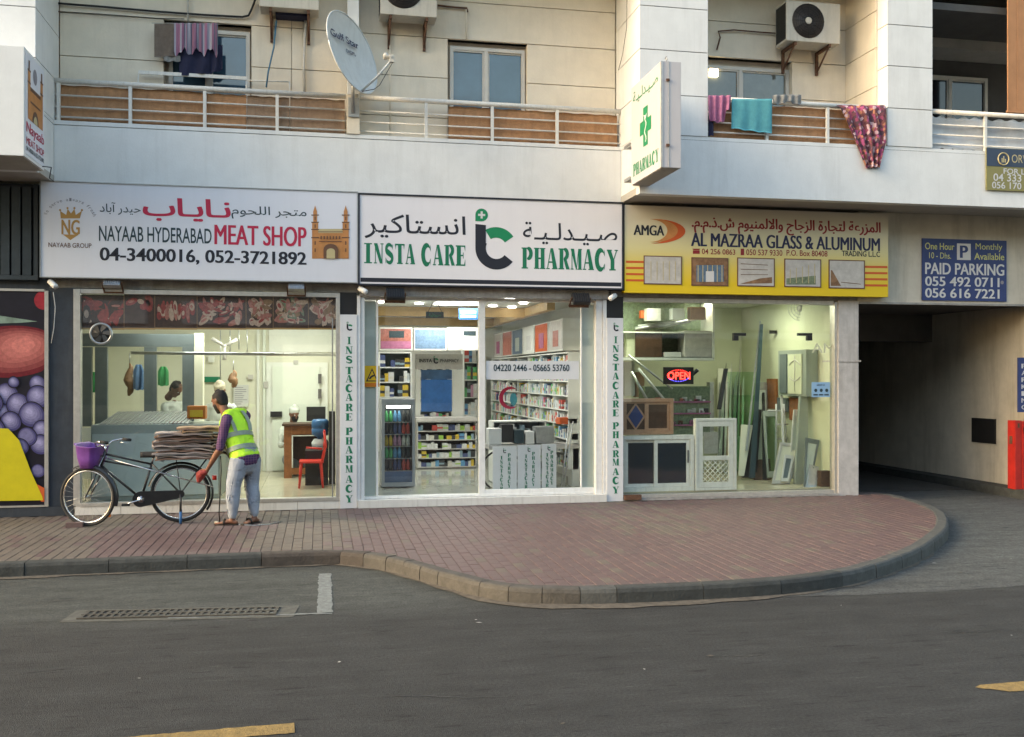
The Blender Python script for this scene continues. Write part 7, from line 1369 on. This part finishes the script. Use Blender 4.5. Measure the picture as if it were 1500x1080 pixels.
for i in range(nC):
    z = CZ+.012+i*.0212; s1_ = -.37+R_(-.06, .04); ordn = ['bottom', 'second', 'third', 'fourth', 'fifth', 'sixth', 'seventh', 'eighth', 'ninth', 'tenth', 'eleventh', 'twelfth', 'thirteenth', 'fourteenth', 'top'][i]
    cardboard(i, z, .29+R_(-.035, .035), s1_, .38+R_(-.05, .03), 'card_%d' % [0, 2, 5, 2, 0, 2, 5, 2, 1, 3, 2, 0, 3, 1, 2][i], (ordn+' sheet'+('' if ordn in ('bottom', 'top') else ' from the bottom')+' of the flattened cardboard pile on the bicycle carrier'), .10 if i < 9 else .05)
for i in range(3): cardboard(40+i, CZ+.012+nC*.0212+i*.02, -.02+.03*i, -.52-.02*i, .40, 'card_%d' % [4, 0, 4][i], ['lowest', 'middle', 'uppermost'][i]+' of the three tan sheets laid over the rear of the pile', .12)
for i in range(7): cardboard(60+i, CZ+.06+i*.036, -.34, -.56+R_(-.03, .03), .36, 'card_%d' % [3, 5, 3, 1, 5, 3, 4][i], ['lowest', 'second lowest', 'third lowest', 'middle', 'third highest', 'second highest', 'highest'][i]+' crumpled dark cardboard piece at the rear end of the pile', .35)

# ================================================================== PEOPLE
def smoothstep(t): return t*t*(3-2*t)
def chain(pts, side, seg=18, cap=True):
    """pts: (centre, half width along side, half depth); returns verts, faces of a closed, tapered loft"""
    P_ = [(Vector(p), a, b) for p, a, b in pts]; out = []
    for i in range(len(P_)-1):                                        # smooth the run of centres and radii
        p0, p1, p2, p3 = P_[max(i-1, 0)], P_[i], P_[i+1], P_[min(i+2, len(P_)-1)]
        for k in range(5):
            t = k/5; cr = lambda a, b, c, d: .5*((2*b)+(c-a)*t+(2*a-5*b+4*c-d)*t*t+(3*b-a-3*c+d)*t*t*t); out.append((cr(p0[0], p1[0], p2[0], p3[0]), cr(p0[1], p1[1], p2[1], p3[1]), cr(p0[2], p1[2], p2[2], p3[2])))
    out.append(P_[-1])
    if cap:
        d0 = (out[0][0]-out[1][0]).normalized(); d1 = (out[-1][0]-out[-2][0]).normalized(); r0, r1 = min(out[0][1:]), min(out[-1][1:])
        out = [(out[0][0]+d0*r0*.85, out[0][1]*.35, out[0][2]*.35), (out[0][0]+d0*r0*.5, out[0][1]*.8, out[0][2]*.8)]+out+[(out[-1][0]+d1*r1*.5, out[-1][1]*.8, out[-1][2]*.8), (out[-1][0]+d1*r1*.85, out[-1][1]*.35, out[-1][2]*.35)]
    vs, fs = [], []; side = Vector(side)
    for i, (p, a, b) in enumerate(out):
        t = (out[min(i+1, len(out)-1)][0]-out[max(i-1, 0)][0]).normalized(); s_ = (side-t*side.dot(t)).normalized(); n = t.cross(s_)
        for k in range(seg): q_ = 2*pi*k/seg; vs.append(p+s_*cos(q_)*a+n*sin(q_)*b)
    for i in range(len(out)-1):
        for k in range(seg): fs.append((i*seg+k, i*seg+(k+1) % seg, (i+1)*seg+(k+1) % seg, (i+1)*seg+k))
    fs.append(tuple(range(seg-1, -1, -1))); fs.append(tuple((len(out)-1)*seg+k for k in range(seg))); return vs, fs
def organic(name, chains, voxel, m, parent, wr=0, wscale=9, smooth=4):
    mb = MB()
    for c in chains: mb.mesh(*c)
    o = mb.build('shape', None, m); md = o.modifiers.new('r', 'REMESH'); md.mode = 'VOXEL'; md.voxel_size = voxel; sm = o.modifiers.new('s', 'SMOOTH'); sm.factor = .5; sm.iterations = smooth
    dg = bpy.context.evaluated_depsgraph_get(); dg.update(); me = bpy.data.meshes.new_from_object(o.evaluated_get(dg)); bpy.data.objects.remove(o)
    off = ORIG[parent]; me.name = name
    for v in me.vertices:
        c = v.co
        if wr: c = c+v.normal*wr*(sin(c.z*wscale*7+c.x*wscale*5+2*sin(c.y*wscale*4))+.6*sin(c.z*wscale*13-c.x*wscale*9))
        v.co = c-off
    me.materials.clear(); me.materials.append(MATS[m])
    for p in me.polygons: p.use_smooth = True; p.material_index = 0
    ob = bpy.data.objects.new(name, me); col.objects.link(ob); ob.parent = parent; ORIG[ob] = off; return ob
def hand(w, d, up, thumb, curl=.5, s=1.0):
    """w wrist, d direction of the palm, up back of the hand, thumb the side the thumb leaves from"""
    d = Vector(d).normalized(); th = Vector(thumb); th = (th-d*th.dot(d)).normalized(); n = d.cross(th); n = n if n.dot(Vector(up)) > 0 else -n; C_ = []
    C_.append(chain([(w, .026*s, .021*s), (w+d*.045*s, .038*s, .016*s), (w+d*.09*s, .040*s, .013*s)], th, 12))
    for k, (o, l) in enumerate(((.030, .072), (.010, .080), (-.010, .074), (-.029, .058))):
        b = w+d*.085*s+th*o*s; pts = [(b-d*.02*s, .0095*s, .009*s)]; dr = d.copy(); p = b; r = .0088
        for j in range(3): p = p+dr*l*s*(.42, .32, .26)[j]; pts.append((p, r*s, r*s)); r *= .9; dr = (dr-n*curl*(.7+.1*k)).normalized()
        C_.append(chain(pts, th, 8))
    b = w+d*.03*s+th*.026*s; t_ = (th*.8+d*.6-n*.3).normalized(); C_.append(chain([(w+d*.02*s, .013*s, .012*s), (b+t_*.02*s, .0125*s, .012*s), (b+t_*.045*s+d*.008*s, .0105*s, .010*s), (b+t_*.055*s+d*.03*s, .009*s, .009*s)], th, 8)); return C_
def head(c, fwd, up, s=1.0):
    """a face: brow, nose, lips, chin, ears; c is the centre of the skull"""
    f = Vector(fwd).normalized(); u = Vector(up); u = (u-f*u.dot(f)).normalized(); r = f.cross(u); C_ = []; q = lambda a, b, d: c+r*a*s+f*b*s+u*d*s
    C_.append(chain([(q(0, -.005, .10), .035*s, .045*s), (q(0, -.005, .085), .058*s, .07*s), (q(0, -.004, .04), .074*s, .092*s), (q(0, .0, .0), .073*s, .093*s), (q(0, .012, -.05), .062*s, .075*s), (q(0, .03, -.09), .046*s, .050*s), (q(0, .04, -.112), .026*s, .028*s)], r, 20))
    C_.append(chain([(q(0, .083, .012), .008*s, .008*s), (q(0, .103, -.022), .012*s, .012*s), (q(0, .100, -.034), .017*s, .010*s)], r, 10)); C_.append(chain([(q(-.045, .078, .022), .010*s, .009*s), (q(0, .090, .024), .011*s, .008*s), (q(.045, .078, .022), .010*s, .009*s)], u, 8))
    C_.append(chain([(q(-.022, .083, -.060), .006*s, .006*s), (q(0, .092, -.058), .009*s, .007*s), (q(.022, .083, -.060), .006*s, .006*s)], u, 8)); C_.append(chain([(q(0, .070, -.092), .016*s, .014*s), (q(0, .074, -.105), .018*s, .014*s)], r, 8))
    for sg in (-1, 1): C_.append(chain([(q(.074*sg, -.012, .022), .010*s, .018*s), (q(.080*sg, -.012, -.005), .010*s, .019*s), (q(.074*sg, -.006, -.03), .008*s, .010*s)], r, 8))
    C_.append(chain([(q(0, -.02, -.06), .054*s, .056*s), (q(0, -.03, -.14), .052*s, .054*s), (q(0, -.035, -.20), .056*s, .06*s)], r, 14)); return C_
def person(label, J, f, cloth, voxel, s=1.0, lower=True):
    f = Vector(f).normalized(); rt = f.cross(Vector((0, 0, 1))); t = thing('person', label, 'person', J['base']); g = J.get
    hd = J['head']; hf = J.get('look', f); hu = J.get('hup', (0, 0, 1)); body = head(hd, hf, hu, s)
    pel, ch, nk = J['pelvis'], J['chest'], J['neck']; sp = (ch-pel)
    tors = [(pel, .13*s, .09*s), (pel+sp*.4, .125*s, .085*s), (ch, .15*s, .095*s), (nk+(ch-nk)*.35, .12*s, .075*s), (nk, .05*s, .05*s)]
    body.append(chain(tors, rt))
    shirt = [chain([(pel-(sp)*.10, .168*s, .128*s), (pel+sp*.12, .163*s, .122*s), (pel+sp*.45, .158*s, .118*s), (ch, .182*s, .125*s), (nk+(ch-nk)*.42, .16*s, .10*s), (nk+(ch-nk)*.12, .075*s, .07*s)], rt)]
    for sd_ in ('L', 'R'):
        sh, el, ha = J['sh'+sd_], J['el'+sd_], J['ha'+sd_]; body.append(chain([(sh, .048*s, .05*s), (sh+(el-sh)*.5, .042*s, .044*s), (el, .036*s, .037*s), (el+(ha-el)*.3, .037*s, .038*s), (ha, .024*s, .021*s)], rt, 12))
        body += hand(ha, J.get('hd'+sd_, ha-el), J.get('hu'+sd_, (0, 0, 1)), J.get('th'+sd_, f), J.get('curl', .5), s)
        sl = J.get('sleeve', 1.0); e_ = el+(ha-el)*sl if sl > 0 else el; shirt.append(chain([(nk+(sh-nk)*.45+Vector((0, 0, -.03)), .075*s, .085*s), (sh, .062*s, .068*s), (sh+(el-sh)*.5, .054*s, .058*s), (el, .046*s, .050*s)]+([(e_, .047*s, .047*s)] if sl > .05 else []), rt, 14))
    if lower:
        trs = [chain([(pel+Vector((0, 0, .08)), .155*s, .115*s), (pel, .172*s, .13*s), (pel-Vector((0, 0, .09)), .155*s, .125*s)], rt)]
        for sd_, sg in (('L', -1), ('R', 1)):
            hp, kn, an = J['hip'+sd_], J['kn'+sd_], J['an'+sd_]; toe = J['toe'+sd_]; body.append(chain([(hp, .075*s, .085*s), (hp+(kn-hp)*.5, .065*s, .07*s), (kn, .05*s, .054*s), (kn+(an-kn)*.35, .05*s, .052*s), (an, .033*s, .034*s), (an+Vector((0, 0, -.03)), .034*s, .036*s)], rt, 14))
            fd = (toe-an); fd.z = 0; fd.normalize(); sdv = fd.cross(Vector((0, 0, 1))); body.append(chain([(an-fd*.05*s+Vector((0, 0, -.055)), .028*s, .022*s), (an+fd*.03*s+Vector((0, 0, -.042)), .033*s, .030*s), (an+fd*.10*s+Vector((0, 0, -.058)), .042*s, .018*s), (toe, .040*s, .012*s)], sdv, 12))
            trs.append(chain([(hp+Vector((0, 0, .02)), .105*s, .118*s), (hp+(kn-hp)*.35, .104*s, .11*s), (kn, .085*s, .09*s), (kn+(an-kn)*.5, .074*s, .080*s), (an+(kn-an)*.13, .056*s, .060*s), (an+(kn-an)*.04, .046*s, .05*s)], rt, 16))
    organic('body', body, voxel, 'skin', t, smooth=3)
    organic('shirt', shirt, voxel*1.4, cloth['shirt'], t, .0035, 5)
    if lower: organic('trousers', trs, voxel*1.4, cloth['trousers'], t, .0065, 2)
    u = Vector(hu); ff = Vector(hf).normalized(); u = (u-ff*u.dot(ff)).normalized(); r = ff.cross(u); q = lambda a, b, d: hd+r*a*s+ff*b*s+u*d*s
    if cloth.get('hair'): organic('hair', [chain([(q(0, -.012, .108), .035*s, .045*s), (q(0, -.014, .09), .064*s, .078*s), (q(0, -.018, .045), .083*s, .092*s), (q(0, -.034, .0), .080*s, .078*s), (q(0, -.046, -.045), .066*s, .055*s)], r, 20)], voxel, 'hair', t, .003, 22, 2)
    if cloth.get('beard'): organic('beard', [chain([(q(0, .035, -.045), .066*s, .058*s), (q(0, .045, -.085), .052*s, .050*s), (q(0, .052, -.120), .032*s, .034*s)], r, 16)], voxel, 'hair', t, .002, 22, 2)
    if cloth.get('cap'): organic('cap', [chain([(q(0, -.01, .125), .05*s, .06*s), (q(0, -.012, .10), .082*s, .097*s), (q(0, -.012, .05), .086*s, .102*s), (q(0, -.012, .035), .084*s, .10*s)], r, 20)], voxel, cloth['cap'], t, 0, 9, 2)
    for (dx,) in ((-.030,), (.030,)):
        MB().lathe(q(dx, .083, .002), [(.002, -.004), (.011, 0), (.009, .006), (.002, .008)], 10, 'paper', ff).build('eye', t)
    return t, rt
# the man bending over his load
f_m = Vector((-.62, .78, 0)).normalized(); rt_m = f_m.cross(Vector((0, 0, 1)))
pel = at(359.5, 671, -1.10); ch = at(345, 629, -1.0); nk = at(337, 602, -.93); hd = at(321.5, 587, -.90)
J = dict(base=(pel.x, pel.y, 0), pelvis=pel, chest=ch, neck=nk, head=hd, look=Vector((-.78, .5, -.35)), hup=Vector((-.2, .15, 1)),
  shL=at(331, 617, -1.14), elL=at(322, 657, -1.18), haL=at(304, 688, -1.09), shR=at(360, 609, -.84), elR=at(338, 640, -.70), haR=at(318, 652, -.66), hdL=Vector((-.6, .25, -.65)), huL=Vector((-.3, -.9, .2)), thL=Vector((-.5, .3, .6)), huR=Vector((0, -.3, 1)), thR=Vector((-.3, .8, .3)),
  hipL=pel-rt_m*.085+Vector((0, 0, -.04)), hipR=pel+rt_m*.085+Vector((0, 0, -.04)), knL=Vector((-.985, -1.19, .47)), anL=Vector((-1.0, -1.20, .085)), knR=Vector((-.79, -1.02, .47)), anR=Vector((-.755, -1.10, .085)), sleeve=.05, curl=.8)
J['toeL'] = J['anL']+Vector((-.19, .03, -.068)); J['toeR'] = J['anR']+Vector((-.05, .13, -.068)); J['toeR'] = J['anR']+Vector((-.10, -.12, -.068))*.95
man, rt = person('man in a yellow safety vest and grey sweatpants bending over the cardboard load', J, f_m, dict(shirt='shirt_check', trousers='sweat', hair=1, beard=1), .0065)
sp = ch-pel
vch = [chain([(pel+sp*.02, .186, .146), (pel+sp*.14, .181, .139), (pel+sp*.45, .174, .133), (ch, .196, .139), (nk+(ch-nk)*.45, .168, .112), (nk+(ch-nk)*.22, .105, .09)], rt)]
for sd_ in ('L', 'R'): sh_ = J['sh'+sd_]; vch.append(chain([(nk+(sh_-nk)*.35+Vector((0, 0, -.02)), .075, .085), (nk+(sh_-nk)*.80+Vector((0, 0, .0)), .068, .080)], rt, 16))
vest = organic('safety_vest', vch, .009, 'vest', man, .004, 5)
def band(name, h0, h1, par, tilt=0):                                   # reflective tape wrapped round the vest between two heights along the spine
    ax = sp.normalized(); fb = rt.cross(ax).normalized(); L_ = sp.length; rows = []; NB = 40; T0 = Vector(ORIG[man]); vs = []; fs = []
    prof = lambda h: ((.186+(.174-.186)*min(1, h/.45)) if h < .45 else .174+(.196-.174)*min(1, (h-.45)/.55), (.146+(.133-.146)*min(1, h/.45)) if h < .45 else .133+(.139-.133)*min(1, (h-.45)/.55))
    for i in range(4):
        h = h0+(h1-h0)*i/3; a, b = prof(h)
        for k in range(NB): q_ = 2*pi*k/NB; vs.append(pel+sp*h+ax*tilt*cos(q_)*.1+rt*cos(q_)*(a+.0065)+fb*sin(q_)*(b+.0065))
    for i in range(3):
        for k in range(NB): fs.append((i*NB+k, i*NB+(k+1) % NB, (i+1)*NB+(k+1) % NB, (i+1)*NB+k))
    MB().mesh(vs, fs, None, True).build(name, par, 'vest_strip')
ORIG[vest] = ORIG[man]; band('reflective_band', .22, .37, vest); band('reflective_band', .66, .81, vest)
fb_ = rt.cross(sp.normalized()).normalized(); fb_ = fb_ if fb_.dot(f_m) < 0 else -fb_
for sg in (-1, 1):
    pp = [pel+sp*.81+rt*.10*sg+fb_*.128, ch+rt*.11*sg+fb_*.141+sp*.02, nk+(ch-nk)*.55+rt*.115*sg+fb_*.118, nk+(ch-nk)*.28+rt*.10*sg+fb_*.075+Vector((0, 0, .03)), nk+(ch-nk)*.30+rt*.10*sg+fb_*-.02+Vector((0, 0, .055))]
    mb = MB(); vs = [];
    for p in pp: vs += [p-rt*.024+(p-(pel+sp*.9)).normalized()*.002, p+rt*.024+(p-(pel+sp*.9)).normalized()*.002]
    mb.mesh(vs, [(2*i, 2*i+1, 2*i+3, 2*i+2) for i in range(len(pp)-1)]); mb.build('reflective_strap', vest, 'vest_strip')
mb = MB(); hem = [(pel-sp*.06, .180, .140), (pel+sp*.06, .180, .139)]; organic('shirt_hem', [chain(hem, rt)], .01, 'shirt_check', man, .004, 6)
for sd_ in ('L', 'R'):
    an, toe = J['an'+sd_], J['toe'+sd_]; fd = toe-an; fd.z = 0; fd.normalize(); sv = fd.cross(Vector((0, 0, 1))); mb = MB()
    out = [(-.075, .026), (-.06, .034), (0, .038), (.08, .046), (.14, .050), (.19, .040), (.21, .020)]; pts = [an+fd*a+sv*b for a, b in out]+[an+fd*a-sv*b for a, b in out[::-1]]
    vs = [Vector((p.x, p.y, .0)) for p in pts]+[Vector((p.x, p.y, .016)) for p in pts]; n_ = len(pts); mb.mesh(vs, [tuple(range(n_-1, -1, -1)), tuple(range(n_, 2*n_))]+[(i, (i+1) % n_, (i+1) % n_+n_, i+n_) for i in range(n_)])
    m_p = an+fd*.09; mb.tube([Vector((m_p.x, m_p.y, .01))+sv*.045, m_p+Vector((0, 0, -.025))+sv*.028, m_p+Vector((0, 0, -.018)), m_p+Vector((0, 0, -.025))-sv*.028, Vector((m_p.x, m_p.y, .01))-sv*.045], .011, 8); mb.build('sandal', man, 'sandal')
o = pipe('strap', [at(323, 668, -1.16), at(324, 690, -1.17), at(322.5, 720, -1.18), at(321, 752, -1.2), ground(322, 767, .01)], .007, 'black', 'thin dark strap hanging from the load to the ground', 'strap')
pipe('cord', [ground(322, 767, .008), ground(340, 768, .006), ground(372, 770, .006), ground(395, 768, .006), ground(412, 764, .006)], .005, 'steel', 'thin cord trailing on the bricks beside the sandals', 'cord')
MB().bbox(-.05, .05, -.015, .015, 0, .02, .004, None, Matrix.Translation(ground(320, 767, .0)) @ Matrix.Rotation(-.7, 4, 'Z')).build('buckle', o, 'steel')
tag(MB().mesh(*chain([(J['haL']+Vector((-.03, -.0, -.03)), .03, .03), (J['haL']+Vector((-.075, .02, -.06)), .055, .04), (J['haL']+Vector((-.10, .03, -.13)), .03, .03)], (1, 0, 0), 12)).build('rag', None, 'meat_red', loc=J['haL']), 'small dark red rag held against the bicycle carrier', 'rag')
# three people inside the meat shop, seen through the glass
def inner(label, u, vh, Y, f, cloth, seated=False, turn=None):
    hd_ = at(u, vh, Y); f = Vector(f).normalized(); r_ = f.cross(Vector((0, 0, 1))); nk_ = hd_+Vector((0, 0, -.19))-f*.04; ch_ = nk_+Vector((0, 0, -.22))-f*.01; pl = ch_+Vector((0, 0, -.33)); fl = .1; hz = pl.z
    J = dict(base=(hd_.x, hd_.y, fl), head=hd_, look=turn or f, pelvis=pl, chest=ch_, neck=nk_+Vector((0, 0, -.02)), curl=.5)
    for sd_, sg in (('L', -1), ('R', 1)):
        sh_ = nk_+Vector((0, 0, -.07))+r_*.185*sg; J['sh'+sd_] = sh_; J['el'+sd_] = sh_+Vector((0, 0, -.25))+f*.06+r_*.05*sg; J['ha'+sd_] = J['el'+sd_]+f*.22+Vector((0, 0, .02))-r_*.06*sg; J['hd'+sd_] = f; J['th'+sd_] = -r_*sg
        hp = pl+r_*.09*sg+Vector((0, 0, -.04)); J['hip'+sd_] = hp
        if seated: J['kn'+sd_] = hp+f*.40; J['an'+sd_] = Vector((J['kn'+sd_].x, J['kn'+sd_].y, fl+.09))
        else: J['kn'+sd_] = Vector((hp.x, hp.y, fl+(hz-fl)*.52)); J['an'+sd_] = Vector((hp.x, hp.y, fl+.09))
        J['toe'+sd_] = J['an'+sd_]+f*.16+Vector((0, 0, -.07))
    J['sleeve'] = .6; return person(label, J, f, cloth, .012)[0]
inner('butcher in a white shirt bowed behind the counter slats', 258, 570, 2.5, (.6, -.5, 0), dict(shirt='shirt_white', trousers='denim', hair=1), turn=Vector((.6, -.4, -.6)))
inner('man in a pale cap standing behind the bending man', 322, 572, 2.4, (-.2, -1, 0), dict(shirt='shirt_white', trousers='denim', cap='cap_beige', beard=1), turn=Vector((-.2, -1, -.5)))
inner('man in a white skullcap sitting at the cash desk', 431, 607, 3.8, (.25, -1, 0), dict(shirt='shirt_white', trousers='sweat', cap='shirt_white', beard=1), seated=True, turn=Vector((.5, -1, -.2)))
